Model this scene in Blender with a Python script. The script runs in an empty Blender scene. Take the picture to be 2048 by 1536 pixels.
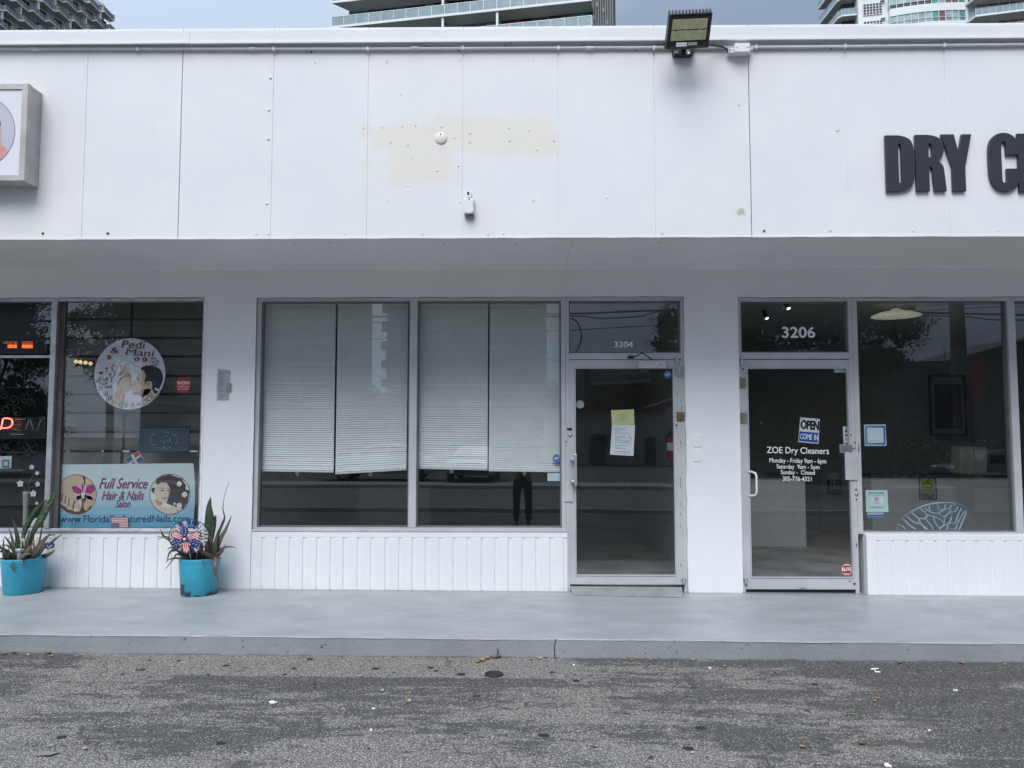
import bpy, bmesh, math, random
from mathutils import Vector, Matrix
random.seed(7)
R = math.radians
SC = bpy.context.scene
COL = SC.collection
# ------------------------------------------------------------------ camera
F = 1539.0                       # focal length in photo pixels (2048 wide)
HC = 1.493
CAM = Vector((0.0, -7.45, HC))
YAW, PITCH = R(0.774), R(3.731)
cd = bpy.data.cameras.new('camera'); cam = bpy.data.objects.new('camera', cd); COL.objects.link(cam)
cam.location = CAM
cam.rotation_euler = (R(90)+PITCH, 0, YAW)
cd.sensor_width = 36.0; cd.lens = F*36.0/2048.0
cd.clip_start = 0.02; cd.clip_end = 3000
SC.camera = cam
# ------------------------------------------------------------------ view, engine
SC.render.engine = 'CYCLES'
SC.cycles.use_denoising = True
SC.cycles.max_bounces = 10; SC.cycles.transparent_max_bounces = 16
SC.cycles.diffuse_bounces = 5; SC.cycles.glossy_bounces = 4
SC.cycles.caustics_reflective = False; SC.cycles.caustics_refractive = False
SC.cycles.sample_clamp_indirect = 6.0
SC.view_settings.view_transform = 'Standard'; SC.view_settings.look = 'None'
SC.view_settings.exposure = 0.88; SC.view_settings.gamma = 1.0
# ------------------------------------------------------------------ sky and sun (overcast)
SUN_EL, SUN_AZ = R(52), R(192)       # azimuth clockwise from +Y
W = bpy.data.worlds.new('World'); SC.world = W; W.use_nodes = True
nt = W.node_tree; N = nt.nodes; L = nt.links
for n in list(N): N.remove(n)
wo = N.new('ShaderNodeOutputWorld'); bg = N.new('ShaderNodeBackground'); bg.inputs['Strength'].default_value = 0.1
sky = N.new('ShaderNodeTexSky'); sky.sky_type = 'NISHITA'; sky.sun_disc = False
sky.sun_elevation = SUN_EL; sky.sun_rotation = SUN_AZ; sky.dust_density = 2.0
tc = N.new('ShaderNodeTexCoord')
sp = N.new('ShaderNodeSeparateXYZ'); L.new(tc.outputs['Generated'], sp.inputs[0])
def wmath(op, a, b=None, c=None, clamp=False):
    m = N.new('ShaderNodeMath'); m.operation = op; m.use_clamp = clamp
    for i, v in enumerate((a, b, c)):
        if v is None: continue
        if isinstance(v, (int, float)): m.inputs[i].default_value = v
        else: L.new(v, m.inputs[i])
    return m.outputs[0]
mp = N.new('ShaderNodeMapping'); mp.inputs['Scale'].default_value = (1.0, 1.0, 2.2); mp.inputs['Location'].default_value = (0.3, 0.1, 0.0)
L.new(tc.outputs['Generated'], mp.inputs[0])
n1 = N.new('ShaderNodeTexNoise'); n1.inputs['Scale'].default_value = 2.1; n1.inputs['Detail'].default_value = 7; n1.inputs['Roughness'].default_value = 0.5
L.new(mp.outputs[0], n1.inputs['Vector'])
# cloud tone: brighter towards the left of the street, a darker storm bank to the right
tone = wmath('ADD', wmath('MULTIPLY', sp.outputs['X'], 1.25), wmath('MULTIPLY', wmath('SUBTRACT', n1.outputs[0], 0.5), 1.1))
mr = N.new('ShaderNodeMapRange'); mr.interpolation_type = 'SMOOTHSTEP'
L.new(tone, mr.inputs[0]); mr.inputs[1].default_value = -0.30; mr.inputs[2].default_value = 0.40
cm = N.new('ShaderNodeMix'); cm.data_type = 'RGBA'
L.new(mr.outputs[0], cm.inputs[0])
cm.inputs[6].default_value = (5.0, 5.95, 7.35, 1); cm.inputs[7].default_value = (2.3, 2.85, 3.9, 1)
zen = wmath('MULTIPLY_ADD', wmath('MAXIMUM', sp.outputs['Z'], 0.0), 0.55, 0.80)
zen = wmath('MULTIPLY', zen, wmath('SUBTRACT', 1.0, wmath('MULTIPLY', wmath('MAXIMUM', sp.outputs['Y'], 0.0), 0.42)))     # the half of the sky over the shops is the duller one
cz = N.new('ShaderNodeVectorMath'); cz.operation = 'SCALE'
L.new(cm.outputs[2], cz.inputs[0]); L.new(zen, cz.inputs['Scale'])
mx = N.new('ShaderNodeMix'); mx.data_type = 'RGBA'; mx.inputs[0].default_value = 0.90
L.new(sky.outputs[0], mx.inputs[6]); L.new(cz.outputs[0], mx.inputs[7])
L.new(mx.outputs[2], bg.inputs['Color']); L.new(bg.outputs[0], wo.inputs['Surface'])
sd = bpy.data.lights.new('sun', 'SUN'); sd.energy = 1.5; sd.angle = R(40); sd.color = (1.0, 0.985, 0.965)
sun = bpy.data.objects.new('sun', sd); COL.objects.link(sun)
sdir = Vector((math.sin(SUN_AZ)*math.cos(SUN_EL), math.cos(SUN_AZ)*math.cos(SUN_EL), math.sin(SUN_EL)))
sun.rotation_euler = sdir.to_track_quat('Z', 'Y').to_euler(); sun.location = (0, -5, 30)

# ------------------------------------------------------------------ measuring helpers: photo pixel -> point on a real plane
ROT = Matrix.Rotation(YAW, 3, 'Z') @ Matrix.Rotation(PITCH, 3, 'X')
def ray(px, py): return ROT @ Vector(((px-1024)/F, 1.0, (768-py)/F))
def P(px, py, Y=0.0):
    d = ray(px, py); return CAM + d*((Y-CAM.y)/d.y)
def X(px, py=830, Y=0.0): return P(px, py, Y).x
def Z(py, px=1024, Y=0.0): return P(px, py, Y).z
def G(px, py, z=0.0):
    d = ray(px, py); return CAM + d*((z-CAM.z)/d.z)
def RF(px, py, d):                     # a thing seen mirrored in the shop glass, d metres in front of the wall
    p = P(px, py, d); return Vector((p.x, 0.14-p.y, p.z))
YF = -1.296                            # face of the fascia
ZS = 3.098                             # soffit
YK = -1.71                             # kerb face
def zs(x): return -0.0055*x            # pavement falls gently to the right
def zg(x, y):
    z = -0.139 + zs(x)
    if y < YK: z += 0.03*max(y-YK, -10.3)
    return z
# ------------------------------------------------------------------ mesh builder
_txt = {}
def text_geo(body, bold=0.0, shear=0.0, space=1.0):
    k = (body, bold, shear, space)
    if k in _txt: return _txt[k]
    c = bpy.data.curves.new('t', 'FONT'); c.body = body; c.offset = bold; c.shear = shear; c.space_character = space
    c.resolution_u = 4
    o = bpy.data.objects.new('t', c); COL.objects.link(o)
    dg = bpy.context.evaluated_depsgraph_get(); dg.update()
    me = bpy.data.meshes.new_from_object(o.evaluated_get(dg))
    vs = [v.co.copy() for v in me.vertices]; fs = [tuple(p.vertices) for p in me.polygons]
    bpy.data.objects.remove(o); bpy.data.meshes.remove(me); bpy.data.curves.remove(c)
    if vs:
        x0 = min(v.x for v in vs); x1 = max(v.x for v in vs); y0 = min(v.y for v in vs); y1 = max(v.y for v in vs)
        vs = [((v.x-x0)/max(x1-x0, 1e-6), (v.y-y0)/max(y1-y0, 1e-6)) for v in vs]
    _txt[k] = (vs, fs); return _txt[k]
class MB:
    def __init__(s): s.v = []; s.f = []; s.m = []; s.sm = []; s.uv = None
    def add(s, vs, fs, m=0, smooth=False):
        b = len(s.v); s.v += [tuple(v) for v in vs]
        for f in fs: s.f.append([b+i for i in f]); s.m.append(m); s.sm.append(smooth)
        return s
    def box(s, x0, x1, y0, y1, z0, z1, m=0):
        if x0 > x1: x0, x1 = x1, x0
        if y0 > y1: y0, y1 = y1, y0
        if z0 > z1: z0, z1 = z1, z0
        return s.add([(x0,y0,z0),(x1,y0,z0),(x1,y1,z0),(x0,y1,z0),(x0,y0,z1),(x1,y0,z1),(x1,y1,z1),(x0,y1,z1)],
              [(0,3,2,1),(4,5,6,7),(0,1,5,4),(1,2,6,5),(2,3,7,6),(3,0,4,7)], m)
    def obox(s, c, ax, m=0):           # oriented box: centre, three half-axes
        c = Vector(c); a, b, d = [Vector(q) for q in ax]
        vs = [c+a*i+b*j+d*k for k in (-1,1) for (i,j) in ((-1,-1),(1,-1),(1,1),(-1,1))]
        return s.add(vs, [(0,3,2,1),(4,5,6,7),(0,1,5,4),(1,2,6,5),(2,3,7,6),(3,0,4,7)], m)
    def poly(s, pts, y, m=0):          # flat polygon in XZ facing -Y
        a = sum(pts[i][0]*pts[(i+1)%len(pts)][1]-pts[(i+1)%len(pts)][0]*pts[i][1] for i in range(len(pts)))
        if a < 0: pts = pts[::-1]
        return s.add([(p[0], y, p[1]) for p in pts], [tuple(range(len(pts)))], m)
    def prism(s, pts, y0, y1, m=0):    # XZ outline extruded in Y
        a = sum(pts[i][0]*pts[(i+1)%len(pts)][1]-pts[(i+1)%len(pts)][0]*pts[i][1] for i in range(len(pts)))
        if a < 0: pts = pts[::-1]
        n = len(pts)
        vs = [(p[0], y0, p[1]) for p in pts]+[(p[0], y1, p[1]) for p in pts]
        fs = [tuple(range(n)), tuple(range(2*n-1, n-1, -1))]+[(i, n+i, n+(i+1)%n, (i+1)%n) for i in range(n)]
        return s.add(vs, fs, m)
    def zprism(s, pts, z0, z1, m=0):   # XY outline extruded in Z
        a = sum(pts[i][0]*pts[(i+1)%len(pts)][1]-pts[(i+1)%len(pts)][0]*pts[i][1] for i in range(len(pts)))
        if a < 0: pts = pts[::-1]
        n = len(pts)
        vs = [(p[0], p[1], z0) for p in pts]+[(p[0], p[1], z1) for p in pts]
        fs = [tuple(range(n-1, -1, -1)), tuple(range(n, 2*n))]+[(i, (i+1)%n, n+(i+1)%n, n+i) for i in range(n)]
        return s.add(vs, fs, m)
    def tube(s, pts, r, n=8, m=0, cap=True, smooth=True):
        pts = [Vector(p) for p in pts]; rr = r if isinstance(r, (list, tuple)) else [r]*len(pts)
        b = len(s.v); up = None
        for i, p in enumerate(pts):
            t = (pts[min(i+1, len(pts)-1)]-pts[max(i-1, 0)])
            t = t.normalized() if t.length > 1e-9 else Vector((0,0,1))
            if up is None: up = Vector((0,0,1)) if abs(t.z) < 0.9 else Vector((1,0,0))
            e1 = t.cross(up); e1 = e1.normalized() if e1.length > 1e-6 else t.orthogonal().normalized()
            e2 = e1.cross(t).normalized(); up = e2
            for k in range(n):
                a = 2*math.pi*k/n; s.v.append(tuple(p+(e1*math.cos(a)+e2*math.sin(a))*rr[i]))
        for i in range(len(pts)-1):
            for k in range(n):
                s.f.append([b+i*n+k, b+i*n+(k+1)%n, b+(i+1)*n+(k+1)%n, b+(i+1)*n+k]); s.m.append(m); s.sm.append(smooth)
        if cap:
            s.f.append([b+k for k in range(n)][::-1]); s.m.append(m); s.sm.append(False)
            s.f.append([b+(len(pts)-1)*n+k for k in range(n)]); s.m.append(m); s.sm.append(False)
        return s
    def lathe(s, prof, c, n=32, m=0, ax='z', smooth=True, sx=1.0):
        b = len(s.v); c = Vector(c)
        for (r, h) in prof:
            for k in range(n):
                a = 2*math.pi*k/n
                if ax == 'z': s.v.append((c.x+r*math.cos(a)*sx, c.y+r*math.sin(a), c.z+h))
                else: s.v.append((c.x+r*math.cos(a), c.y-h, c.z+r*math.sin(a)))   # axis towards -Y
        for i in range(len(prof)-1):
            for k in range(n):
                s.f.append([b+i*n+k, b+i*n+(k+1)%n, b+(i+1)*n+(k+1)%n, b+(i+1)*n+k]); s.m.append(m); s.sm.append(smooth)
        if prof[0][0] > 1e-5: s.f.append([b+k for k in range(n)][::-1]); s.m.append(m); s.sm.append(False)
        if prof[-1][0] > 1e-5: s.f.append([b+(len(prof)-1)*n+k for k in range(n)]); s.m.append(m); s.sm.append(False)
        return s
    def ellipse(s, cx, cz, rx, rz, y, m=0, n=32, a0=0.0):
        return s.poly([(cx+rx*math.cos(2*math.pi*k/n+a0), cz+rz*math.sin(2*math.pi*k/n+a0)) for k in range(n)], y, m)
    def text(s, body, x0, x1, z0, z1, y, m=0, bold=0.0, shear=0.0, space=1.0, tf=None):
        vs, fs = text_geo(body, 0.0, shear, space); k = bold*(z1-z0)*1.1      # heavier weight: overprinted copies
        for i, (dx, dz) in enumerate(((0,0),(k,0),(-k,0),(0,k),(0,-k)) if bold > 0 else ((0,0),)):
            pts = [(x0+k+(x1-x0-2*k)*v[0]+dx, z0+k+(z1-z0-2*k)*v[1]+dz) for v in vs]
            if tf: pts = [tf(*p) for p in pts]
            s.add([(p[0], y-.00008*i, p[1]) for p in pts], fs, m)
        return s
    def build(s, name, mats, parent=None, bevel=0.0, loc=None, smooth=False):
        me = bpy.data.meshes.new(name); me.from_pydata(s.v, [], s.f); 
        if not isinstance(mats, (list, tuple)): mats = [mats]
        for q in mats: me.materials.append(q)
        me.polygons.foreach_set('material_index', s.m)
        me.polygons.foreach_set('use_smooth', [bool(q) or smooth for q in s.sm])
        me.update(); 
        o = bpy.data.objects.new(name, me); COL.objects.link(o)
        if loc is not None:
            me.transform(Matrix.Translation(-Vector(loc))); o.location = loc
        if parent is not None:
            o.parent = parent
            if loc is None and parent_offset(parent).length > 0: o.location = -parent_offset(parent)
            elif loc is not None: o.location = Vector(loc)-parent_offset(parent)
        if bevel > 0:
            b = o.modifiers.new('bevel', 'BEVEL'); b.width = bevel; b.segments = 2; b.limit_method = 'ANGLE'; b.angle_limit = R(40)
        return o
def parent_offset(p):
    v = Vector((0,0,0))
    while p is not None: v = v+p.location; p = p.parent
    return v
def tag(o, label=None, cat=None, group=None, kind=None):
    if label: o['label'] = label
    if cat: o['category'] = cat
    if group: o['group'] = group
    if kind: o['kind'] = kind
    return o
def thing(name, label, cat, loc=(0,0,0), group=None):
    o = bpy.data.objects.new(name, None); COL.objects.link(o); o.location = loc; o.empty_display_size = 0.2
    return tag(o, label, cat, group)
def copy_tree(o, parent=None):
    c = o.copy(); COL.objects.link(c)
    if parent is not None: c.parent = parent
    for ch in o.children: copy_tree(ch, c)
    return c
# ------------------------------------------------------------------ materials
def lin(c):
    c = c/255.0; return c/12.92 if c <= 0.04045 else ((c+0.055)/1.055)**2.4
def srgb(r, g, b, k=1.0): return tuple(min(0.9, lin(q)*k) for q in (r, g, b))
class NT:                              # tiny node helper
    def __init__(s, m):
        s.t = m.node_tree; s.N = s.t.nodes; s.L = s.t.links
    def set(s, sock, v):
        if isinstance(v, bpy.types.NodeSocket): s.L.new(v, sock)
        elif isinstance(v, (tuple, list)) and len(v) == 3 and sock.type == 'RGBA': sock.default_value = (*v, 1)
        else: sock.default_value = v
    def math(s, op, a, b=None, c=None, clamp=False):
        m = s.N.new('ShaderNodeMath'); m.operation = op; m.use_clamp = clamp
        for i, v in enumerate((a, b, c)):
            if v is not None: s.set(m.inputs[i], v)
        return m.outputs[0]
    def noise(s, vec, scale, detail=4, rough=0.55, dist=0.0):
        n = s.N.new('ShaderNodeTexNoise'); n.inputs['Scale'].default_value = scale; n.inputs['Detail'].default_value = detail
        n.inputs['Roughness'].default_value = rough; n.inputs['Distortion'].default_value = dist
        s.L.new(vec, n.inputs['Vector']); return n.outputs[0]
    def ramp(s, v, a, b, o0=0.0, o1=1.0, smooth=True):
        m = s.N.new('ShaderNodeMapRange'); m.interpolation_type = 'SMOOTHSTEP' if smooth else 'LINEAR'
        s.set(m.inputs[0], v); m.inputs[1].default_value = a; m.inputs[2].default_value = b
        m.inputs[3].default_value = o0; m.inputs[4].default_value = o1; return m.outputs[0]
    def mix(s, f, a, b, mode='MIX'):
        m = s.N.new('ShaderNodeMix'); m.data_type = 'RGBA'; m.blend_type = mode
        s.set(m.inputs[0], f); s.set(m.inputs[6], a); s.set(m.inputs[7], b); return m.outputs[2]
    def obj(s, scale=(1,1,1)):
        t = s.N.new('ShaderNodeTexCoord')
        if scale == (1,1,1): return t.outputs['Object']
        m = s.N.new('ShaderNodeMapping'); m.inputs['Scale'].default_value = scale; s.L.new(t.outputs['Object'], m.inputs[0]); return m.outputs[0]
    def geo(s):
        g = s.N.new('ShaderNodeNewGeometry'); return g.outputs['Position']
    def sep(s, v):
        n = s.N.new('ShaderNodeSeparateXYZ'); s.L.new(v, n.inputs[0]); return n.outputs
    def bump(s, h, strength, dist):
        b = s.N.new('ShaderNodeBump'); b.inputs['Strength'].default_value = strength; b.inputs['Distance'].default_value = dist
        s.L.new(h, b.inputs['Height']); return b.outputs[0]
    def boxmask(s, u, v, x0, x1, z0, z1, soft):
        a = s.ramp(u, x0-soft, x0+soft); b = s.ramp(u, x1-soft, x1+soft, 1, 0)
        c = s.ramp(v, z0-soft, z0+soft); d = s.ramp(v, z1-soft, z1+soft, 1, 0)
        return s.math('MULTIPLY', s.math('MULTIPLY', a, b), s.math('MULTIPLY', c, d))
def newmat(name):
    m = bpy.data.materials.new(name); m.use_nodes = True
    return m, NT(m), m.node_tree.nodes['Principled BSDF']
def pm(name, col, rough=0.5, metal=0.0, var=0.08, vscale=6.0, bump=0.0, bscale=60.0, emit=None, estr=1.0, spec=None, sss=None, fine=0.0, fscale=150.0):
    m, n, p = newmat(name)
    p.inputs['Roughness'].default_value = rough; p.inputs['Metallic'].default_value = metal
    if spec is not None: p.inputs['Specular IOR Level'].default_value = spec
    v = n.obj()
    f = n.noise(v, vscale, 5)
    a = tuple(max(0, c*(1-var*1.6)) for c in col); b = tuple(min(1, c*(1+var*1.6)) for c in col)
    c = n.mix(n.ramp(f, 0.3, 0.7, 0, 1, False), a, b)
    if fine:
        g = n.noise(v, fscale, 2)
        c = n.mix(fine, c, n.mix(n.ramp(g, .35, .65), tuple(q*.35 for q in col), tuple(min(1, q*1.5) for q in col)))
    n.L.new(c, p.inputs['Base Color'])
    if bump:
        n.L.new(n.bump(n.noise(v, bscale, 4), bump, 0.01), p.inputs['Normal'])
    if emit:
        p.inputs['Emission Color'].default_value = (*emit, 1); p.inputs['Emission Strength'].default_value = estr
    return m
M = {}
# ================================================================== surface materials
def white_paint(name, stains=None, bump=0.35, base=0.78):
    m, n, p = newmat(name); v = n.geo()
    p.inputs['Roughness'].default_value = 0.55
    c = n.mix(n.ramp(n.noise(v, 1.3, 6, .6), .3, .7), (base*.955, base*.96, base*.965), (base*1.02, base*1.02, base*1.02))
    # roller marks and faint grime
    st = n.N.new('ShaderNodeMapping'); st.inputs['Scale'].default_value = (9, 9, 1.6); n.L.new(v, st.inputs[0])
    c = n.mix(n.math('MULTIPLY', n.ramp(n.noise(st.outputs[0], 1.0, 5, .6), .52, .78), .10), c, (.62, .62, .60))
    # touched-up patches of slightly different white
    c = n.mix(n.ramp(n.noise(v, .9, 2, .5), .52, .56, 0, .35), c, (base*.97, base*.985, base*1.0))
    if stains:
        s = n.sep(v); d1 = n.noise(v, 7, 5, .65); d2 = n.noise(v, 5.2, 5, .65, .6)
        u = n.math('ADD', s['X'], n.math('MULTIPLY', n.math('SUBTRACT', d1, .5), .26))
        w = n.math('ADD', s['Z'], n.math('MULTIPLY', n.math('SUBTRACT', d2, .5), .24))
        for boxes, col, soft, amt in stains:
            acc = None
            for b in boxes:
                k = n.boxmask(u, w, *b, soft); acc = k if acc is None else n.math('MAXIMUM', acc, k)
            ft = n.ramp(n.noise(v, 14, 6, .7), .28, .55, .45, 1)
            c = n.mix(n.math('MULTIPLY', n.math('MULTIPLY', acc, ft), amt), c, col)
    n.L.new(c, p.inputs['Base Color'])
    h = n.math('ADD', n.math('MULTIPLY', n.noise(v, 9, 4), .7), n.math('MULTIPLY', n.noise(v, 70, 3), .3))
    n.L.new(n.bump(h, bump, .012), p.inputs['Normal'])
    return m
def fb(x0, y0, x1, y1):
    a = P(x0, y1, YF); b = P(x1, y0, YF); return (a.x, b.x, a.z, b.z)
M['fascia'] = white_paint('white_fascia_paint', [
    ([fb(745,248,905,300), fb(900,232,1000,300), fb(965,240,1108,306), fb(985,268,1118,312), fb(778,300,905,345), fb(775,318,848,372), fb(845,322,900,366),
      fb(722,244,745,272), fb(722,318,738,338), fb(868,228,905,250)], (.76,.71,.60), .026, .66),
    ([fb(1476,424,1496,437)], (.45,.40,.33), .010, .8)], bump=.16)
M['wall'] = white_paint('white_wall_paint', bump=.22, base=.86)
M['panel'] = white_paint('white_board_paint', bump=.4, base=.84)
M['coping'] = white_paint('white_flashing_paint', bump=.3, base=.76)
M['frame'] = pm('grey_frame_paint', (.52,.53,.545), .42, var=.06, vscale=3, bump=.15, bscale=40, fine=.05)
M['door_metal'] = pm('grey_door_paint', (.50,.51,.525), .40, var=.06, vscale=3, bump=.12, bscale=50, fine=.06)
M['bead'] = pm('glazing_bead_dark', (.16,.165,.175), .5)
M['seal'] = pm('black_rubber_seal', (.012,.012,.014), .6)
M['silver'] = pm('silver_aluminium', (.55,.57,.60), .38, .75, var=.12, vscale=8, bump=.2, bscale=25)
M['steel'] = pm('worn_steel', (.42,.42,.42), .38, .85, var=.2, vscale=30, fine=.25)
M['rust'] = pm('rusty_hinge', (.20,.135,.09), .65, .4, var=.5, vscale=45, fine=.35)
M['brass'] = pm('aged_brass_hinge', (.27,.24,.18), .5, .6, var=.3, vscale=40, fine=.25)
M['black'] = pm('black_paint', (.014,.014,.016), .5, var=.2)
M['chip'] = pm('chipped_paint_spot', (.02,.02,.022), .8)
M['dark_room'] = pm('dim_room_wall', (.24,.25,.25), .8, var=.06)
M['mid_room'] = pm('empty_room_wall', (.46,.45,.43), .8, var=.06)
M['room_floor'] = pm('dusty_floor', (.36,.35,.33), .55, var=.25, vscale=2.5, fine=.1)
M['white'] = pm('white_plastic', (.78,.79,.80), .4, var=.02)
M['paper'] = pm('white_paper', (.80,.81,.82), .8, var=.02)
M['vinyl'] = pm('white_vinyl_lettering', (.89,.89,.89), .6, var=.01)
M['galv'] = pm('white_painted_conduit', (.70,.70,.71), .5, var=.05)
def glass(name, tint, r0=.088, wave=.0012):
    m = bpy.data.materials.new(name); m.use_nodes = True; n = NT(m)
    n.N.remove(n.N['Principled BSDF']); out = n.N['Material Output']
    lw = n.N.new('ShaderNodeLayerWeight'); lw.inputs['Blend'].default_value = .5
    fac = n.math('ADD', n.math('MULTIPLY', n.math('POWER', lw.outputs['Facing'], 5.0), 1-r0), r0, clamp=True)   # same from both sides of the pane
    tr = n.N.new('ShaderNodeBsdfTransparent'); tr.inputs[0].default_value = (*tint, 1)
    gl = n.N.new('ShaderNodeBsdfGlossy'); gl.inputs['Roughness'].default_value = 0.0; gl.inputs['Color'].default_value = (.92,.97,1,1)
    nz = n.noise(n.geo(), .9, 1); b = n.bump(nz, 1.0, wave); n.L.new(b, gl.inputs['Normal'])
    ms = n.N.new('ShaderNodeMixShader'); n.L.new(fac, ms.inputs[0]); n.L.new(tr.outputs[0], ms.inputs[1]); n.L.new(gl.outputs[0], ms.inputs[2])
    n.L.new(ms.outputs[0], out.inputs['Surface']); return m
M['glass'] = glass('shop_window_glass', (.90,.935,.930))
# painted concrete walk
def walk_paint(name, base, dark, wear=True):
    m, n, p = newmat(name); v = n.geo(); p.inputs['Roughness'].default_value = .42
    s = n.N.new('ShaderNodeMapping'); s.inputs['Scale'].default_value = (1, 2.4, 1); n.L.new(v, s.inputs[0])
    c = n.mix(n.ramp(n.noise(s.outputs[0], 1.7, 6, .62), .32, .70), dark, base)
    sc = n.N.new('ShaderNodeMapping'); sc.inputs['Scale'].default_value = (2.2, 9, 9); n.L.new(v, sc.inputs[0])
    c = n.mix(n.ramp(n.noise(sc.outputs[0], 2.2, 6, .7, .5), .62, .70, 0, .5), c, tuple(q*.48 for q in dark))     # scuffs
    c = n.mix(n.ramp(n.noise(v, 55, 2, .5), .74, .77, 0, .6), c, (.10,.10,.10))                                     # specks
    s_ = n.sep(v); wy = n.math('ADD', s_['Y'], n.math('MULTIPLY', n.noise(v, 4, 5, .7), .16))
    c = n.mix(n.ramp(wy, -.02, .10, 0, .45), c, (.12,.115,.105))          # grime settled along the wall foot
    c = n.mix(n.ramp(n.noise(v, 2.6, 3, .5, 1.2), .60, .64, 0, .16), c, tuple(min(.6, q*1.22) for q in base))   # patched repaint
    n.L.new(c, p.inputs['Base Color'])
    h = n.math('ADD', n.math('MULTIPLY', n.noise(v, 5, 5), .8), n.math('MULTIPLY', n.noise(v, 90, 3), .2))
    n.L.new(n.bump(h, .35, .012), p.inputs['Normal']); 
    n.L.new(n.ramp(n.noise(v, 3, 3), .3, .7, .36, .55), p.inputs['Roughness'])
    return m
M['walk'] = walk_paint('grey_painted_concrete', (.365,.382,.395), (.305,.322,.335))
def kerb_paint():
    m, n, p = newmat('grey_painted_kerb'); v = n.geo(); p.inputs['Roughness'].default_value = .6
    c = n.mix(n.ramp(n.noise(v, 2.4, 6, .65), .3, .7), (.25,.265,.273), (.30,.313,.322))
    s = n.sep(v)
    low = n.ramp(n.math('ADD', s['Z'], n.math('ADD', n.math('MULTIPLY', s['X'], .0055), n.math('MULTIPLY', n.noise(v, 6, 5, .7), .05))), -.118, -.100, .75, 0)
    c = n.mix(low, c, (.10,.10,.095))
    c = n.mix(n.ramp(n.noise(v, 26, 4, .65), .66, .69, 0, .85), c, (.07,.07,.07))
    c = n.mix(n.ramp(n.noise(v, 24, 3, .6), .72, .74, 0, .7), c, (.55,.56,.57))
    n.L.new(c, p.inputs['Base Color'])
    n.L.new(n.bump(n.math('ADD', n.noise(v, 16, 5, .7), n.math('MULTIPLY', n.noise(v, 90, 3), .4)), .35, .014), p.inputs['Normal']); return m
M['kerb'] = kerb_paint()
def gb(x0, y0, x1, y1):
    a = G(x0, y1, -.16); b = G(x1, y0, -.15); c = G(x1, y1, -.16); d = G(x0, y0, -.15)
    return (min(a.x, d.x)*.5+max(a.x, d.x)*.5, (b.x+c.x)*.5, a.y, b.y)
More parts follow.
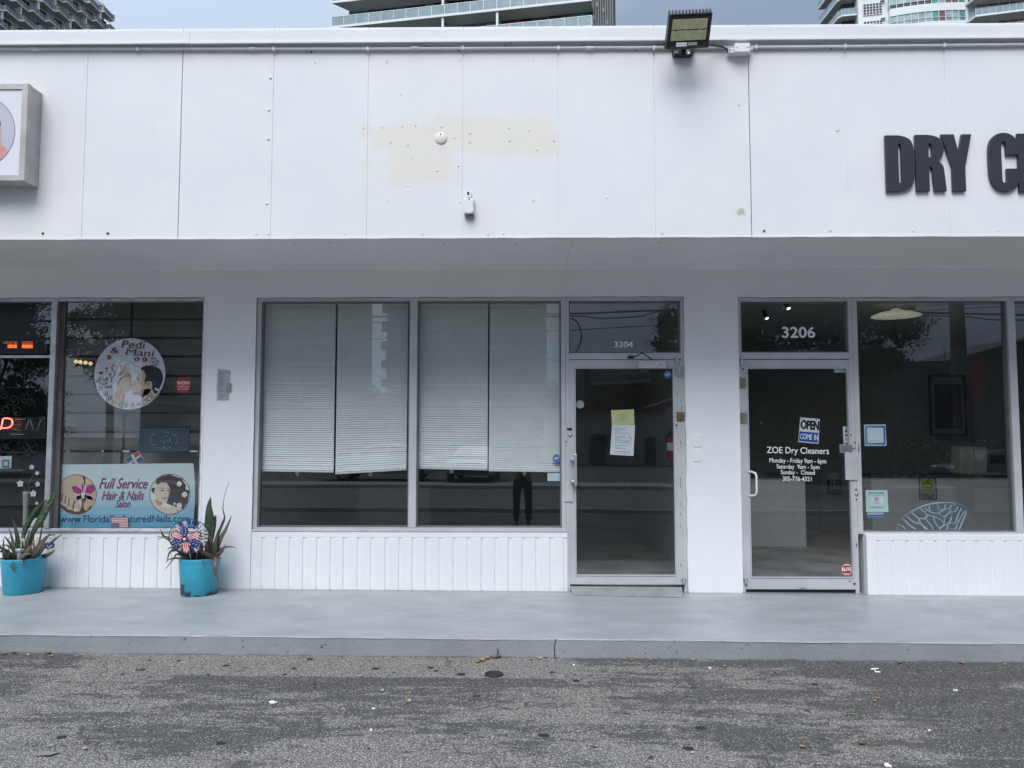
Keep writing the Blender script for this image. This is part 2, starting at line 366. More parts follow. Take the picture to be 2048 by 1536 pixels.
def asphalt():
    m, n, p = newmat('worn_asphalt'); v = n.geo(); p.inputs['Roughness'].default_value = .85; s = n.sep(v)
    agg = n.noise(v, 120, 2, .6)
    vo = n.N.new('ShaderNodeTexVoronoi'); vo.inputs['Scale'].default_value = 118; vo.inputs['Randomness'].default_value = 1; n.L.new(v, vo.inputs['Vector'])
    cs = n.N.new('ShaderNodeSeparateColor'); n.L.new(vo.outputs['Color'], cs.inputs[0])
    stone = n.mix(cs.outputs[0], (.180,.168,.150), (.45,.42,.375))
    stone = n.mix(n.ramp(cs.outputs[1], .93, .95), stone, (.60,.59,.57))
    stone = n.mix(n.ramp(vo.outputs['Distance'], .42, .62, 0, .75), stone, (.055,.054,.053))
    st = n.N.new('ShaderNodeMapping'); st.inputs['Scale'].default_value = (1.0, 3.2, 1.0); st.inputs['Rotation'].default_value = (0, 0, R(6)); n.L.new(v, st.inputs[0])
    big = n.noise(st.outputs[0], 1.1, 5, .62, .5); mid = n.noise(st.outputs[0], 4.5, 5, .65, .3)
    ex = n.math('MULTIPLY', n.math('SUBTRACT', n.noise(v, 9, 6, .75), .5), .16); ez = n.math('MULTIPLY', n.math('SUBTRACT', n.noise(v, 11, 6, .75), .5), .09)
    u = n.math('ADD', s['X'], ex); w = n.math('ADD', s['Y'], ez)
    acc = n.math('ADD', n.math('ADD', .08, n.ramp(big, .36, .68, 0, .42)), n.ramp(mid, .40, .66, 0, .30))
    acc = n.math('ADD', acc, n.ramp(n.noise(st.outputs[0], 15, 4, .65), .46, .66, -.05, .20))
    acc = n.math('ADD', acc, n.ramp(s['X'], -.4, 3.4, 0, .17))
    for b, a, so in ((gb(335,1357,1128,1372), .50, .008), (gb(560,1360,1010,1400), .14, .05), (gb(340,1362,1010,1458), .14, .12), (gb(1150,1312,2100,1334), .40, .03), (gb(1600,1326,2060,1356), .50, .012), (gb(1800,1340,2100,1536), .24, .15),
                     (gb(-200,1300,160,1328), .75, .02), (gb(95,1318,150,1346), .6, .015), (gb(-100,1352,80,1400), .3, .05), (gb(150,1450,520,1492), .26, .08), (gb(1400,1376,1600,1386), .42, .014),
                     (gb(1440,1450,1660,1492), .34, .05), (gb(565,1440,640,1470), .36, .03), (gb(900,1440,1330,1456), .30, .04), (gb(1380,1345,1395,1390), .4, .012)):
        acc = n.math('ADD', acc, n.math('MULTIPLY', n.boxmask(u, w, *b, so), a))
    for b, a, so in ((gb(175,1316,1128,1356), .50, .012), (gb(640,1478,1480,1560), .22, .10), (gb(-100,1490,640,1560), .18, .12), (gb(1130,1350,1200,1480), .12, .10)):
        acc = n.math('SUBTRACT', acc, n.math('MULTIPLY', n.boxmask(u, w, *b, so), a))
    sk = n.N.new('ShaderNodeMapping'); sk.inputs['Scale'].default_value = (2.4, 11, 1); sk.inputs['Rotation'].default_value = (0, 0, R(-14)); n.L.new(v, sk.inputs[0])
    acc = n.math('ADD', acc, n.ramp(n.noise(sk.outputs[0], 1.0, 6, .7, .4), .44, .66, -.10, .26))
    acc = n.math('ADD', acc, n.math('MULTIPLY', n.math('SUBTRACT', n.noise(v, 26, 4, .7), .5), .55))
    acc = n.math('MAXIMUM', n.math('MINIMUM', acc, .635), .15)
    f1 = n.ramp(n.noise(v, 52, 4, .7), .30, .70, 0, 1, False); f2 = n.ramp(n.noise(v, 130, 2, .6), .3, .7, 0, 1, False)
    fine = n.math('ADD', n.math('ADD', n.math('MULTIPLY', f1, .40), n.math('MULTIPLY', f2, .24)), n.math('MULTIPLY', cs.outputs[2], .36))
    cov = n.ramp(n.math('SUBTRACT', acc, fine), -.07, .07)
    seal = n.mix(agg, (.028,.028,.029), (.100,.097,.093))
    c = n.mix(n.math('MULTIPLY', cov, .90), stone, seal)
    ln = n.N.new('ShaderNodeTexVoronoi'); ln.feature = 'DISTANCE_TO_EDGE'; ln.inputs['Scale'].default_value = .55; ln.inputs['Randomness'].default_value = 1.0
    dv = n.N.new('ShaderNodeVectorMath'); dv.operation = 'ADD'; nc = n.N.new('ShaderNodeTexNoise'); nc.inputs['Scale'].default_value = 3; nc.inputs['Detail'].default_value = 6; n.L.new(v, nc.inputs['Vector'])
    sc2 = n.N.new('ShaderNodeVectorMath'); sc2.operation = 'SCALE'; sc2.inputs['Scale'].default_value = .45; n.L.new(nc.outputs['Color'], sc2.inputs[0]); n.L.new(v, dv.inputs[0]); n.L.new(sc2.outputs[0], dv.inputs[1]); n.L.new(dv.outputs[0], ln.inputs['Vector'])
    c = n.mix(n.math('MULTIPLY', n.ramp(ln.outputs['Distance'], .001, .006, .7, 0), n.ramp(n.noise(v, 2, 2), .45, .6)), c, (.035,.034,.034))   # hairline cracks
    c = n.mix(n.ramp(n.noise(v, 13, 2, .4), .725, .745, 0, .85), c, (.03,.03,.03))        # old gum and oil spots
    c = n.mix(n.ramp(n.noise(v, 60, 1, .4), .765, .785, 0, .8), c, (.62,.60,.56))
    n.L.new(c, p.inputs['Base Color'])
    h = n.math('ADD', n.math('MULTIPLY', vo.outputs['Distance'], -.8), n.math('MULTIPLY', n.noise(v, 14, 4), .8))
    n.L.new(n.bump(h, .9, .012), p.inputs['Normal']); return m
M['asphalt'] = asphalt()
M['road'] = pm('road_asphalt', (.20,.20,.20), .85, var=.2, vscale=2, fine=.2)
M['concrete'] = pm('pale_concrete', (.46,.45,.43), .85, var=.15, vscale=2, fine=.1)
M['earth'] = pm('grass_and_dirt', (.07,.085,.045), .9, var=.3, vscale=1.5)
# ================================================================== ground structures
def grid_sheet(name, xs, ys, zf, mat):
    b = MB(); vs = [(x, y, zf(x, y)) for y in ys for x in xs]; nx = len(xs); fs = []
    for j in range(len(ys)-1):
        for i in range(nx-1): fs.append((j*nx+i, j*nx+i+1, (j+1)*nx+i+1, (j+1)*nx+i))
    b.add(vs, fs); o = b.build(name, mat); o['kind'] = 'structure'; return o
xs = [-40, -12, -6, -3, 0, 3, 6, 12, 40]
grid_sheet('ground', [-900, -300, 300, 900], [-900, -300, 300, 900], lambda x, y: -1.2, M['earth'])
grid_sheet('parking_lot', xs, [-11.5, -9, -7, -5, -4, -3, -2.4, YK+.02], zg, M['asphalt'])
ZR = -.139-.03*10.3
def zroad(x, y): return zs(max(-40, min(40, x)))+ZR
grid_sheet('road', [-140, -40, 0, 40, 140], [-20, -11.62], lambda x, y: zroad(x, y)-.02, M['road'])
b = MB()
b.v = [(-40,-11.62,zroad(-40,0)-.1),(40,-11.62,zroad(40,0)-.1),(40,-11.47,zroad(40,0)-.1),(-40,-11.47,zroad(-40,0)-.1),
       (-40,-11.62,zroad(-40,0)+.12),(40,-11.62,zroad(40,0)+.12),(40,-11.47,zroad(40,0)+.12),(-40,-11.47,zroad(-40,0)+.12)]
b.f = [[0,3,2,1],[4,5,6,7],[0,1,5,4],[1,2,6,5],[2,3,7,6],[3,0,4,7]]; b.m = [0]*6; b.sm = [False]*6
b.build('road_kerb', M['concrete'])['kind'] = 'structure'
grid_sheet('far_pavement', [-140, -40, 0, 40, 140], [-22, -20.03, -20.0], lambda x, y: zroad(x, y)+(.1 if y < -20.01 else -.06), M['concrete'])
grid_sheet('far_lot', [-140, -40, 0, 40, 140], [-130, -22.0], lambda x, y: zroad(x, y)+.08, pm('far_lot_asphalt', (.12,.12,.12), .85, var=.25, vscale=.8, fine=.15))
# shop-front walk with a worn front edge
b = MB(); n_ = 260; prof = []
for i in range(n_+1):
    x = -9.2+18.4*i/n_; z = zs(x)
    j = (random.random()-.5); e = .006*math.sin(x*2.1)+.004*math.sin(x*5.3)
    chip = max(0, .007*math.sin(x*3.7+math.sin(x*9))*math.sin(x*1.3))+(.004*random.random() if random.random() < .3 else 0)
    prof.append([(x, .12, z), (x, -.9, z), (x, YK+.040, z+.0005), (x, YK+.008+e*.5, z-.001-chip*.3), (x, YK+.001+e+j*.004, z-.006-chip*.5+j*.003), (x, YK+.003+e*.8, z-.014-chip), (x, YK+.002, z-.17)])
k = len(prof[0])
vs = [p for r in prof for p in r]
fs = [(i*k+q, i*k+q+1, (i+1)*k+q+1, (i+1)*k+q) for i in range(n_) for q in range(k-1)]
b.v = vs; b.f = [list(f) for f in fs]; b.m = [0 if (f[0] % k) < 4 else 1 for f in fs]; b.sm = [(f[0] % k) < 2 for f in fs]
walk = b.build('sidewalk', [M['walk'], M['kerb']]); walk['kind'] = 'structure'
# joints broken through the kerb paint
b = MB()
for (px, y0, y1) in ((1110,1281,1318),(996,1300,1318)):
    for q in range(6):
        yy = y0+(y1-y0)*q/5; p = P(px+random.uniform(-1.5,1.5), yy, YK-.004); b.ellipse(p.x, p.z, random.uniform(.003,.006), .014, p.y-.001*q, 0, 8)
b.build('kerb_crack', M['chip'])['kind'] = 'structure'

# ================================================================== the shop building
BLD = thing('shop_building', 'long white single storey shop row with flat overhanging fascia and three glazed shopfronts', 'building', (0, 0, 0))
XL, XR = -9.0, 9.0
# ---- opening levels
w1x1 = X(405,830); w1x0 = X(-420,830); w1t = Z(594,200); w1b = Z(1064,230)
w2x0 = X(507,830); w2x1 = X(1130,830); w2t = Z(593,940); w2b = Z(1063,815)
d1x1 = X(1372,830)
d2x0 = X(1479,830); w3x0 = X(1722,830); w3x1 = X(2560,830); w3t = Z(593,1750); w3b = Z(1068,1880)
TH = .16
b = MB()
b.box(XL, w1x0, 0, TH, -.15, ZS)
b.box(w1x0, w1x1, 0, TH, w1t, ZS)
b.box(w1x1, w2x0, 0, TH, -.15, ZS)
b.box(w2x0, d1x1, 0, TH, w2t, ZS)
b.box(d1x1, d2x0, 0, TH, -.15, ZS)
b.box(d2x0, w3x1, 0, TH, w3t, ZS)
b.box(w3x1, XR, 0, TH, -.15, ZS)
b.box(XL, XL+.16, TH, 7, -.15, ZS); b.box(XR-.16, XR, TH, 7, -.15, ZS); b.box(XL+.16, XR-.16, 6.84, 7, -.15, ZS)
b.build('wall', M['wall'], BLD)
# rough painted lips on the reveals
def wobble_strip(x, z0, z1, wdt, y, mat_i, b, vertical=True, amp=.004, n=40):
    a = []; c = []
    for i in range(n+1):
        t = z0+(z1-z0)*i/n; d = amp*(random.random()-.5)*2
        if vertical: a.append((x+d, t)); c.append((x+wdt+d*.4, t))
        else: a.append((t, x+d)); c.append((t, x+wdt+d*.4))
    b.prism(a+c[::-1], y, y+.012, mat_i)
b = MB()
wobble_strip(w2x0-.010, w2b-.02, w2t, .016, -.006, 0, b); wobble_strip(w2t-.004, w2x0-.01, d1x1, .018, -.006, 0, b, False)
wobble_strip(d1x1-.004, 0.0, w2t-.006, .014, -.006, 0, b); wobble_strip(d2x0-.012, 0.0, w3t-.006, .014, -.006, 0, b)
wobble_strip(w3t-.004, d2x0, w3x1, .018, -.006, 0, b, False); wobble_strip(w1x1-.006, w1b, w1t, .016, -.006, 0, b)
wobble_strip(w1t-.004, w1x0, w1x1, .016, -.006, 0, b, False)
b.build('paint_lip', M['wall'], BLD)
# ---- soffit with board joints, roof
b = MB(); js = [-9.0, -6.7, -3.55, X(735,540), X(1130,540)+.0, X(1500,510), X(1880,520), 5.6, 9.0]
for i in range(len(js)-1):
    b.box(js[i]+.0015, js[i+1]-.0015, YF+.085, -.001, ZS, ZS+.05)
b.build('soffit', M['wall'], BLD)
b = MB(); b.box(XL, XR, YF+.085, 7, ZS+.06, ZS+.30); b.build('roof', pm('gravel_roof', (.3,.3,.29), .9, fine=.2), BLD)
for (px, py) in ((591,488),(888,488),(1033,488),(660,485),(1318,485)): 
    p = P(px, py, YF+.16); q = G(px, py, ZS); MB().lathe([(.006,-.003),(.006,.0)], (q.x, q.y, ZS-.0005), 10).build('screw_hole', M['chip'], BLD)
# ---- fascia boards
PT = Z(88, 1024, YF)+.15
seams = [(361,.006),(170,.003),(545,.003),(735.5,.003),(925.5,.0035),(1116.7,.003),(1309.5,.0035),(1500,.006),(1694,.003),(1894,.003)]
sx = sorted((X(px, 280, YF), w) for px, w in seams)
sp_ = sx[1][0]-sx[0][0]
full = [(sx[0][0]-sp_*k, .003) for k in range(6, 0, -1)]+sx+[(sx[-1][0]+sp_*k, .003) for k in range(1, 7)]
full = [q for q in full if XL < q[0] < XR]
edges = [(XL, 0)]+full+[(XR, 0)]
b = MB()
for i in range(len(edges)-1):
    x0 = edges[i][0]+edges[i][1]/2; x1 = edges[i+1][0]-edges[i+1][1]/2
    o = random.uniform(-.0012, .0012)
    b.box(x0, x1, YF+o, YF+.05, ZS-.012, PT)
fo = b.build('fascia', M['fascia'], BLD, bevel=.003)
b = MB()
for x, w in full:
    b.box(x-.012, x+.012, YF+(.03 if w > .005 else .0045), YF+.06, ZS-.010, PT-.01, 1 if w > .005 else 0)
b.box(XL, XR, YF+.062, YF+.10, ZS-.004, PT-.01, 0)
b.build('fascia_backing', [M['fascia'], M['chip']], BLD)
# bright drip lip along the bottom of the fascia
b = MB(); n_ = 120
a = [(XL+(XR-XL)*i/n_, ZS-.018+random.uniform(-.0025,.0025)) for i in range(n_+1)]
b.prism(a+[(XR, ZS-.008), (XL, ZS-.008)], YF-.006, YF+.03); b.build('drip_edge', M['coping'], BLD)
# screws, filled holes and open holes in the fascia
for (px, py) in ((541,156),(538,220),(537,278),(534,407)):
    p = P(px, py, YF); MB().lathe([(.011,.0),(.010,.004),(.004,.007),(0,.0075)], (p.x, YF-.002, p.z), 14, 0, 'y').build('screw_head', M['fascia'], BLD)
for (px, py, r) in ((86,467,.011),(216,467,.011),(1528,462,.010),(276,104,.008),(623,104,.008),(918,102,.008),(1273,101,.007),(1662,98,.008),(580,94,.004),(853,92,.005),(884,93,.005),(1010,92,.006),(1032,91,.005),(1168,91,.006),(1328,88,.007),
                    (804,254,.004),(831,252,.004),(727,257,.004),(802,190,.004),(884,271,.005),(1058,262,.004),(1067,122,.004),(823,319,.003),(850,320,.003),(917,333,.005),(920,122,.004),(1240,402,.002),(1635,88,.005),(1815,84,.004),(1980,83,.005)):
    p = P(px, py, YF); MB().ellipse(p.x, p.z, r, r*.9, YF-.0035, 0, 10).build('nail_hole', M['chip'], BLD)
M['filler'] = pm('filler_rings', (.74,.74,.73), .7, var=.15, vscale=80)
for (px, py, r) in ((512,468,.014),(536,468,.013),(689,468,.010),(844,468,.015),(976,469,.010),(1007,468,.008),(763,254,.010),(781,284,.012),(816,290,.010),(883,253,.010),(908,275,.009),(940,266,.011),(940,284,.010),(1018,256,.008),(1019,281,.010),(1108,281,.011),(1074,299,.008),(874,341,.011),(816,371,.009),(1214,395,.013),(1067,400,.012),(920,404,.009),(776,402,.009),(630,126,.008),(774,124,.010),(1478,209,.013),(1675,259,.016),(1324,466,.015),(1660,460,.013),(1826,461,.010),(1995,461,.010)):
    p = P(px, py, YF); MB().lathe([(r,.0),(r*.85,.0018),(r*.45,.001),(r*.2,-.001),(0,-.0015)], (p.x, YF-.0012, p.z), 12, 0, 'y').build('filled_hole', M['filler'], BLD)
# ---- metal coping along the top, in three lapped lengths
ztop = Z(57, 1024, YF-.05); zlip = Z(81, 1024, YF-.05)
cx = [XL-.03, X(379,75,YF-.05), X(1852,60,YF-.05), XR+.03]
for i in range(3):
    b = MB(); y0 = YF-.048-(.004 if i == 0 else 0)
    n_ = 60; x0, x1 = cx[i], cx[i+1]
    top = [(x0+(x1-x0)*k/n_, ztop+random.uniform(-.003,.003)+.004*math.sin(k*.7+i)) for k in range(n_+1)]
    bot = [(x0+(x1-x0)*k/n_, zlip+random.uniform(-.0015,.0015)) for k in range(n_+1)]
    b.prism(top+bot[::-1], y0, y0+.012)
    b.box(x0, x1, y0-.014, y0+.004, zlip-.012, zlip+.001)          # out-turned lip
    b.box(x0, x1, y0+.013, YF+.30, ztop-.03, ztop-.012)
    b.build('coping', M['coping'], BLD)
b = MB(); b.box(XL, XR, YF-.03, YF+.04, zlip-.001, ztop-.035); b.box(XL, XR, YF+.11, YF+.25, ZS+.32, ztop-.036); b.build('parapet', M['coping'], BLD)
# ---- ribbed stall boards under the windows
def stall_board(x0, x1, z1, y, pitch=.132, gap=.030, cap_l=True, z1r=None):
    b = MB(); x = x0; i = 0
    zz = lambda q: zs(q)-.03
    while x < x1-.01:
        e = min(x+pitch-gap+random.uniform(-.006,.006), x1)
        xa = x+random.uniform(-.002,.002); t = random.uniform(-.003,.003)
        b.prism([(xa, zz(xa)), (e, zz(e)), (e+t, z1-.06), (xa+t*.5, z1-.06)], y+random.uniform(-.002,.001), y+.05)
        x += pitch
    b.box(x0, x1, y+.009, y+.06, -.12, z1-.061)
    b.box(x0, x1, y+.001, y+.058, z1-.0605, z1-.002)
    b.box(x0, x1, y+.061, TH, -.12, z1-.002)
    return b.build('stall_board', M['panel'], BLD, bevel=.006)
stall_board(w1x0, w1x1-.001, w1b, .002)
stall_board(w2x0+.001, w2x1+.02, w2b, .002)
stall_board(w3x0+.004, w3x1, w3b, -.030)
# ================================================================== window and door parts
def rect_frame(b, x0, x1, z0, z1, w, y0, y1, m=0, wb=None, wt=None):
    wb = w if wb is None else wb; wt = w if wt is None else wt
    b.box(x0, x0+w, y0, y1, z0, z1, m); b.box(x1-w, x1, y0, y1, z0, z1, m)
    b.box(x0+w, x1-w, y0, y1, z0, z0+wb, m); b.box(x0+w, x1-w, y0, y1, z1-wt, z1, m)
def pane(x0, x1, z0, z1, y, parent, name='pane'):
    b = MB(); b.poly([(x0, z0), (x1, z0), (x1, z1), (x0, z1)], y); return b.build(name, M['glass'], parent)
YG = .075
# middle shop window
x_dl = X(1133,830)
mid_win = MB(); fw = .042
rect_frame(mid_win, w2x0+.006, x_dl-.006, w2b, w2t-.005, fw, .022, .12, wb=.034, wt=.034)
xm0, xm1 = X(818.5,830), X(832,830)
mid_win.box(xm0-.004, xm1+.004, .018, .121, w2b+.034, w2t-.039)
mw = mid_win.build('window', M['frame'], BLD, bevel=.003)
b = MB()
rect_frame(b, w2x0+.048, xm0-.004, w2b+.034, w2t-.039, .014, .045, .10)
rect_frame(b, xm1+.004, x_dl-.048, w2b+.034, w2t-.039, .014, .045, .10)
b.build('glazing_bead', M['bead'], mw, bevel=.002)
pane(w2x0+.05, xm0-.006, w2b+.036, w2t-.041, YG, mw); pane(xm1+.006, x_dl-.050, w2b+.036, w2t-.041, YG, mw)
b = MB(); b.box(w2x0-.004, w2x1+.018, -.004, .021, w2b-.002, w2b+.016); b.build('sill', M['frame'], mw, bevel=.004)
# salon window
b = MB()
rect_frame(b, w1x0+.004, w1x1-.004, w1b, w1t-.004, .026, .022, .12, wb=.03, wt=.034)
b.build('window', M['silver'], BLD, bevel=.003); sw = bpy.data.objects['window.001']
xs0, xs1 = X(94,830), X(105,830)
b = MB(); b.box(xs0, xs1, .008, .121, w1b+.03, w1t-.038); b.build('mullion', M['silver'], sw, bevel=.004)
b = MB(); b.box(xs1+.001, xs1+.055, .055, .12, w1b+.031, w1t-.039); b.build('mullion', pm('weathered_brown_trim', (.10,.095,.09), .6, var=.2), sw)
xq = X(-330,830); b = MB(); b.box(xq-.02, xq+.02, .02, .121, w1b+.03, w1t-.038); b.build('mullion', M['silver'], sw)
pane(xs1+.002, w1x1-.03, w1b+.031, w1t-.039, YG, sw); pane(xq+.02, xs0-.001, w1b+.031, w1t-.039, YG, sw); pane(w1x0+.03, xq-.02, w1b+.031, w1t-.039, YG, sw)
b = MB(); b.box(w1x0, w1x1+.004, -.012, .021, w1b-.004, w1b+.022); b.build('sill', M['silver'], sw, bevel=.004)
b = MB()
zz = Z(712,60); b.box(xq+.02, xs0-.001, .05, .12, zz-.012, zz+.012); b.build('transom_bar', M['silver'], sw, bevel=.002)
# dry cleaner window
b = MB()
xr0, xr1 = X(2026,830), X(2041,830)
rect_frame(b, w3x0-.05, w3x1-.01, w3b-.005, w3t-.005, .05, .022, .12, wb=.022, wt=.034)
b.box(xr0, xr1, .018, .121, w3b+.017, w3t-.039)
rw = b.build('window', M['frame'], BLD, bevel=.003)
b = MB(); rect_frame(b, w3x0, xr0, w3b+.017, w3t-.039, .012, .045, .10); rect_frame(b, xr1, w3x1-.06, w3b+.017, w3t-.039, .012, .045, .10); b.build('glazing_bead', M['bead'], rw, bevel=.002)
pane(w3x0+.001, xr0-.001, w3b+.018, w3t-.04, YG, rw); pane(xr1+.001, w3x1-.061, w3b+.018, w3t-.04, YG, rw)
# ---- transoms and doors
def doorway(x0, x1, zt, zb_t, zbar0, zbar1, name_num, numbox, bold, floor):
    b = MB()
    rect_frame(b, x0, x1, zbar1, zt, .034, .022, .12, wb=.001, wt=.036)
    b.box(x0, x0+.034, .022, .12, floor-.05, zbar1-.001); b.box(x1-.034, x1, .022, .12, floor-.05, zbar1-.001)
    b.box(x0+.034, x1-.034, .022, .12, zbar0, zbar1+.002)
    tr = b.build('transom_window', M['frame'], BLD, bevel=.003)
    b = MB(); rect_frame(b, x0+.034, x1-.034, zbar1+.002, zt-.036, .013, .045, .10); b.build('glazing_bead', M['bead'], tr, bevel=.002)
    pane(x0+.036, x1-.036, zbar1+.003, zt-.038, YG, tr)
    b = MB(); p0 = P(numbox[0], numbox[3], YG); p1 = P(numbox[2], numbox[1], YG)
    b.text(name_num, p0.x, p1.x, p0.z, p1.z, YG-.003, 0, bold); b.build('street_number', M['vinyl'], tr)
    return tr
def door(x0, x1, z0, z1, stile, rail_t, rail_b, kind):
    b = MB(); y0, y1 = .026, .072
    b.box(x0, x0+stile[0], y0, y1, z0, z1); b.box(x1-stile[1], x1, y0, y1, z0, z1)
    b.box(x0+stile[0], x1-stile[1], y0, y1, z1-rail_t, z1); b.box(x0+stile[0], x1-stile[1], y0, y1, z0, z0+rail_b)
    gx0, gx1, gz0, gz1 = x0+stile[0], x1-stile[1], z0+rail_b, z1-rail_t
    rect_frame(b, gx0, gx1, gz0, gz1, .008, .018, .060)
    d = b.build('door', M['door_metal'], BLD, bevel=.0025)
    pane(gx0+.008, gx1-.008, gz0+.008, gz1-.008, .05, d)
    return d, (gx0, gx1, gz0, gz1)
dz0 = Z(1170,1250); dzt = Z(719,1250)
bar1a, bar1b = Z(718,1250), Z(706,1250)
x_dr = d1x1-.002
doorway(x_dl-.005, x_dr, w2t-.005, 0, bar1a, bar1b, '3204', (1228,683,1266,695), .02, 0)
dx0, dx1 = X(1137.5,840), X(1365,840)
DA, ga = door(dx0, dx1, dz0, dzt, (.062, .075), .078, .082, 'a')
b = MB(); b.box(dx0-.012, dx1+.012, .075, .11, dz0-.03, dzt+.012); 
b2 = MB(); rect_frame(b2, dx0-.010, dx1+.010, dz0-.03, dzt+.011, .0095, .034, .09); b2.build('seal', M['seal'], DA)
e0 = Z(1180,1600); e1 = Z(719,1600)
bar2a, bar2b = Z(717.5,1600), Z(705,1600)
doorway(d2x0+.002, w3x0-.052, w3t-.005, 0, bar2a, bar2b, '3206', (1564,653.5,1630,676), .03, -.01)
ex0, ex1 = X(1484.5,840), X(1711,840)
DB, gbx = door(ex0, ex1, e0, e1, (.062, .050), .078, .108, 'b')
b2 = MB(); rect_frame(b2, ex0-.009, ex1+.009, e0-.02, e1+.011, .0085, .034, .09); b2.build('seal', M['seal'], DB)
# hinges: butt leaf pair with knuckle and screws
def hinge(px, py, w, h, mat, parent):
    b = MB(); p = P(px, py, 0.02); 
    b.box(p.x-w/2, p.x-.004, .012, .024, p.z-h/2, p.z+h/2); b.box(p.x+.004, p.x+w/2, .012, .024, p.z-h/2, p.z+h/2)
    b.tube([(p.x, .012, p.z-h/2-.004), (p.x, .012, p.z+h/2+.004)], .0065, 10)
    for sx_ in (-1, 1):
        for k in (-1, 0, 1):
            b.lathe([(.004,.0),(.003,.0015),(0,.002)], (p.x+sx_*w*.30, .0118, p.z+k*h*.33), 8, 0, 'y')
    return b.build('hinge', mat, parent, bevel=.001)
hinge(1359,743,.078,.085, M['steel'], DA); hinge(1361,833,.074,.085, M['rust'], DA)
hinge(1483,766,.080,.095, M['brass'], DB); hinge(1485,836,.080,.095, M['brass'], DB)
def pivot(px, py, parent, mat):
    b = MB(); p = P(px, py, .01); b.lathe([(.013,-.02),(.013,.012),(.010,.02),(.010,.03)], (p.x, .012, p.z), 16); b.box(p.x-.022, p.x+.018, .0, .03, p.z+.031, p.z+.040); b.build('pivot', mat, parent)
pivot(1354,722,DA,M['silver']); pivot(1484,725,DB,M['silver']); pivot(1492,1165,DB,M['silver']); pivot(1368,1166,DA,M['silver'])
# left door furniture: closer, pull bar, locks
b = MB(); p0 = P(1276,737,-.01); p1 = P(1331,722,-.01); b.box(p0.x, p1.x, -.045, .025, p0.z, p1.z)
b.build('door_closer', M['door_metal'], DA, bevel=.005)
b = MB(); q = P(1324,729,-.05); b.lathe([(.012,0),(.012,.003),(0,.004)], (p1.x-.05, -.045, (p0.z+p1.z)/2), 16, 0, 'y'); b.build('closer_plate', M['steel'], DA)
b = MB(); a = P(1304,719,-.04); e = P(1284,706,-.10); f = P(1262,714,-.0)
b.tube([a, P(1294,712,-.08), e], .006, 8); b.tube([e, P(1272,712,-.06), (f.x, .01, f.z)], .006, 8); b.box(f.x-.03, f.x+.03, -.002, .022, f.z-.012, f.z+.012)
b.build('closer_arm', pm('dark_oily_arm', (.045,.04,.04), .5, .4), DA)
b = MB(); x = X(1151,940,-.05)
h0, h1 = Z(972,1151,-.05), Z(908,1151,-.05)
b.box(x-.012, x+.014, -.062, -.042, h0, h1); 
for zc in (Z(919,1151), Z(963,1151)): b.box(x-.045, x+.002, -.050, .026, zc-.012, zc+.012)
b.build('pull_handle', M['silver'], DA, bevel=.004)
def cyl_lock(px, py, parent, y=.026, r=.016):
    b = MB(); p = P(px, py, y); b.lathe([(r,0),(r,.008),(r*.8,.012),(r*.5,.010),(r*.45,.013),(0,.013)], (p.x, y, p.z), 20, 0, 'y'); return b.build('lock', M['steel'], parent)
cyl_lock(1140,870,DA); cyl_lock(1141,981,DA)
b = MB(); p0 = P(1128,1003,.015); p1 = P(1146,966,.015); b.box(p0.x, p1.x, .008, .0255, p0.z, p1.z); b.build('latch_guard', M['door_metal'], DA, bevel=.002)
b = MB(); p0 = P(1134,861,.02); p1 = P(1144,856,.02); b.box(p0.x, p1.x, .021, .0258, p0.z, p1.z); b.build('old_lock_slot', M['chip'], DA)
# right door furniture
b = MB(); p0 = P(1692,960,-.0); p1 = P(1715,905,0); b.box(p0.x, p1.x, .006, .0255, p0.z, p1.z); b.build('latch_guard', M['door_metal'], DB, bevel=.003)
cyl_lock(1707,896,DB); cyl_lock(1713,988,DB, r=.019)
b = MB(); p0 = P(1678,906,.03); p1 = P(1703,889,.03); b.box(p0.x, p1.x, .010, .0172, p0.z, p1.z); b.build('push_plate', M['steel'], DB, bevel=.002)
b = MB(); hx = X(1500,965,-.03); za, zb = Z(992,1500,-.03), Z(944,1500,-.03)
pts = [(hx, .024, zb), (hx+.03, .0, zb), (hx+.052, -.035, zb-.012), (hx+.058, -.045, zb-.04), (hx+.058, -.045, za+.04), (hx+.052, -.035, za+.012), (hx+.03, .0, za), (hx, .024, za)]
b.tube(pts, .010, 10); b.build('pull_handle', M['white'], DB)
def chips(parent, lst, y=.0255):
    for (px, py, rw_, rh) in lst:
        b = MB()
        p = P(px, py, y); k = 7; b.poly([(p.x+rw_*math.cos(2*math.pi*q/k)*random.uniform(.55,1.15), p.z+rh*math.sin(2*math.pi*q/k)*random.uniform(.55,1.15)) for q in range(k)], y-.0006)
        b.build('chipped_paint', M['chip'], parent)
chips(DB, [(1712,979,.014,.009),(1713,999,.010,.010),(1709,1167,.016,.009),(1718,898,.006,.05),(1486,738,.010,.012),(1491,745,.005,.012),(1710,885,.015,.007),(1713,1090,.005,.03),(1712,1050,.004,.008),(1702,870,.006,.012),(1700,1162,.018,.004),(1605,1176,.05,.004)], .0175)
MB().box(X(1129,865), X(1134,865), .006, .022, Z(882,1130), Z(866,1130)).build('strike_plate', M['door_metal'], DA)
lst = []
for q in range(26): lst.append((1353+random.uniform(-2,2)+ (10 if random.random() < .5 else 0), random.choice([random.uniform(752,790), random.uniform(842,862), random.uniform(800,835)]), random.uniform(.002,.005), random.uniform(.004,.009)))
lst += [(1361,906+random.uniform(-50,240), .0025, .02) for _ in range(9)]
chips(DA, lst, .0215)
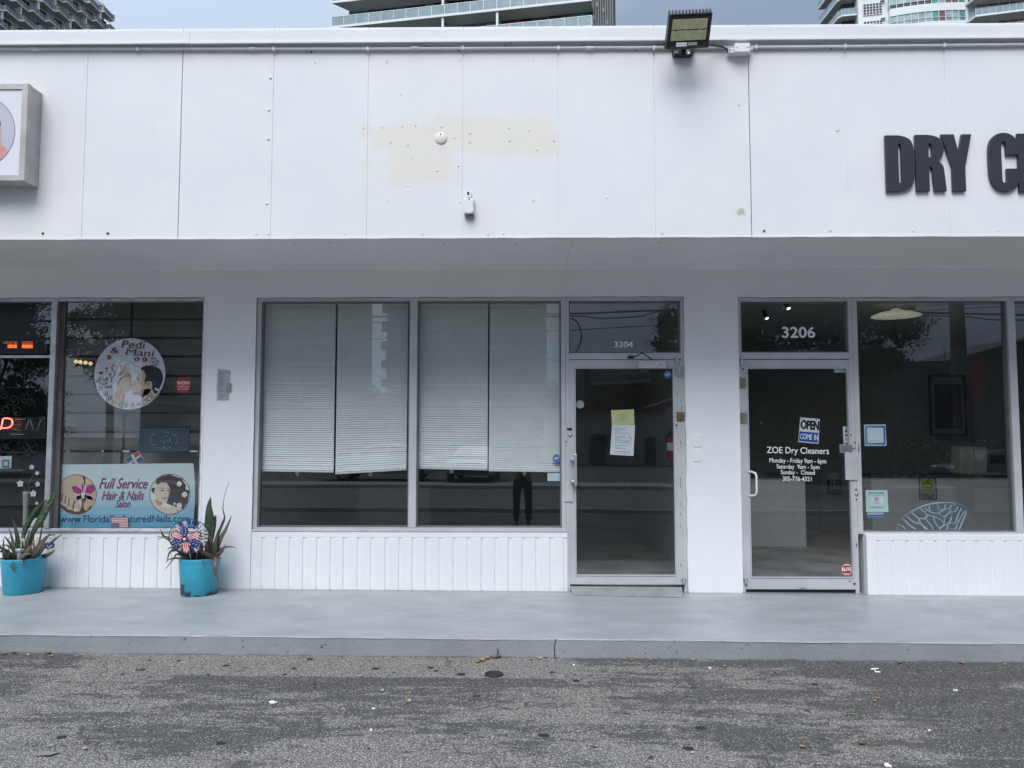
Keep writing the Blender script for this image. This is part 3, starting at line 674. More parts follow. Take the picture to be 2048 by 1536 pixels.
# ================================================================== rooms behind the glass
xp1 = (w1x1+w2x0)/2; xp2 = (d1x1+d2x0)/2; YB = 5.2
def room(x0, x1, wall, floor, cz=2.95):
    b = MB(); b.box(x0, x1, TH+.001, YB, -.06, -.012); b.build('room_floor', floor, BLD)
    b = MB(); b.box(x0, x1, YB, YB+.08, -.1, ZS-.01); b.box(x0, x1, TH+.002, YB-.001, cz, cz+.06); b.build('room_wall', wall, BLD)
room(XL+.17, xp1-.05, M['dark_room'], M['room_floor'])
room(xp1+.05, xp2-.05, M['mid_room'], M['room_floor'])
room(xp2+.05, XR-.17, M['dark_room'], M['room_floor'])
b = MB(); b.box(xp1-.05, xp1+.05, TH+.003, YB, -.1, ZS-.02); b.build('partition_wall', M['mid_room'], BLD)
b = MB(); b.box(xp2-.05, xp2+.05, TH+.003, YB, -.1, ZS-.02); b.build('partition_wall', M['mid_room'], BLD)
# half-wall inside the empty shop
b = MB(); p0 = P(716,1010,2.6); b.box(p0.x, P(860,1000,2.6).x, 2.6, 2.7, -.02, P(716,968,2.6).z); b.build('half_wall', M['mid_room'], BLD)

# ------------------------------------------------------------------ window blinds of the empty shop
M['slat'] = pm('pale_blind_slat', (.86,.865,.845), .45, var=.03, vscale=5)
M['rail'] = pm('blind_rail', (.66,.70,.67), .45, var=.03)
def blind(tl, tr, bl, br, label):
    Y = .118
    a, c, d, e = P(*tl, Y), P(*tr, Y), P(*bl, Y), P(*br, Y)
    t = thing('window_blind', label, 'blind', ((a.x+c.x)/2, Y, a.z), 'blinds in the middle shop window')
    b = MB(); b.box(a.x, c.x, Y-.014, Y+.02, a.z-.028, a.z); b.build('headrail', M['rail'], t, bevel=.002)
    zt = a.z-.03; n = int((zt-(d.z+e.z)/2)/.0215); b = MB()
    for i in range(n+1):
        k = i/n; x0 = a.x+(d.x-a.x)*k; x1 = c.x+(e.x-c.x)*k
        # slats hang level until the last third, then follow the crooked bottom rail
        w_ = max(0, (k-.60)/.40)**1.3; zl = zt+((d.z+e.z)/2-zt)*k
        zL = zl+(d.z-(d.z+e.z)/2)*w_; zR = zl+(e.z-(d.z+e.z)/2)*w_
        yj = random.uniform(-.0012, .0012)
        pr = [(-.0060, .0111), (-.0015, -.0002), (.0060, -.0111)] 
        til = random.uniform(-.05,.05)
        vs = []
        for (x, z) in ((x0, zL), (x1, zR)):
            for (dy, dz) in pr: vs.append((x, Y+dy*(1+til)+yj, z-dz*1.04))
        b.add(vs, [(0,3,4,1),(1,4,5,2)], 0, True)
    b.build('slats', M['slat'], t)
    b = MB(); ang = math.atan2(e.z-d.z, e.x-d.x); mid = (Vector(d)+Vector(e))/2; hl = (Vector(e)-Vector(d)).length/2
    b.obox((mid.x, Y, mid.z-.006), ((math.cos(ang)*hl,0,math.sin(ang)*hl), (0,.011,0), (-math.sin(ang)*.007,0,math.cos(ang)*.007))); b.build('bottom_rail', M['rail'], t, bevel=.002)
    rx = mid.x; q = [(rx+.012*math.cos(u*math.pi/5), Y-.012, mid.z-.030+.016*math.sin(u*math.pi/5)) for u in range(11)]
    b = MB(); b.tube(q, .0022, 6, cap=False); b.build('pull_ring', M['rail'], t)
    for f_ in (.25, .75):
        b = MB(); xb = a.x+(c.x-a.x)*f_; b.box(xb-.014, xb+.014, Y-.018, Y+.022, a.z-.012, a.z+.010); b.build('bracket', M['white'], t)
    return t
blind((529.8,604.7),(672,604.7),(523,939.8),(667,942.5), 'pale slatted blind leftmost in the middle shop window, hanging nearly straight')
blind((676,604.7),(816.8,604.7),(671,946),(812.7,937.4), 'crooked pale blind whose bottom rail tilts up towards the mullion')
blind((835,604.7),(976,604.7),(832,934.7),(975,938), 'shortest pale blind, just right of the mullion, bottom rail sloping gently')
blind((980,604.7),(1120.5,604.7),(977.5,939.8),(1120.5,941.8), 'pale blind nearest the door, behind the blue alarm sticker')
# ================================================================== flat signs, stickers and papers
def mats(*cols): return [pm('print_%d' % (len(bpy.data.materials)), c, .6, var=.015, vscale=9) for c in cols]
def quad_px(b, pts, Y, m=0):
    q = [P(x, y, Y) for x, y in pts]; b.poly([(p.x, p.z) for p in q], Y, m)
def txt_px(b, body, x0, y0, x1, y1, Y, m, bold=0.0, shear=0.0, space=1.0, tf=None):
    a = P(x0, y1, Y); c = P(x1, y0, Y); b.text(body, a.x, c.x, a.z, c.z, Y, m, bold, shear, space, tf)
def ell_px(b, cx, cy, rx, ry, Y, m=0, n=40):
    p = P(cx, cy, Y); q = P(cx+rx, cy-ry, Y); b.ellipse(p.x, p.z, abs(q.x-p.x), abs(q.z-p.z), Y, m, n)
def sheet(name, pts, Y, ms, label, cat, group=None, art=None, th=.0015):
    b = MB(); q = [P(x, y, Y) for x, y in pts]; b.prism([(p.x, p.z) for p in q], Y, Y+th, 0)
    if art: art(b)
    o = b.build(name, ms); return tag(o, label, cat, group)
def slot(b_, Yb): return lambda k: Yb-.0004*k
YI = .088          # just behind the shop glass
# --- 3204 door papers
def art(b):
    Y = .0555
    for k, (x, y, w_, h_) in enumerate(((1232,829,22,1.0),(1234,834,26,.8),(1232,839,24,.8),(1236,844,20,.8))): quad_px(b, [(x,y),(x+w_,y),(x+w_,y+h_),(x,y+h_)], Y, 1)
    ell_px(b, 1245, 834, 7, 9, Y-.0004, 2)
sheet('notice', [(1222,820.5),(1268,818.5),(1269,849),(1224,850)], .056, mats((.66,.72,.36), (.50,.52,.30), (.62,.56,.30)), 'yellow notice taped above the white letter inside the left glass door', 'notice', art=art)
def art(b):
    Y = .0565
    rr = random.Random(3)
    for i in range(17):
        y = 856+i*3.1; x = 1229+rr.uniform(-1, 2); w_ = rr.uniform(8, 34)
        if i in (4, 10, 14): continue
        quad_px(b, [(x,y),(x+w_,y+.6),(x+w_,y+1.5),(x,y+.9)], Y, 1)
    for (x,y) in ((1258,872),(1259,875),(1252,884)): quad_px(b, [(x,y),(x+5,y+4),(x+4.5,y+5),(x-.5,y+1)], Y, 1)
sheet('letter', [(1224,850),(1270,850),(1267,912),(1220,909)], .057, mats((.80,.82,.86), (.35,.36,.38)), 'white printed letter hung below the yellow notice on the left door', 'letter', art=art)
def octa(cx, cy, r): return [(cx+r*math.cos(R(22.5+45*k)), cy+r*math.sin(R(22.5+45*k))) for k in range(8)]
def adt(cx, cy, r, Y, label):
    def art(b):
        quad_px(b, octa(cx, cy, r*.9), Y-.0006, 1)
        txt_px(b, 'ADT', cx-r*.62, cy-r*.30, cx+r*.62, cy+r*.30, Y-.0012, 2, .03, .25)
    return sheet('alarm_sticker', octa(cx, cy, r), Y, mats((.30,.42,.62), (.03,.12,.42), (.75,.8,.86)), label, 'sticker', 'alarm company stickers', art)
adt(1113, 916.5, 8.2, .070, 'blue octagonal alarm sticker at the lower corner of the blinds')
adt(1335, 749, 7.5, .044, 'blue octagonal alarm sticker high in the corner of the left glass door')
b = MB(); p = P(1160,809,.046); b.lathe([(.040,0),(.040,.001),(.034,.0016),(.033,.001),(0,.001)], (p.x, .047, p.z), 32, 0, 'y')
tag(b.build('round_sticker', mats((.28,.33,.35))), 'plain grey round sticker on the left door glass above the lock', 'sticker')
sheet('card', [(1095,946),(1122,946),(1122,962),(1095,962)], YI, mats((.62,.74,.80)), 'blank pale blue card inside the window below the last blind', 'card')
# --- 3206 door
def art(b):
    Y = .0553
    quad_px(b, [(1599.2,862.5),(1637.2,866),(1635.6,885.5),(1597.8,881.8)], Y, 2)
    def tf(x0,y0,x1,y1,sl): 
        return None
    o = P(1599.5,858,Y)
    def skew(px0, py0, px1, py1, sx_, sy_):
        a = P(px0, py1, Y); c = P(px1, py0, Y); Wd = c.x-a.x; Hd = c.z-a.z
        return lambda x, z: (x-(z-a.z)*sx_, z-(x-a.x)*sy_)
    txt_px(b, 'OPEN', 1600.5, 839, 1637.5, 858, Y, 1, .045, 0, .9, skew(1600.5,839,1637.5,858,-.08,.085))
    txt_px(b, 'COME  IN', 1600, 866.5, 1635.5, 878, Y-.0008, 3, .028, 0, .9, skew(1600,866,1635.5,878,-.08,.085))
    for (x, y) in ((1604,836.5),(1633,839.5)): ell_px(b, x, y, 1.1, 1.1, Y-.0004, 1, 10)
sheet('open_sign', [(1600.5,834.5),(1639.5,838),(1637.2,887.5),(1596.5,884)], .057, mats((.80,.82,.85), (.012,.013,.018), (.015,.085,.42), (.80,.84,.90)), 'white and blue plastic sign reading OPEN COME IN, hung inside the right door', 'sign', art=art)
b = MB(); Yd = .0465
for body, x0, y0, x1, y1, bo in (('ZOE Dry Cleaners',1533.8,893.3,1657.7,910,.006),('Monday - Friday 9am - 6pm',1539,915.6,1652.4,927.8,.006),('Saturday  9am - 5pm',1553.3,928.3,1638.7,939.6,.006),('Sunday -  Closed',1561.7,939.8,1629.5,951,.006),('305-776-4321',1565.5,952.6,1622.7,961.4,.006)):
    sl = -.012
    a = P(x0, y1, Yd)
    txt_px(b, body, x0, y0, x1, y1, Yd, 0, bo, 0, 1.0, lambda x, z, a=a: (x, z-(x-a.x)*.018))
# slab serifs on the shop name's capitals
for (x, y0_, y1_, ws) in ((1544.0,893.6,906.8,()),):
    pass
b.build('hours_lettering', M['vinyl'], DB)
def art(b):
    Y = .0553
    for (y0,y1,m) in ((859,865,1),(868,873,2),(876,877,3),(879,880,3),(886,890,3)): quad_px(b, [(1690,y0),(1697,y0),(1697,y1),(1690,y1)], Y, m)
    quad_px(b, [(1691,855),(1697,855),(1697,857),(1691,857)], Y, 3)
sheet('card_sticker', [(1685.5,853),(1698,853.5),(1699,891.5),(1687.5,891)], .057, mats((.74,.76,.77), (.06,.16,.42), (.45,.05,.06), (.03,.03,.04)), 'narrow white payment card sticker beside the right door lock', 'sticker', art=art)
sheet('tag', [(1668,735.5),(1694,735.5),(1694,745),(1668,745)], .057, mats((.62,.70,.76)), 'small blank white tag in the top corner of the right door glass', 'tag')
def art(b):
    Y = .0435
    ell_px(b, 1693.5, 1139, 10.6, 11.2, Y-.0005, 1); ell_px(b, 1693.5, 1139, 9.6, 10.2, Y-.0010, 2)
    quad_px(b, [(1683,1134),(1704,1134),(1704,1143),(1683,1143)], Y-.0015, 2); txt_px(b, 'ELITE', 1684, 1135, 1703, 1142, Y-.002, 3, .05)
    quad_px(b, [(1688,1129.6),(1699,1129.6),(1699,1131),(1688,1131)], Y-.002, 3); quad_px(b, [(1687,1147),(1700,1147),(1700,1148.2),(1687,1148.2)], Y-.002, 3)
sheet('security_sticker', [(1693.5+12*math.cos(k*math.pi/16), 1139+12.6*math.sin(k*math.pi/16)) for k in range(32)], .044, mats((.50,.05,.06), (.70,.55,.55), (.38,.02,.035), (.78,.76,.76)), 'round red sticker reading ELITE at the bottom of the right door glass', 'sticker', art=art)
# --- dry cleaner window stickers
def art(b):
    Y = YI-.0016
    n_ = 8
    for k in range(n_):     # printed blue band, teal to royal blue
        t = k/(n_-1); x0 = 1729.6+40.6*k/n_; x1 = 1729.6+40.6*(k+1)/n_
        quad_px(b, [(x0,851.5+.0*k),(x1,851.5),(x1+1,889.5),(x0+1,889.5)], Y, 2+k)
    quad_px(b, [(1734,855.5),(1766.5,855.5),(1767.5,885.5),(1735.5,885.5)], Y-.0006, 0)
    quad_px(b, [(1738,881),(1764,881),(1764,882.4),(1738,882.4)], Y-.001, 1)
sheet('window_sticker', [(1727.8,849.4),(1771,848.8),(1773,891.4),(1729.6,891.8)], YI, mats((.74,.80,.86), (.50,.56,.64), *[(.13-.10*k/7, .36-.22*k/7, .52-.10*k/7) for k in range(8)]), 'square blue bordered white sticker in the top left of the dry cleaner window', 'sticker', art=art)
def art(b):
    Y = YI-.0016
    txt_px(b, 'Stay Connected', 1738.5, 983.5, 1767.5, 988.5, Y, 1, .02)
    txt_px(b, 'follow us on instagram and more', 1735, 989.2, 1771, 991.4, Y, 1)
    quad_px(b, [(1742,993.5),(1767,993.5),(1767.5,1009.5),(1742.5,1009.5)], Y, 2)
    cols = (3,4,5,6)
    for k in range(4): quad_px(b, [(1748.8,994.6+k*2.1),(1757.6,994.6+k*2.1),(1757.6,996.7+k*2.1),(1748.8,996.7+k*2.1)], Y-.0005, cols[k])
    for (r0, m) in ((3.6,2),(2.9,4),(1.9,2),(1.25,5)): ell_px(b, 1753.2, 998.8, r0, r0, Y-.001-.0003*(3.6-r0), m, 20)
    txt_px(b, 'Instagram', 1746, 1004.6, 1761.5, 1007.8, Y-.0006, 7)
    txt_px(b, 'zoedrycleaners', 1740, 1012.5, 1769, 1017, Y, 1)
sheet('social_media_sticker', [(1731,980.4),(1774.8,980.2),(1777,1023.8),(1732.6,1024.2)], YI, mats((.55,.74,.72), (.05,.22,.22), (.74,.78,.84), (.25,.08,.42), (.50,.08,.30), (.62,.16,.10), (.66,.42,.12), (.05,.05,.06)), 'mint green sticker reading Stay Connected in the dry cleaner window', 'sticker', art=art)
sheet('card', [(1734,1024.5),(1767,1024.5),(1767,1037),(1735,1037)], YI+.004, mats((.42,.47,.52), (.03,.10,.36)), 'grey and blue card tucked below the mint green sticker', 'card',
      art=lambda b: [quad_px(b, [(1735,1030),(1767,1029.5),(1767,1033),(1735,1033.5)], YI+.0032, 1), quad_px(b, [(1735,1034.6),(1766.8,1034.2),(1766.8,1036.6),(1735,1037)], YI+.0032, 1)])
# --- dry cleaner room
M['counter'] = pm('white_counter_laminate', (.70,.71,.71), .5, var=.04)
M['ctop'] = pm('dark_stone_top', (.06,.06,.065), .3, var=.3, vscale=30)
def counter(x0p, x1p, Yc, label):
    p0, p1 = P(x0p, 1000, Yc), P(x1p, 1000, Yc); zt = P(x0p, 951, Yc).z
    t = thing('counter', label, 'counter', ((p0.x+p1.x)/2, Yc, -.01))
    b = MB(); b.box(p0.x, p1.x, Yc, Yc+.55, -.01, zt-.03); b.build('cabinet', M['counter'], t, bevel=.004)
    b = MB(); b.box(p0.x-.02, p1.x+.02, Yc-.03, Yc+.58, zt-.0295, zt+.01); b.build('countertop', M['ctop'], t, bevel=.004)
    return zt
zc = counter(1430, 1611, 3.0, 'white service counter seen through the right glass door')
counter(1744, 2024, 3.0, 'long white counter with dark top behind the lattice chair')
def art(b):
    Y = 2.9925
    ell_px(b, 1855, 970.5, 12.5, 12.5, Y-.001, 2); 
    hz = [(1846,972),(1855,963),(1864,972)]
    b.tube([P(x, y, Y-.004) for x, y in ((1844,972.5),(1851,967),(1855,964),(1859,967),(1866,972.5))], .006, 6, 1); b.tube([P(x, y, Y-.004) for x, y in ((1844,974.5),(1866,974.5))], .006, 6, 1)
    b.tube([P(x, y, Y-.004) for x, y in ((1855,964),(1856.5,962),(1855,960))], .005, 6, 1)
    txt_px(b, 'WE RECYCLE', 1843, 988, 1868.5, 991.4, Y-.001, 1, .05); txt_px(b, 'HANGERS', 1846.5, 992.8, 1866, 996.2, Y-.001, 1, .05)
    for q in ([(1837,955.2),(1872,955.2),(1872.2,957),(1837.2,957)], [(1838.8,997.6),(1874,997.6),(1874,999.4),(1838.9,999.4)], [(1837,957),(1838.8,957),(1840.5,997.6),(1838.8,997.6)], [(1870.4,957),(1872.2,957),(1874,997.6),(1872.2,997.6)]): quad_px(b, q, Y-.001, 1)
sheet('recycling_sign', [(1837,955.2),(1872.2,955.2),(1874,999.4),(1838.8,999.4)], 2.993, mats((.42,.44,.42), (.012,.014,.03), (.46,.46,.06)), 'small white sign with a yellow disc on the counter front, about hangers', 'sign', art=art, th=.006)
# restroom door and sign
Yr = 4.6
p0, p1 = P(1642,1000,Yr), P(1706,1000,Yr); b = MB(); b.box(p0.x, p1.x, Yr, Yr+.04, -.01, P(1660,946,Yr).z); tag(b.build('low_gate', pm('grey_gate_panel', (.20,.21,.21), .6)), 'low grey panel behind the right door carrying a restroom sign', 'gate')
def art(b):
    Y = Yr-.012
    q = lambda pts, m, k: quad_px(b, pts, Y-.001*k, m)
    q([(1660,961.5),(1678,961.5),(1678,979),(1660,979)], 1, 1)
    for cx_ in (1664.5, 1673):
        ell_px(b, cx_, 964, 1.4, 1.6, Y-.002, 0, 14)
    q([(1662.4,966),(1666.6,966),(1666.4,971),(1665.8,977.5),(1663.2,977.5),(1662.6,971)], 0, 2)
    q([(1671.6,966),(1674.4,966),(1676.6,972.5),(1674.4,972.5),(1674,977.5),(1672,977.5),(1671.6,972.5),(1669.6,972.5)], 0, 2)
    q([(1660,983.2),(1678,983.2),(1678,984.4),(1660,984.4)], 1, 1)
sheet('restroom_sign', [(1654,959),(1683.5,959),(1684,988.5),(1654,988)], Yr-.011, mats((.02,.025,.07), (.26,.28,.30)), 'dark blue restroom sign with two figures, low behind the right door', 'sign', art=art, th=.008)
# framed picture
Yp = 4.9
t = thing('framed_picture', 'dark framed picture with grey mount on the dry cleaner back wall', 'picture', tuple(P(1896,871,Yp)))
p0, p1 = P(1862,871,Yp), P(1931,750,Yp)
b = MB(); rect_frame(b, p0.x, p1.x, p0.z, p1.z, .03, Yp, Yp+.04); b.build('frame', M['black'], t, bevel=.004)
b = MB(); b.box(p0.x+.03, p1.x-.03, Yp+.012, Yp+.03, p0.z+.03, p1.z-.03); b.build('mount', pm('grey_green_mount', (.17,.19,.18), .8), t)
b = MB(); q0, q1 = P(1872,857,Yp), P(1922,768,Yp); b.box(q0.x, q1.x, Yp+.008, Yp+.0115, q0.z, q1.z)
b.build('print', pm('dark_blue_print', (.035,.032,.07), .6, var=.5, vscale=5), t)
# pendant lamp
pc = P(1792,632.5,1.3)
t = thing('pendant_lamp', 'wide shallow cream disc pendant lamp in the dry cleaner window', 'lamp', (pc.x, pc.y, pc.z))
wr = (P(1838,632,1.3).x-P(1745,632,1.3).x)/2
b = MB(); b.lathe([(wr,0),(wr*.98,.010),(wr*.7,.04),(wr*.25,.065),(.04,.085),(.0,.09)], pc, 40); b.lathe([(wr*.985,.002),(wr*.5,-.012),(0,-.018)], pc, 40)
b.build('shade', pm('cream_lamp_shade', (.62,.60,.50), .6, var=.03, emit=(1,.95,.75), estr=.10), t)
b = MB(); b.tube([(pc.x, pc.y, pc.z+.11), (pc.x, pc.y, 2.96)], .006, 6); b.build('cord', M['black'], t)
# ceiling spots
M['lamp_on'] = pm('lit_spot_lamp', (.9,.9,.88), .4, var=.0, emit=(1,.97,.92), estr=1.8)
for i, (px, py, lab) in enumerate(((1533.5,636.5,'lit spot lamp nearest the hinges behind the 3206 transom'), (1577,616.5,'lit middle spot lamp of three behind the 3206 transom'), (1600,603.5,'lit spot lamp highest of three behind the 3206 transom'))):
    Yl = (1.5, .85, .5)[i]
    p = P(px, py, Yl); t = thing('ceiling_spot', lab, 'lamp', tuple(p), 'spot lamps in the dry cleaner')
    ax = Vector((.30,.35,-1)).normalized() if i == 9 else Vector((.25,-.45,-1)).normalized(); s0 = Vector(p)-ax*.14
    b = MB(); b.tube([s0, Vector(p)+ax*.0], [.018,.026], 16); b.tube([s0, (s0.x, s0.y, 2.96)], .008, 6); b.build('housing', M['black'], t)
    b = MB(); b.tube([Vector(p)+ax*.001, Vector(p)+ax*.008], [.020,.017], 16); b.build('bulb', M['lamp_on'], t)
    ld = bpy.data.lights.new('spot_light', 'SPOT'); ld.energy = 12; ld.spot_size = R(95); ld.spot_blend = .8; ld.shadow_soft_size = .04; ld.color = (1, .96, .90)
    lo = bpy.data.objects.new('spot_light', ld); COL.objects.link(lo); lo.parent = t; lo.location = ax*.03
    lo.rotation_euler = (-(Vector((.5+i*.35, .75, -1)).normalized())).to_track_quat('Z', 'Y').to_euler()
# till on the counter
p = P(1948,951,3.15)
t = thing('till_terminal', 'cream till terminal with dark screen standing on the long counter', 'till', (p.x, 3.2, zc+.012))
b = MB(); s0, s1 = P(1921,942,3.15), P(1976,893,3.15)
b.prism([(s0.x, zc+.012), (s0.x+.02, s1.z-.03), (s0.x+.06, s1.z), (s1.x-.02, s1.z), (s1.x, s1.z-.05), (s1.x-.01, zc+.012)], 3.16, 3.42); b.build('body', pm('cream_plastic', (.42,.42,.37), .5), t, bevel=.02)
b = MB(); b.box(P(1944,0,3.15).x, P(1972,0,3.15).x, 3.145, 3.162, P(1940,927,3.15).z, P(1940,910,3.15).z); b.build('screen', M['black'], t)
p = P(1985,946,3.1); b = MB(); b.box(p.x-.35, p.x+.25, 3.05, 3.40, zc+.011, zc+.022); b.box(p.x-.28, p.x+.1, 3.08, 3.36, zc+.023, zc+.032)
tag(b.build('paper_stack', pm('loose_papers', (.36,.37,.36), .8)), 'loose stack of papers beside the till on the long counter', 'papers')
# lattice chair
def ch(x, y, dY=0.0): 
    px, py = 1700+x/3.94, 830+y/3.94
    u = (px-1862)/68.0; Yc = .95-.32*max(0, 1-u*u*.9)+dY
    Yc = .70+.26*u*u
    return P(px, py, Yc)
M['chair'] = pm('pale_blue_plastic', (.50,.62,.74), .35, var=.03)
cb = ch(640,925)
t = thing('lattice_chair', 'pale blue plastic chair with branching openwork back in the dry cleaner window', 'chair', (cb.x, .8, -.012))
def smoothpts(pts, k=4):
    out = []
    n = len(pts)
    for i in range(n-1):
        p0, p1, p2, p3 = [Vector(pts[max(0, min(n-1, i+j))]) for j in (-1, 0, 1, 2)]
        for q in range(k):
            s_ = q/k; out.append(.5*((2*p1)+(p2-p0)*s_+(2*p0-5*p1+4*p2-p3)*s_*s_+(3*p1-p0-3*p2+p3)*s_**3))
    out.append(Vector(pts[-1])); return out
b = MB(); rim = [(372,960),(372,925),(378,860),(410,815),(470,770),(560,725),(650,700),(740,692),(820,697),(880,715),(912,745),(905,800),(880,860),(850,925),(835,960)]
b.tube(smoothpts([ch(*q) for q in rim]), .0105, 8)
for br_ in ([(410,815),(445,850),(470,870),(530,915),(560,960)],[(445,795),(495,840),(550,860)],[(485,770),(540,820),(560,860),(630,920),(640,960)],[(555,740),(600,780),(610,790)],[(590,735),(640,770),(690,775)],[(625,718),(630,760),(690,775),(740,745)],[(690,704),(700,745),(740,745),(750,706)],
    [(540,820),(590,820),(650,890),(640,915)],[(610,790),(660,800),(720,830),(740,870),(710,890),(700,925),(690,960)],[(660,800),(665,840),(700,890)],[(690,775),(740,810),(740,870)],[(740,745),(790,740),(780,770),(740,810)],[(790,740),(795,715),(830,710)],[(780,770),(800,800),(780,850),(740,870)],[(850,722),(830,760),(780,770)],[(880,730),(850,790),(830,850),(780,850)],
    [(905,760),(870,810),(850,850),(830,900),(800,960)],[(780,850),(770,890),(820,900)],[(430,825),(470,870)],[(610,790),(590,820)],[(560,860),(590,900),(585,960)],[(770,890),(740,930),(745,960)],[(378,870),(420,880),(440,930),(450,960)],[(905,790),(880,850),(870,880)]):
    b.tube(smoothpts([ch(*q) for q in br_]), .0085, 7)
b.build('openwork_back', M['chair'], t)
b = MB(); b.lathe([(.0,-.02),(.21,-.02),(.235,.0),(.21,.015),(0,.01)], (cb.x+.02, .62, .44), 32); b.build('seat', M['chair'], t)
for (dx, dy) in ((-.17,-.15),(.17,-.15),(-.17,.17),(.17,.17)):
    b = MB(); b.tube([(cb.x+.02+dx*.8, .62+dy*.8, .43), (cb.x+.02+dx*1.15, .62+dy*1.15, -.012)], .012, 8); b.build('leg', M['silver'], t)
# fire extinguisher on the empty shop's side wall
p0 = P(1341,918,.9); p1 = P(1341,862,.9)
t = thing('fire_extinguisher', 'red fire extinguisher with white label inside by the left door jamb', 'extinguisher', (p0.x+.02, .9, p0.z))
b = MB(); h = p1.z-p0.z; b.lathe([(.0,0),(.055,0),(.058,.01),(.058,h*.72),(.045,h*.82),(.018,h*.88),(.018,h*.9),(0,h*.9)], (p0.x+.02, .9, p0.z), 24); b.build('cylinder', pm('red_enamel', (.30,.015,.02), .35), t)
b = MB(); b.lathe([(.0585,h*.30),(.0595,h*.31),(.0595,h*.58),(.0585,h*.59)], (p0.x+.02, .9, p0.z), 24); b.build('label', M['paper'], t)
b = MB(); b.box(p0.x-.02, p0.x+.06, .88, .92, p1.z-.045, p1.z-.005); b.tube([(p0.x+.02,.9,p1.z-.02),(p0.x-.05,.89,p1.z-.06),(p0.x-.05,.88,p0.z+.15)], .009, 6); b.build('valve', M['black'], t)
b = MB(); b.box(p0.x-.005, p0.x+.045, .96, xp2 and 1.02, p0.z+.05, p0.z+.3); b.build('bracket', M['steel'], t)
# ================================================================== salon window
M['screen'] = pm('brown_grey_screen', (.30,.285,.26), .8, var=.12, vscale=2)
p0, p1 = P(112,1060,.5), P(420,596,.5)
b = MB(); b.box(p0.x, w1x1+.35, .5, .54, .45, 2.9); tag(b.build('window_screen', M['screen']), 'brown grey fabric screen standing behind the round salon sign', 'screen')
t = thing('window_grille', 'black metal security grille of level bars behind the salon signs', 'grille', (P(255,1060,.28).x, .28, w1b))
for y in (601,638.6,676,713,752,788.5,826,864,902.5):
    z = P(250,y,.28).z; b = MB(); b.box(P(112,y,.28).x, P(424,y,.28).x, .275, .29, z-.012, z+.012); b.build('bar', M['black'], t)
for (x, y0, y1) in ((262,598,676),(254,826,902),(252,904,940)):
    b = MB(); xx = P(x, 700, .28).x; b.box(xx-.012, xx+.012, .262, .2745, P(x,y1,.28).z, P(x,y0,.28).z); b.build('bar', M['black'], t)
b = MB()
for (x0,x1) in ((111,120),(131,139),(203,206),(245,258),(379,395)):
    q = P((x0+x1)/2, 902.5, .25); b.box(P(x0,902,.25).x, P(x1,902,.25).x, .255, .262, q.z-.008, q.z+.008)
b.build('cable_tie', M['white'], t)
# round salon sign
def S4(x, y): return (x/4.517, 560+y/4.517)
def S7(x, y): return (180+x/9.309, 670+y/9.309)
YS = .09
cx, cy, rx, ry = S7(740,722)[0], S7(740,722)[1], 680/9.309, 685/9.309
sk, skd, red, blk, wht, lil = (.72,.53,.37), (.42,.24,.16), (.20,.015,.03), (.014,.016,.026), (.78,.80,.83), (.54,.50,.60)
ms = mats((.82,.76,.86), (.05,.05,.06), red, blk, wht, sk, skd, (.62,.58,.66), (.12,.05,.03), (.76,.80,.86), (.50,.33,.22), (.68,.54,.40))
b = MB(); p = P(cx, cy, YS); q = P(cx+rx, cy-ry, YS); R0 = (q.x-p.x+q.z-p.z)/2
def lay(pts, m, k): 
    w_ = [S7(*t_) for t_ in pts]; quad_px(b, w_, YS-.001-.00035*k, m)
b.prism([(p.x+R0*math.cos(k*math.pi/40), p.z+R0*math.sin(k*math.pi/40)) for k in range(80)], YS, YS+.004, 1)
b.ellipse(p.x, p.z, R0*.985, R0*.985, YS-.0008, 0, 80)
lay([(430,370),(800,380),(800,560),(420,540)], 9, 1)
def clip(pts, rr=.975):      # keep the artwork inside the disc
    o = []
    for (x, y) in pts:
        d = math.hypot(x-740, (y-722)); 
        o.append((740+(x-740)*min(1, 680*rr/max(d,1)), 722+(y-722)*min(1, 680*rr/max(d,1))))
    return o
# hands, lit and shaded sides of the skin as printed
lay(clip([(570,555),(650,560),(660,600),(740,660),(765,740),(770,860),(785,950),(760,1010),(700,1060),(650,1090),(630,1160),(620,1290),(590,1400),(500,1390),(400,1310),(380,1290),(440,1180),(455,1090),(500,1000),(520,880),(540,800),(545,720),(575,660)]), 5, 2)
lay([(640,640),(700,660),(745,720),(762,830),(775,950),(720,1000),(740,880),(700,780),(620,760),(660,700)], 10, 3)
lay([(575,830),(640,790),(700,830),(740,920),(730,1010),(650,1030),(600,1000),(570,960)], 11, 4)
lay([(505,860),(560,800),(600,790),(570,850),(530,930),(500,960)], 6, 4)
lay([(545,740),(640,650),(640,690),(560,760)], 6, 4); lay([(560,800),(650,750),(655,770),(580,830)], 6, 4)
lay([(575,560),(590,560),(580,660),(568,650)], 6, 4)
lay([(570,1010),(582,1010),(560,1130),(530,1190),(520,1180),(550,1110)], 6, 4); lay([(500,1060),(512,1050),(500,1130),(480,1180),(470,1170)], 6, 4)
lay(clip([(620,1090),(650,1090),(640,1180),(625,1290),(600,1400),(560,1400),(600,1250)]), 10, 4)
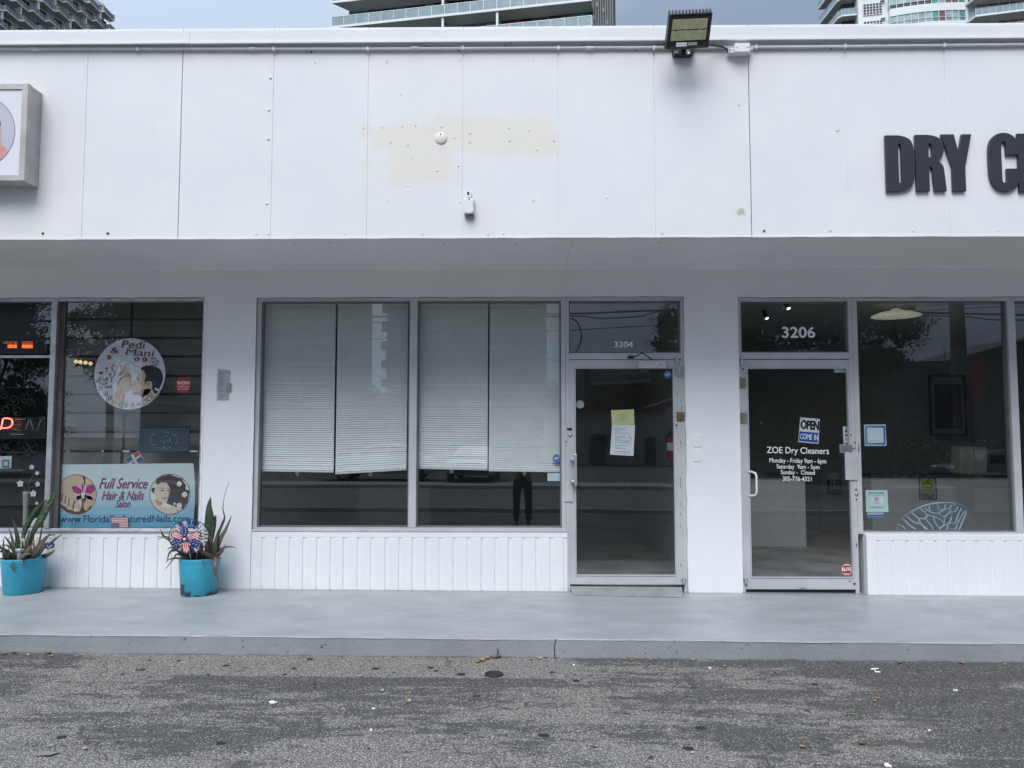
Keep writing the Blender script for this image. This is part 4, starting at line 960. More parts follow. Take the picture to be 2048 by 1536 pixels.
# man in profile
lay([(1000,660),(950,665),(900,740),(870,780),(850,850),(820,880),(790,915),(805,940),(780,960),(775,985),(785,1000),(780,1020),(800,1035),(795,1075),(810,1110),(900,1115),(960,1150),(990,1190),(1100,1180),(1200,1120),(1250,1090),(1160,1000),(1150,860),(1040,820)], 5, 5)
lay([(795,1075),(900,1060),(1000,1010),(1060,990),(1150,1010),(1100,1090),(980,1160),(900,1115),(810,1110)], 10, 6)
lay(clip([(970,1140),(1010,1010),(1150,1000),(1260,1090),(1300,1120),(1200,1230),(1080,1310),(980,1360),(960,1350),(1010,1250)]), 11, 6)
lay(clip([(1090,1080),(1200,1060),(1260,1090),(1260,1160),(1180,1230),(1060,1240),(1020,1210)]), 10, 7)
lay([(945,655),(960,600),(1040,570),(1120,565),(1220,585),(1310,640),(1350,720),(1360,810),(1330,920),(1280,1010),(1255,1090),(1190,1075),(1155,1000),(1155,870),(1100,860),(1060,880),(1020,940),(1015,850),(1040,760),(1000,660)], 3, 8)
lay([(1040,880),(1090,860),(1130,870),(1145,910),(1110,960),(1050,995),(1030,980),(1045,930)], 11, 9); lay([(1060,900),(1100,885),(1115,910),(1070,950)], 6, 10)
lay([(870,780),(900,795),(915,815),(905,820),(885,800),(866,792)], 3, 9); lay([(868,830),(905,825),(908,838),(875,842)], 8, 9)
lay([(792,905),(818,915),(812,932),(795,928)], 8, 9); lay([(778,1005),(800,1000),(800,1030),(782,1025)], 10, 9)
# three little heads
for (x, y, r_) in ((205,735,38),(308,640,26),(375,750,26)):
    lay([(x-r_*1.2,y+r_*1.9),(x-r_*.2,y+r_*.8),(x+r_*.6,y+r_*.8),(x+r_*1.3,y+r_*1.4),(x+r_*.6,y+r_*2.1)], 5, 2)
    lay([(x+r_*math.cos(k*.523)*.8, y+r_*math.sin(k*.523)*1.15) for k in range(12)], 5, 3)
    lay([(x-r_,y-r_*.3),(x-r_*.8,y-r_*1.2),(x+r_*.2,y-r_*1.5),(x+r_*.95,y-r_),(x+r_*.9,y-r_*.1),(x+r_*.2,y-r_*.55)], 3, 4)
def s7t(body, x0, y0, x1, y1, m, bold=0.0, shear=0.0, rot=0.0, k=11):
    a, c_ = S7(x0,y0), S7(x1,y1); Y = YS-.001-.00035*k
    A = P(a[0], c_[1], Y); C = P(c_[0], a[1], Y); ctr = ((A.x+C.x)/2, (A.z+C.z)/2); cs, sn = math.cos(rot), math.sin(rot)
    b.text(body, A.x, C.x, A.z, C.z, Y, m, bold, shear, 1.0, lambda x, z: (ctr[0]+(x-ctr[0])*cs-(z-ctr[1])*sn, ctr[1]+(x-ctr[0])*sn+(z-ctr[1])*cs))
s7t('Pedi', 585, 105, 1030, 250, 2, .008, .12, -.03); s7t('&', 370, 230, 545, 345, 2, .012); s7t('Mani', 660, 262, 1200, 390, 2, .008, .12, -.06)
s7t('$', 310, 370, 405, 460, 2, .03); s7t('0', 818, 415, 925, 490, 2, .07); s7t('0', 960, 420, 1070, 500, 2, .07)
s7t('New', 1115, 410, 1240, 455, 3, .0, .15, .20); s7t('Clients', 1100, 465, 1285, 520, 3, .0, .15, .2); s7t('only!', 1140, 525, 1275, 580, 3, .0, .15, .2)
s7t('50 off', 110, 800, 345, 865, 3, 0, .15, .12); s7t('Hair', 170, 865, 330, 935, 3, 0, .15, .12); s7t('Service', 150, 935, 400, 1000, 3, 0, .15, .12)
b.tube([P(*S7(x,y), YS-.004) for x, y in ((460,550),(400,590),(410,640),(460,690),(455,760),(395,810),(400,890))], .0022, 6, 3)
# phone number set on the lower rim
num = '305-576-4441'; 
for pas, (bo, m, k) in enumerate(((.15, 3, 12), (.02, 4, 14))):
    for i, chh in enumerate(num):
        ang = R(208+ (330-208)*i/(len(num)-1)); rr = 590
        x, y = 740+rr*math.cos(ang), 722-rr*math.sin(ang)
        hw, hh = (34, 52) if chh != '-' else (26, 10)
        if chh == '1': hw = 17
        gr = 1.0 if pas else 1.16
        if not pas: hw += 9; hh += 9
        s7t(chh, x-hw, y-hh, x+hw, y+hh, m, bo, 0, ang+math.pi/2, k)
tag(b.build('round_sign', ms), 'round lilac sign reading Pedi and Mani with a man kissing a hand', 'sign')
def art(b):
    Y = YS-.001
    ell_px(b, 366.5, 770, 15.3, 15.6, Y, 1)
    txt_px(b, 'WOW!', 353.8, 762.4, 379.6, 769.6, Y-.0005, 2, .06); txt_px(b, '3 SERVICES', 355.5, 771.8, 378.5, 775, Y-.0005, 2, .05); txt_px(b, 'IN 1 HOUR', 356.5, 776.6, 376.8, 780, Y-.0005, 2, .05)
sheet('round_sticker', [(366.5+16*math.cos(k*math.pi/16), 770+16.4*math.sin(k*math.pi/16)) for k in range(32)], YS, mats((.36,.03,.04), (.48,.03,.045), (.78,.74,.74)), 'small red round sticker reading WOW beside the big round salon sign', 'sticker', art=art)
# salon poster
def S5(x, y): return (x/4.267, 880+y/4.267)
YPo = .100
bl = []
nb = 14
for k in range(nb):
    t_ = k/(nb-1); t_ = max(0, (t_-.28)/.72)
    bl.append((.60-.50*t_**.9, .68-.30*t_**.9, .69-.12*t_))
skp, skq, dk = (.58,.43,.30), (.45,.29,.19), (.028,.020,.020)
ms = mats(*bl, (.23,.02,.09), skp, skq, dk, (.36,.02,.16), (.70,.42,.56), (.72,.70,.62), (.02,.055,.13), (.12,.05,.04), (.66,.54,.44), (.30,.06,.06), (.50,.55,.50))
MR, MS, MQ, MD, MO, MPk, MW, MNv, MB_, MSl, MLip, MGr = range(nb, nb+12)
b = MB()
def lp(pts, m, k): quad_px(b, [S5(*t_) for t_ in pts], YPo-.0008-.0004*k, m)
L0, R0_, T0, B0 = 440, 1652, 205, 745
out = [(440,210),(1650,198),(1665,380),(1655,560),(1652,745),(480,745),(445,690),(440,420)]
q = [P(*S5(*t_), YPo) for t_ in out]; b.prism([(p.x, p.z) for p in q], YPo, YPo+.0015, 0)
def xl(y): return 441 if y < 640 else 441+(y-640)*.38
def xr(y): return 1651+(13*math.sin(max(0, min(1, (y-200)/500))*math.pi))
for k in range(nb):
    ya, yb = 212+532*k/nb, 212+532*(k+1)/nb
    lp([(xl(ya),ya),(xr(ya),ya-(8 if k == 0 else 0)),(xr(yb),yb),(xl(yb),yb)], k, 1)
def circ(cx_, cy_, r_, m, k, n=48): lp([(cx_+r_*math.cos(2*math.pi*i/n), cy_+r_*math.sin(2*math.pi*i/n)) for i in range(n)], m, k)
def cclip(pts, cx_, cy_, r_): 
    o = []
    for (x, y) in pts:
        d = max(1, math.hypot(x-cx_, y-cy_)); f = min(1, r_/d); o.append((cx_+(x-cx_)*f, cy_+(y-cy_)*f))
    return o
def arcpts(cx_, cy_, r_, a0, a1, n=16): return [(cx_+r_*math.cos(R(a0+(a1-a0)*i/n)), cy_+r_*math.sin(R(a0+(a1-a0)*i/n))) for i in range(n+1)]
# left medallion: feet and orchid
fc = (653,465,166)
circ(653,465,172,MR,2); circ(653,465,166,MB_,3)
lp(arcpts(*fc, 150, 270, 20)+[(722,310),(716,360),(700,430),(700,560),(680,610),(640,612),(615,598),(585,596),(560,570),(535,560),(515,530),(500,515),(489,490)], MS, 4)
lp(arcpts(*fc, -72, 40, 16)+[(770,560),(740,605),(715,590),(712,540),(720,450),(726,380),(728,310)], MS, 4)
lp([(510,520),(527,450),(533,452),(527,520)], MQ, 5)
for (x0,y0,x1,y1) in ((527,520,535,450),(553,545,562,470),(583,560,592,490),(620,590,636,505)):
    lp([(x0-4,y0),(x1-3,y1),(x1+4,y1+4),(x0+5,y0+10)], MB_, 6)
for (x, y, w_, h_) in ((525,538,14,12),(556,552,15,14),(600,585,18,13),(648,592,24,20),(500,505,8,8)): lp([(x+w_*math.cos(i*.524), y+h_*math.sin(i*.524)) for i in range(12)], MSl, 6)
lp([(610,430),(640,490),(690,560),(690,480),(640,420)], MSl, 5)
lp(cclip([(720,310),(724,310),(724,400),(712,470),(706,470),(716,400)], *fc), MB_, 6)
for pts, m in (([(610,395),(650,393),(690,420),(700,455),(660,460),(625,445)], MO), ([(725,450),(745,390),(790,378),(812,390),(808,430),(770,460)], MO), ([(690,455),(672,400),(705,375),(735,395),(732,455)], MPk), ([(640,470),(690,460),(700,500),(660,520),(634,520)], MPk), ([(725,460),(790,475),(803,520),(745,525),(715,490)], MPk),
               ([(650,480),(690,470),(690,500),(655,515)], MO), ([(735,470),(780,480),(795,515),(745,505)], MO), ([(685,455),(735,455),(740,495),(715,520),(690,495)], MW), ([(690,500),(735,500),(725,535),(700,535)], MLip)): lp(cclip(pts, *fc), m, 7)
lp([(695,385),(705,375),(715,390),(710,440),(700,440)], MO, 8); lp([(700,470),(722,470),(720,490),(702,490)], (nb+11) and MSl, 8)
# right medallion: woman with flowers in her hair
wc = (1450,462,168)
circ(1450,462,175,MR,2); circ(1450,462,168,MW,3)
lp(cclip([(1330,330),(1380,300),(1450,292),(1560,320),(1625,440),(1620,540),(1560,590),(1500,570),(1470,560),(1420,540),(1440,480),(1455,420),(1430,380),(1380,360),(1345,380),(1310,460),(1290,430)], *wc), MD, 4)
lp(cclip([(1290,520),(1320,500),(1335,520),(1340,560),(1400,575),(1480,570),(1540,590),(1540,610),(1480,640),(1380,630),(1310,580)], *wc), MSl, 5)
lp([(1315,430),(1330,395),(1370,365),(1420,365),(1445,400),(1452,440),(1440,490),(1415,528),(1390,535),(1350,520),(1325,490)], MSl, 6)
lp([(1330,520),(1335,480),(1390,536),(1380,560),(1345,560)], MQ, 5)
lp([(1330,395),(1370,362),(1425,358),(1448,400),(1452,370),(1420,330),(1370,330),(1325,370),(1308,430),(1316,440)], MD, 7)
lp([(1368,425),(1400,430),(1402,438),(1372,434)], MD, 8); lp([(1425,428),(1447,424),(1447,432),(1428,436)], MD, 8)
lp([(1362,412),(1385,408),(1405,420),(1385,414)], MD, 8); lp([(1424,415),(1445,408),(1448,414)], MD, 8)
lp([(1410,440),(1422,465),(1412,470)], MQ, 8)
lp([(1375,485),(1400,490),(1428,482),(1415,505),(1395,508)], MLip, 8); lp([(1382,489),(1400,493),(1422,487),(1410,497),(1395,499)], MW, 9)
lp([(1448,400),(1452,440),(1440,490),(1425,515),(1436,470),(1440,430)], MQ, 7)
rr = random.Random(5)
for (x, y, r_) in ((1322,390,24),(1530,375,24),(1600,410,20),(1575,465,26),(1530,560,26),(1575,590,14),(1490,545,12)):
    for i in range(6):
        a_ = i*1.047+rr.random()*.4; px_, py_ = x+r_*.55*math.cos(a_), y+r_*.55*math.sin(a_)
        lp(cclip([(px_+r_*.42*math.cos(j*.785), py_+r_*.42*math.sin(j*.785)) for j in range(8)], *wc), MW, 8+(i % 2)*.5)
    lp(cclip([(x+r_*.25*math.cos(j*1.05), y+r_*.25*math.sin(j*1.05)) for j in range(6)], *wc), MGr, 10)
for _ in range(26):
    a_, d_ = rr.uniform(-1.3, 1.2), rr.uniform(30, 155); x, y = 1450+d_*math.cos(a_), 462+d_*math.sin(a_)
    if x > 1465: lp(cclip([(x,y),(x+rr.uniform(8,22),y+rr.uniform(-10,10)),(x+rr.uniform(0,14),y+rr.uniform(6,16))], *wc), MB_, 5)
def s5t(body, x0, y0, x1, y1, m, bold=0.0, shear=0.0, slope=0.0):
    a, c_ = S5(x0,y0), S5(x1,y1); Y = YPo-.0055; A = P(a[0], c_[1], Y)
    txt_px(b, body, a[0], a[1], c_[0], c_[1], Y, m, bold, shear, 1.0, lambda x, z: (x, z+(x-A.x)*slope))
s5t('Full Service', 845, 325, 1262, 415, MR, .012, .35, .0); s5t('Hair & Nails', 868, 435, 1230, 512, MR, .012, .35); s5t('Salon', 985, 512, 1115, 575, MR, .012, .35)
s5t('www.FloridaSculpturedNails.com', 508, 645, 1618, 722, MNv, .008, 0, .006)
tag(b.build('salon_poster', ms), 'wide blue and white salon poster with two round pictures along the window sill', 'poster')
# small paper flags
def flag_us(name):
    Yf = .0700
    b = MB(); x0, y0, x1, y1 = 948, 660, 1092, 752
    def qf(pts, m, k): quad_px(b, [S5(*t_) for t_ in pts], Yf-.0004*k, m)
    q = [P(*S5(*t_), Yf) for t_ in ((950,663),(1090,659),(1093,748),(952,754))]; b.prism([(p.x, p.z) for p in q], Yf, Yf+.001, 0)
    for i in range(13):
        if i % 2 == 0: qf([(950,663+91*i/13),(1090,659+89*i/13),(1090.4,659+89*(i+1)/13),(950.3,663+91*(i+1)/13)], 1, 1)
    qf([(951,707),(1018,705),(1019,752),(952,754)], 2, 2)
    rr = random.Random(1)
    for i in range(5):
        for j in range(4): 
            x, y = 958+i*13, 712+j*10; qf([(x,y),(x+3,y),(x+3,y+2.5),(x,y+2.5)], 0, 3)
    return tag(b.build(name, mats((.62,.60,.58), (.36,.07,.08), (.09,.11,.16))), 'little upside down American flag stuck over the web address on the poster', 'flag')
flag_us('small_flag')
b = MB(); Yf = .155
o = S5(1145,150); 
def rf(u, v, k, m=0): 
    return None
A_ = [S5(1070,165), S5(1180,90), S5(1228,170), S5(1115,250)]        # corners: hoist-bottom, top, right, bottom
def uv(u, v): return (A_[0][0]*(1-u)*(1-v)+A_[1][0]*u*(1-v)+A_[2][0]*u*v+A_[3][0]*(1-u)*v, A_[0][1]*(1-u)*(1-v)+A_[1][1]*u*(1-v)+A_[2][1]*u*v+A_[3][1]*(1-u)*v)
def fq(u0, v0, u1, v1, m, k): quad_px(b, [uv(u0,v0), uv(u1,v0), uv(u1,v1), uv(u0,v1)], Yf-.0005*k, m)
q = [P(*t_, Yf) for t_ in A_]; b.prism([(p.x, p.z) for p in q], Yf, Yf+.001, 0)
fq(.02,.02,.42,.42,2,1); fq(.58,.02,.98,.42,1,1); fq(.02,.58,.42,.98,1,1); fq(.58,.58,.98,.98,2,1); fq(.46,.44,.54,.56,3,1)
tag(b.build('small_flag', mats((.62,.64,.68), (.46,.07,.05), (.05,.09,.26), (.20,.20,.16))), 'tilted little red white and blue quartered flag above the poster', 'flag')
# dark dot display behind the salon glass
t = thing('dot_display', 'dark blue display board with a ring of white dots hung on the grille', 'display', tuple(P(326,905,.235)))
b = MB(); q = [P(x,y,.235) for x,y in ((281,854.5),(379,853),(377,903),(276,904.5))]; b.prism([(p.x, p.z) for p in q], .236, .25, 0); b.build('board', pm('navy_board', (.055,.075,.10), .35), t)
b = MB(); q = [P(x,y,.233) for x,y in ((280,853.5),(380,852),(379.5,855),(281,856.5))]; b.prism([(p.x, p.z) for p in q], .230, .252, 0); b.build('top_edge', M['black'], t)
b = MB(); rr = random.Random(4)
for k in range(70):
    a_ = rr.uniform(0, 6.283); d_ = rr.uniform(.80, 1.0) if k < 45 else rr.uniform(.1, .8)
    ell_px(b, 327+31*d_*math.cos(a_), 880+19*d_*math.sin(a_), .55, .55, .2345, 0, 8)
b.build('dots', M['white'], t)
# LED message sign, LED rope, neon sign
M['led'] = pm('orange_led', (.6,.1,.02), .5, var=0, emit=(1,.16,.03), estr=2.2)
t = thing('led_message_sign', 'dark LED message board with orange segments high in the left salon pane', 'sign', tuple(P(40,709,.2)))
b = MB(); p0, p1 = P(-60,708,.2), P(97,606,.2); b.box(p0.x, p1.x, .2, .26, p0.z, p1.z); b.build('housing', pm('led_mesh', (.03,.032,.036), .5, var=.1, fine=.4, fscale=110), t)
b = MB()
for (xa, xb, ya, yb) in ((15,34,690,695.5),(43.5,65.5,690,695.5)):
    nx = int((xb-xa)/2.2)
    for i in range(nx):
        for j in range(4):
            ell_px(b, xa+(xb-xa)*(i+.5)/nx, ya+j*1.8, .75, .65, .1985, 0, 8)
for (xa, xb) in ((8,34),(44,65)):
    for i in range(11): ell_px(b, xa+(xb-xa)*i/10, 684, .45, .45, .1985, 0, 6)
    for i in range(11): ell_px(b, xa+(xb-xa)*i/10, 687, .4, .4, .1985, 0, 6)
b.build('lit_segments', M['led'], t)
t = thing('led_rope', 'dark rope of sparse red lights hung beside the window mullion', 'lights', tuple(P(113,1040,.13)))
b = MB(); b.tube([P(114,604,.135), P(111,760,.135), P(107,900,.135), P(104,1050,.135)], .012, 8); b.build('cord', M['black'], t)
M['ledr'] = pm('red_led', (.5,.05,.03), .5, var=0, emit=(1,.10,.05), estr=1.6)
for y in (614,619,650,655,684,690,752,796,830,856,890,912):
    b = MB(); x = 113.6-(y-604)/446*10; q = P(x, y, .121); b.lathe([(.006,0),(.004,.003),(0,.004)], (q.x, q.y, q.z), 8, 0, 'y'); b.build('light', M['ledr'], t)
t = thing('neon_sign', 'slanted neon OPEN sign with only one letter glowing red', 'sign', tuple(P(40,862,.22)))
M['neon'] = pm('lit_neon', (.8,.2,.15), .4, var=0, emit=(1,.14,.10), estr=2.6); M['neon_off'] = pm('unlit_neon_glass', (.34,.37,.38), .3, var=.05)
def N5(x, y): return P(x/4.655, 740+y/4.655, .22)
b = MB(); b.tube(smoothpts([N5(*q) for q in ((0,556),(8,538),(20,500),(30,455),(70,450),(105,460),(116,490),(100,525),(60,540),(8,540))], 3), .0062, 8); b.build('lit_letter', M['neon'], t)
b = MB(); b.tube(smoothpts([N5(*q) for q in ((-60,450),(-30,455),(-25,500),(-50,540),(-85,535),(-90,490),(-60,450))], 3), .006, 8); b.build('letter', M['neon_off'], t)
b = MB(); b.tube([N5(*q) for q in ((242,460),(146,460),(128,508),(208,508),(128,509),(112,556),(200,558))], .005, 8); b.build('letter', M['neon_off'], t)
b = MB(); b.tube([N5(*q) for q in ((235,560),(272,460),(282,462),(312,560),(345,560),(385,460))], .005, 8); b.build('letter', M['neon_off'], t)
b = MB(); b.tube([N5(*q) for q in ((100,598),(225,600))], .005, 8); b.build('tube', M['neon_off'], t)
for x in (-70, 60, 180, 300): 
    b = MB(); b.tube([N5(x,470)+Vector((0,.01,0)), N5(x,470)+Vector((0,.06,0))], .006, 6); b.build('standoff', M['black'], t)
b = MB(); a_, c_ = N5(-110,640), N5(395,440); b.box(a_.x, c_.x, .281, .295, a_.z, c_.z); b.build('back_plate', pm('smoked_backing', (.02,.022,.025), .3), t)
# scrolled ironwork behind the neon
t = thing('scroll_screen', 'black scrolled ironwork screen in the left salon pane', 'screen', tuple(P(40,905,.36)))
rr = random.Random(11)
b = MB(); spots = [(8,790,11),(28,800,13),(52,795,12),(10,820,13),(36,822,11),(62,806,9),(15,880,12),(40,878,12),(66,886,11),(8,898,10),(78,868,9),(55,905,9),(-18,800,12),(-22,850,13),(-15,885,11),(85,840,8)]
for (x, y, r_) in spots:
    s0 = rr.uniform(0, 6.28); sg = rr.choice((-1,1))
    b.tube([P(x+r_*(1-.8*k/22)*math.cos(s0+sg*k*.42), y+r_*(1-.8*k/22)*math.sin(s0+sg*k*.42), .36) for k in range(23)], .011, 6)
b.build('scrolls', M['black'], t)
for x in (-40, 96):
    b = MB(); b.tube([P(x,770,.36), P(x,1052,.36)], .012, 6); b.build('post', M['black'], t)
b = MB(); b.tube([P(-42,775,.36), P(97,775,.36)], .010, 6); b.tube([P(-42,905,.36), P(97,905,.36)], .010, 6); b.build('rail', M['black'], t)
# pale panel, display shelf, vase and orchid in the left pane
M['vase'] = pm('celadon_vase', (.30,.33,.26), .4, var=.05)
pv = P(52,1056,.22)
b = MB(); hz = P(51,983,.22).z-w1b-.03
b.lathe([(0,0),(.024,0),(.022,.02),(.024,hz*.55),(.031,hz*.9),(.036,hz),(.031,hz),(.028,hz*.9),(0,hz*.86)], (pv.x-.01, .22, w1b+.031), 20); tag(b.build('vase', M['vase']), 'tall slim pale green vase holding white orchids in the salon window', 'vase')
t = thing('orchid', 'spray of white orchids in the tall vase at the left salon pane', 'flower', (pv.x-.01, .22, w1b+.031+hz*.9))
b = MB(); b.tube(smoothpts([P(51,990,.22), P(57,968,.22), P(66,952,.22), P(76,945,.22), P(82,950,.21)]), .004, 6); b.tube(smoothpts([P(52,990,.22), P(60,975,.215), P(68,974,.21)]), .003, 6); b.tube(smoothpts([P(52,990,.22), P(48,975,.215), P(44,966,.21)]), .003, 6); b.build('stem', pm('dull_stem', (.10,.11,.08), .6), t)
M['petal'] = pm('white_petal', (.70,.70,.68), .5, var=.03)
for (x, y, r_) in ((41,967,8),(67,987,8),(75,946,5),(74,1006,4),(76,968,6),(64,934,6)):
    b = MB(); c_ = P(x, y, .20); rw_ = r_*.0049
    for i in range(5):
        a_ = i*1.2566+.4; d_ = Vector((math.cos(a_), 0, math.sin(a_))); n_ = Vector((-math.sin(a_), 0, math.cos(a_)))
        tip = c_+d_*rw_+Vector((0,-.008,0)); 
        b.add([c_, c_+d_*rw_*.5+n_*rw_*.38+Vector((0,-.004,0)), tip, c_+d_*rw_*.5-n_*rw_*.38+Vector((0,-.004,0))], [(0,1,2,3)])
    b.lathe([(rw_*.2,0),(rw_*.15,.008),(0,.010)], c_, 8, 0, 'y'); b.build('flower', M['petal'], t)
def art(b): quad_px(b, [(4,919),(19,919),(19,936),(4,936)], .2092, 1); quad_px(b, [(8,923),(15,923),(15,931),(8,931)], .2086, 0)
sheet('card', [(-6,912.5),(23.5,912),(22,936.5),(-6,937.5)], .21, mats((.55,.57,.58), (.07,.17,.22)), 'white card with a teal square in the left salon pane', 'card', art=art)
b = MB(); z = P(40,937.6,.3).z; b.box(P(-120,0,.3).x, P(98,0,.3).x, .19, .45, z-.02, z); tag(b.build('display_shelf', M['ctop']), 'dark display shelf behind the left salon pane under the teal card', 'shelf')
b = MB(); b.box(P(64,1040,.2).x, P(78,1040,.2).x, .18, .25, w1b+.031, P(70,1037,.2).z); tag(b.build('white_box', M['paper']), 'small white box on the sill behind the left plant', 'box')
# warm bulbs
t = thing('vanity_light', 'row of four warm round bulbs glowing dimly left of the round salon sign', 'lamp', tuple(P(166,726,.46)))
M['warm'] = pm('warm_bulb', (.6,.5,.3), .4, var=0, emit=(1,.72,.36), estr=.42)
b = MB(); p0, p1 = P(148,735,.47), P(186,718,.47); b.box(p0.x, p1.x, .470, .498, p0.z+.02, p1.z-.02); b.build('base', M['black'], t)
for (x, y) in ((152,723),(160.5,724),(171,725.3),(181,727)):
    b = MB(); q = P(x, y, .44); b.lathe([(0,-.021),(.014,-.016),(.021,0),(.014,.016),(0,.021)], (q.x, q.y, q.z), 16); b.build('bulb', M['warm'], t)
# ================================================================== things fixed to the fascia
# light box sign at the far left
yb0 = YF-.185
fx1 = P(52,265,yb0).x; fz1 = P(52,167,yb0).z; fz0 = P(50,361,yb0).z
cc = P(-47,264,yb0); fx0 = 2*cc.x-fx1-.02
t = thing('light_box_sign', 'square white light box sign with worn metal edges at the left end of the fascia', 'sign', ((fx0+fx1)/2, YF-.001, fz0))
M['box_metal'] = pm('weathered_sign_metal', (.46,.45,.42), .5, .25, var=.10, vscale=5, bump=.2, bscale=30, fine=.12)
b = MB()
rect_frame(b, fx0, fx1, fz0, fz1, .046, yb0, yb0+.02)
b.box(fx0, fx0+.004, yb0+.0205, YF-.003, fz0, fz1); b.box(fx1-.004, fx1, yb0+.0205, YF-.003, fz0, fz1)
b.box(fx0+.0045, fx1-.0045, yb0+.0205, YF-.003, fz0, fz0+.004); b.box(fx0+.0045, fx1-.0045, yb0+.0205, YF-.003, fz1-.004, fz1)
b.box(fx1-.001, fx1+.003, yb0-.002, yb0+.05, fz0-.003, fz1+.003); b.box(fx0-.003, fx0+.001, yb0-.002, yb0+.05, fz0-.003, fz1+.003)
b.build('frame', M['box_metal'], t, bevel=.003)
b = MB(); b.box(fx0+.046, fx1-.046, yb0+.010, yb0+.016, fz0+.046, fz1-.046); b.build('face', pm('white_acrylic', (.74,.75,.80), .25, var=.01), t)
Rc = P(29,262,yb0).x-cc.x
b = MB(); Y = yb0+.009
b.ellipse(cc.x, cc.z, Rc, Rc, Y, 0, 64); b.ellipse(cc.x, cc.z, Rc*.985, Rc*.985, Y-.0005, 1, 64)
def kx(pts, m, k):
    o = []
    for (x, y) in pts:
        p = P(x, y, Y); dx, dz = p.x-cc.x, p.z-cc.z; d = math.hypot(dx, dz); f = min(1, Rc*.975/max(d, 1e-6)); o.append((cc.x+dx*f, cc.z+dz*f))
    b.poly(o, Y-.001-.0004*k, m)
kx([(-60,300),(-20,292),(5,291),(14,298),(22,310),(10,330),(-20,345),(-80,345)], 2, 1)
kx([(-40,292),(-30,260),(-20,245),(-8,242),(0,252),(3,262),(1,272),(4,282),(4,292),(-10,300)], 3, 2)
kx([(-48,262),(-42,238),(-20,228),(-4,234),(2,246),(0,256),(-10,246),(-25,252),(-34,275)], 4, 3)
b.build('picture', mats((.10,.13,.28), (.52,.50,.58), (.66,.30,.28), (.58,.40,.30), (.04,.035,.045)), t)
for (px, py) in ((57,182),(54,268),(52,350)):
    q = P(px, py, yb0+.05); MB().tube([(fx1+.0025, q.y, q.z), (fx1+.007, q.y, q.z)], .005, 8).build('rivet', M['box_metal'], t)
# round cover plate
p = P(882,276.5,YF); b = MB(); b.lathe([(.048,0),(.048,.005),(.044,.008),(0,.009)], (p.x, YF-.002, p.z), 40, 0, 'y')
t = tag(b.build('cover_plate', M['fascia']), 'round white blanking plate in the middle of the cream stain', 'plate')
MB().ellipse(p.x-.003, p.z+.030, .006, .006, YF-.0125, 0, 10).build('screw_hole', M['chip'], t)
# small outlet box with drip hood
p = P(938,413,YF)
t = thing('outlet_box', 'small white weatherproof outlet box with rounded lid low on the fascia', 'outlet', (p.x, YF-.001, P(938,430,YF).z))
z0, z1 = P(938,430,YF-.06).z, P(938,396,YF-.06).z; x0, x1 = P(928.5,413,YF-.04).x, P(948.3,413,YF-.04).x
b = MB(); b.box(x0, x1, YF-.045, YF-.002, z0+.012, z1); b.box(x0-.004, x1+.004, YF-.032, YF-.022, z0+.008, z1+.003); b.build('back_box', M['galv'], t, bevel=.004)
w_ = (x1-x0)/2-.003; xm = (x0+x1)/2
b = MB(); lid = [(xm-w_, z1-.004), (xm+w_, z1-.004)]+[(xm+w_*math.cos(-k*math.pi/12), z0+.030+.020*math.sin(-k*math.pi/12)) for k in range(13)]
b.prism(lid, YF-.068, YF-.046); b.build('lid', M['white'], t, bevel=.008)
b = MB(); b.box(x0+.006, x1-.002, YF-.040, YF-.006, z0-.006, z0+.011); b.build('cable_entry', pm('grey_plastic', (.22,.23,.24), .5), t, bevel=.002)
b = MB(); q0, q1 = P(934,394.5,YF-.02), P(943,383.5,YF-.02); b.box(q0.x, q1.x, YF-.024, YF-.002, q0.z, q1.z); b.build('conduit_body', M['galv'], t, bevel=.003)
MB().box(P(936,0,YF-.02).x, P(940,0,YF-.02).x, YF-.0262, YF-.0242, P(938,390,YF-.02).z, P(938,384,YF-.02).z).build('screw', M['chip'], t)
MB().ellipse(xm, z1-.014, .006, .006, YF-.0688, 0, 12).build('lid_lock', M['chip'], t)
# conduit run under the coping
yc = YF-.022
pts = [(-300,97.3),(0,97.3),(350,97.8),(700,98),(930,97),(1200,95.6),(1335,95.2),(1469,95.0)]
t = thing('conduit', 'thin white painted conduit running along the fascia under the coping, ending at the junction box', 'conduit', tuple(P(700,98,yc)))
b = MB(); xw = [P(x,y,yc) for x, y in pts]; b.tube([(XL+.05, yc, xw[0].z)]+xw, .0125, 10); b.build('pipe', M['galv'], t)
for x in (70, 505, 830, 1180):
    q = P(x, 97.6 if x < 800 else 96.5, yc); b = MB(); b.tube([(q.x-.03,yc,q.z),(q.x-.022,yc,q.z),(q.x+.022,yc,q.z),(q.x+.03,yc,q.z)], [.0155,.017,.017,.0155], 12); b.build('coupling', M['galv'], t)
for x in (276, 548, 736, 926, 1117, 1308):
    q = P(x, 98 if x < 900 else 96, yc); b = MB(); b.box(q.x-.010, q.x+.010, yc-.016, YF-.003, q.z-.017, q.z+.017); b.build('strap', M['galv'], t, bevel=.003)
t2 = thing('conduit', 'thin white painted conduit leaving the junction box towards the right end', 'conduit', tuple(P(1800,92,yc)))
b = MB(); b.tube([P(1500,94.5,yc), P(1700,93,yc), P(1860,91.2,yc), P(2060,89,yc), P(2500,85,yc)], .0125, 10); b.build('pipe', M['galv'], t2)
for x in (1512, 1690, 1888):
    q = P(x, 94.4-(x-1512)*.0095, yc); b = MB(); b.box(q.x-.010, q.x+.010, yc-.016, YF-.003, q.z-.017, q.z+.017); b.build('strap', M['galv'], t2, bevel=.003)
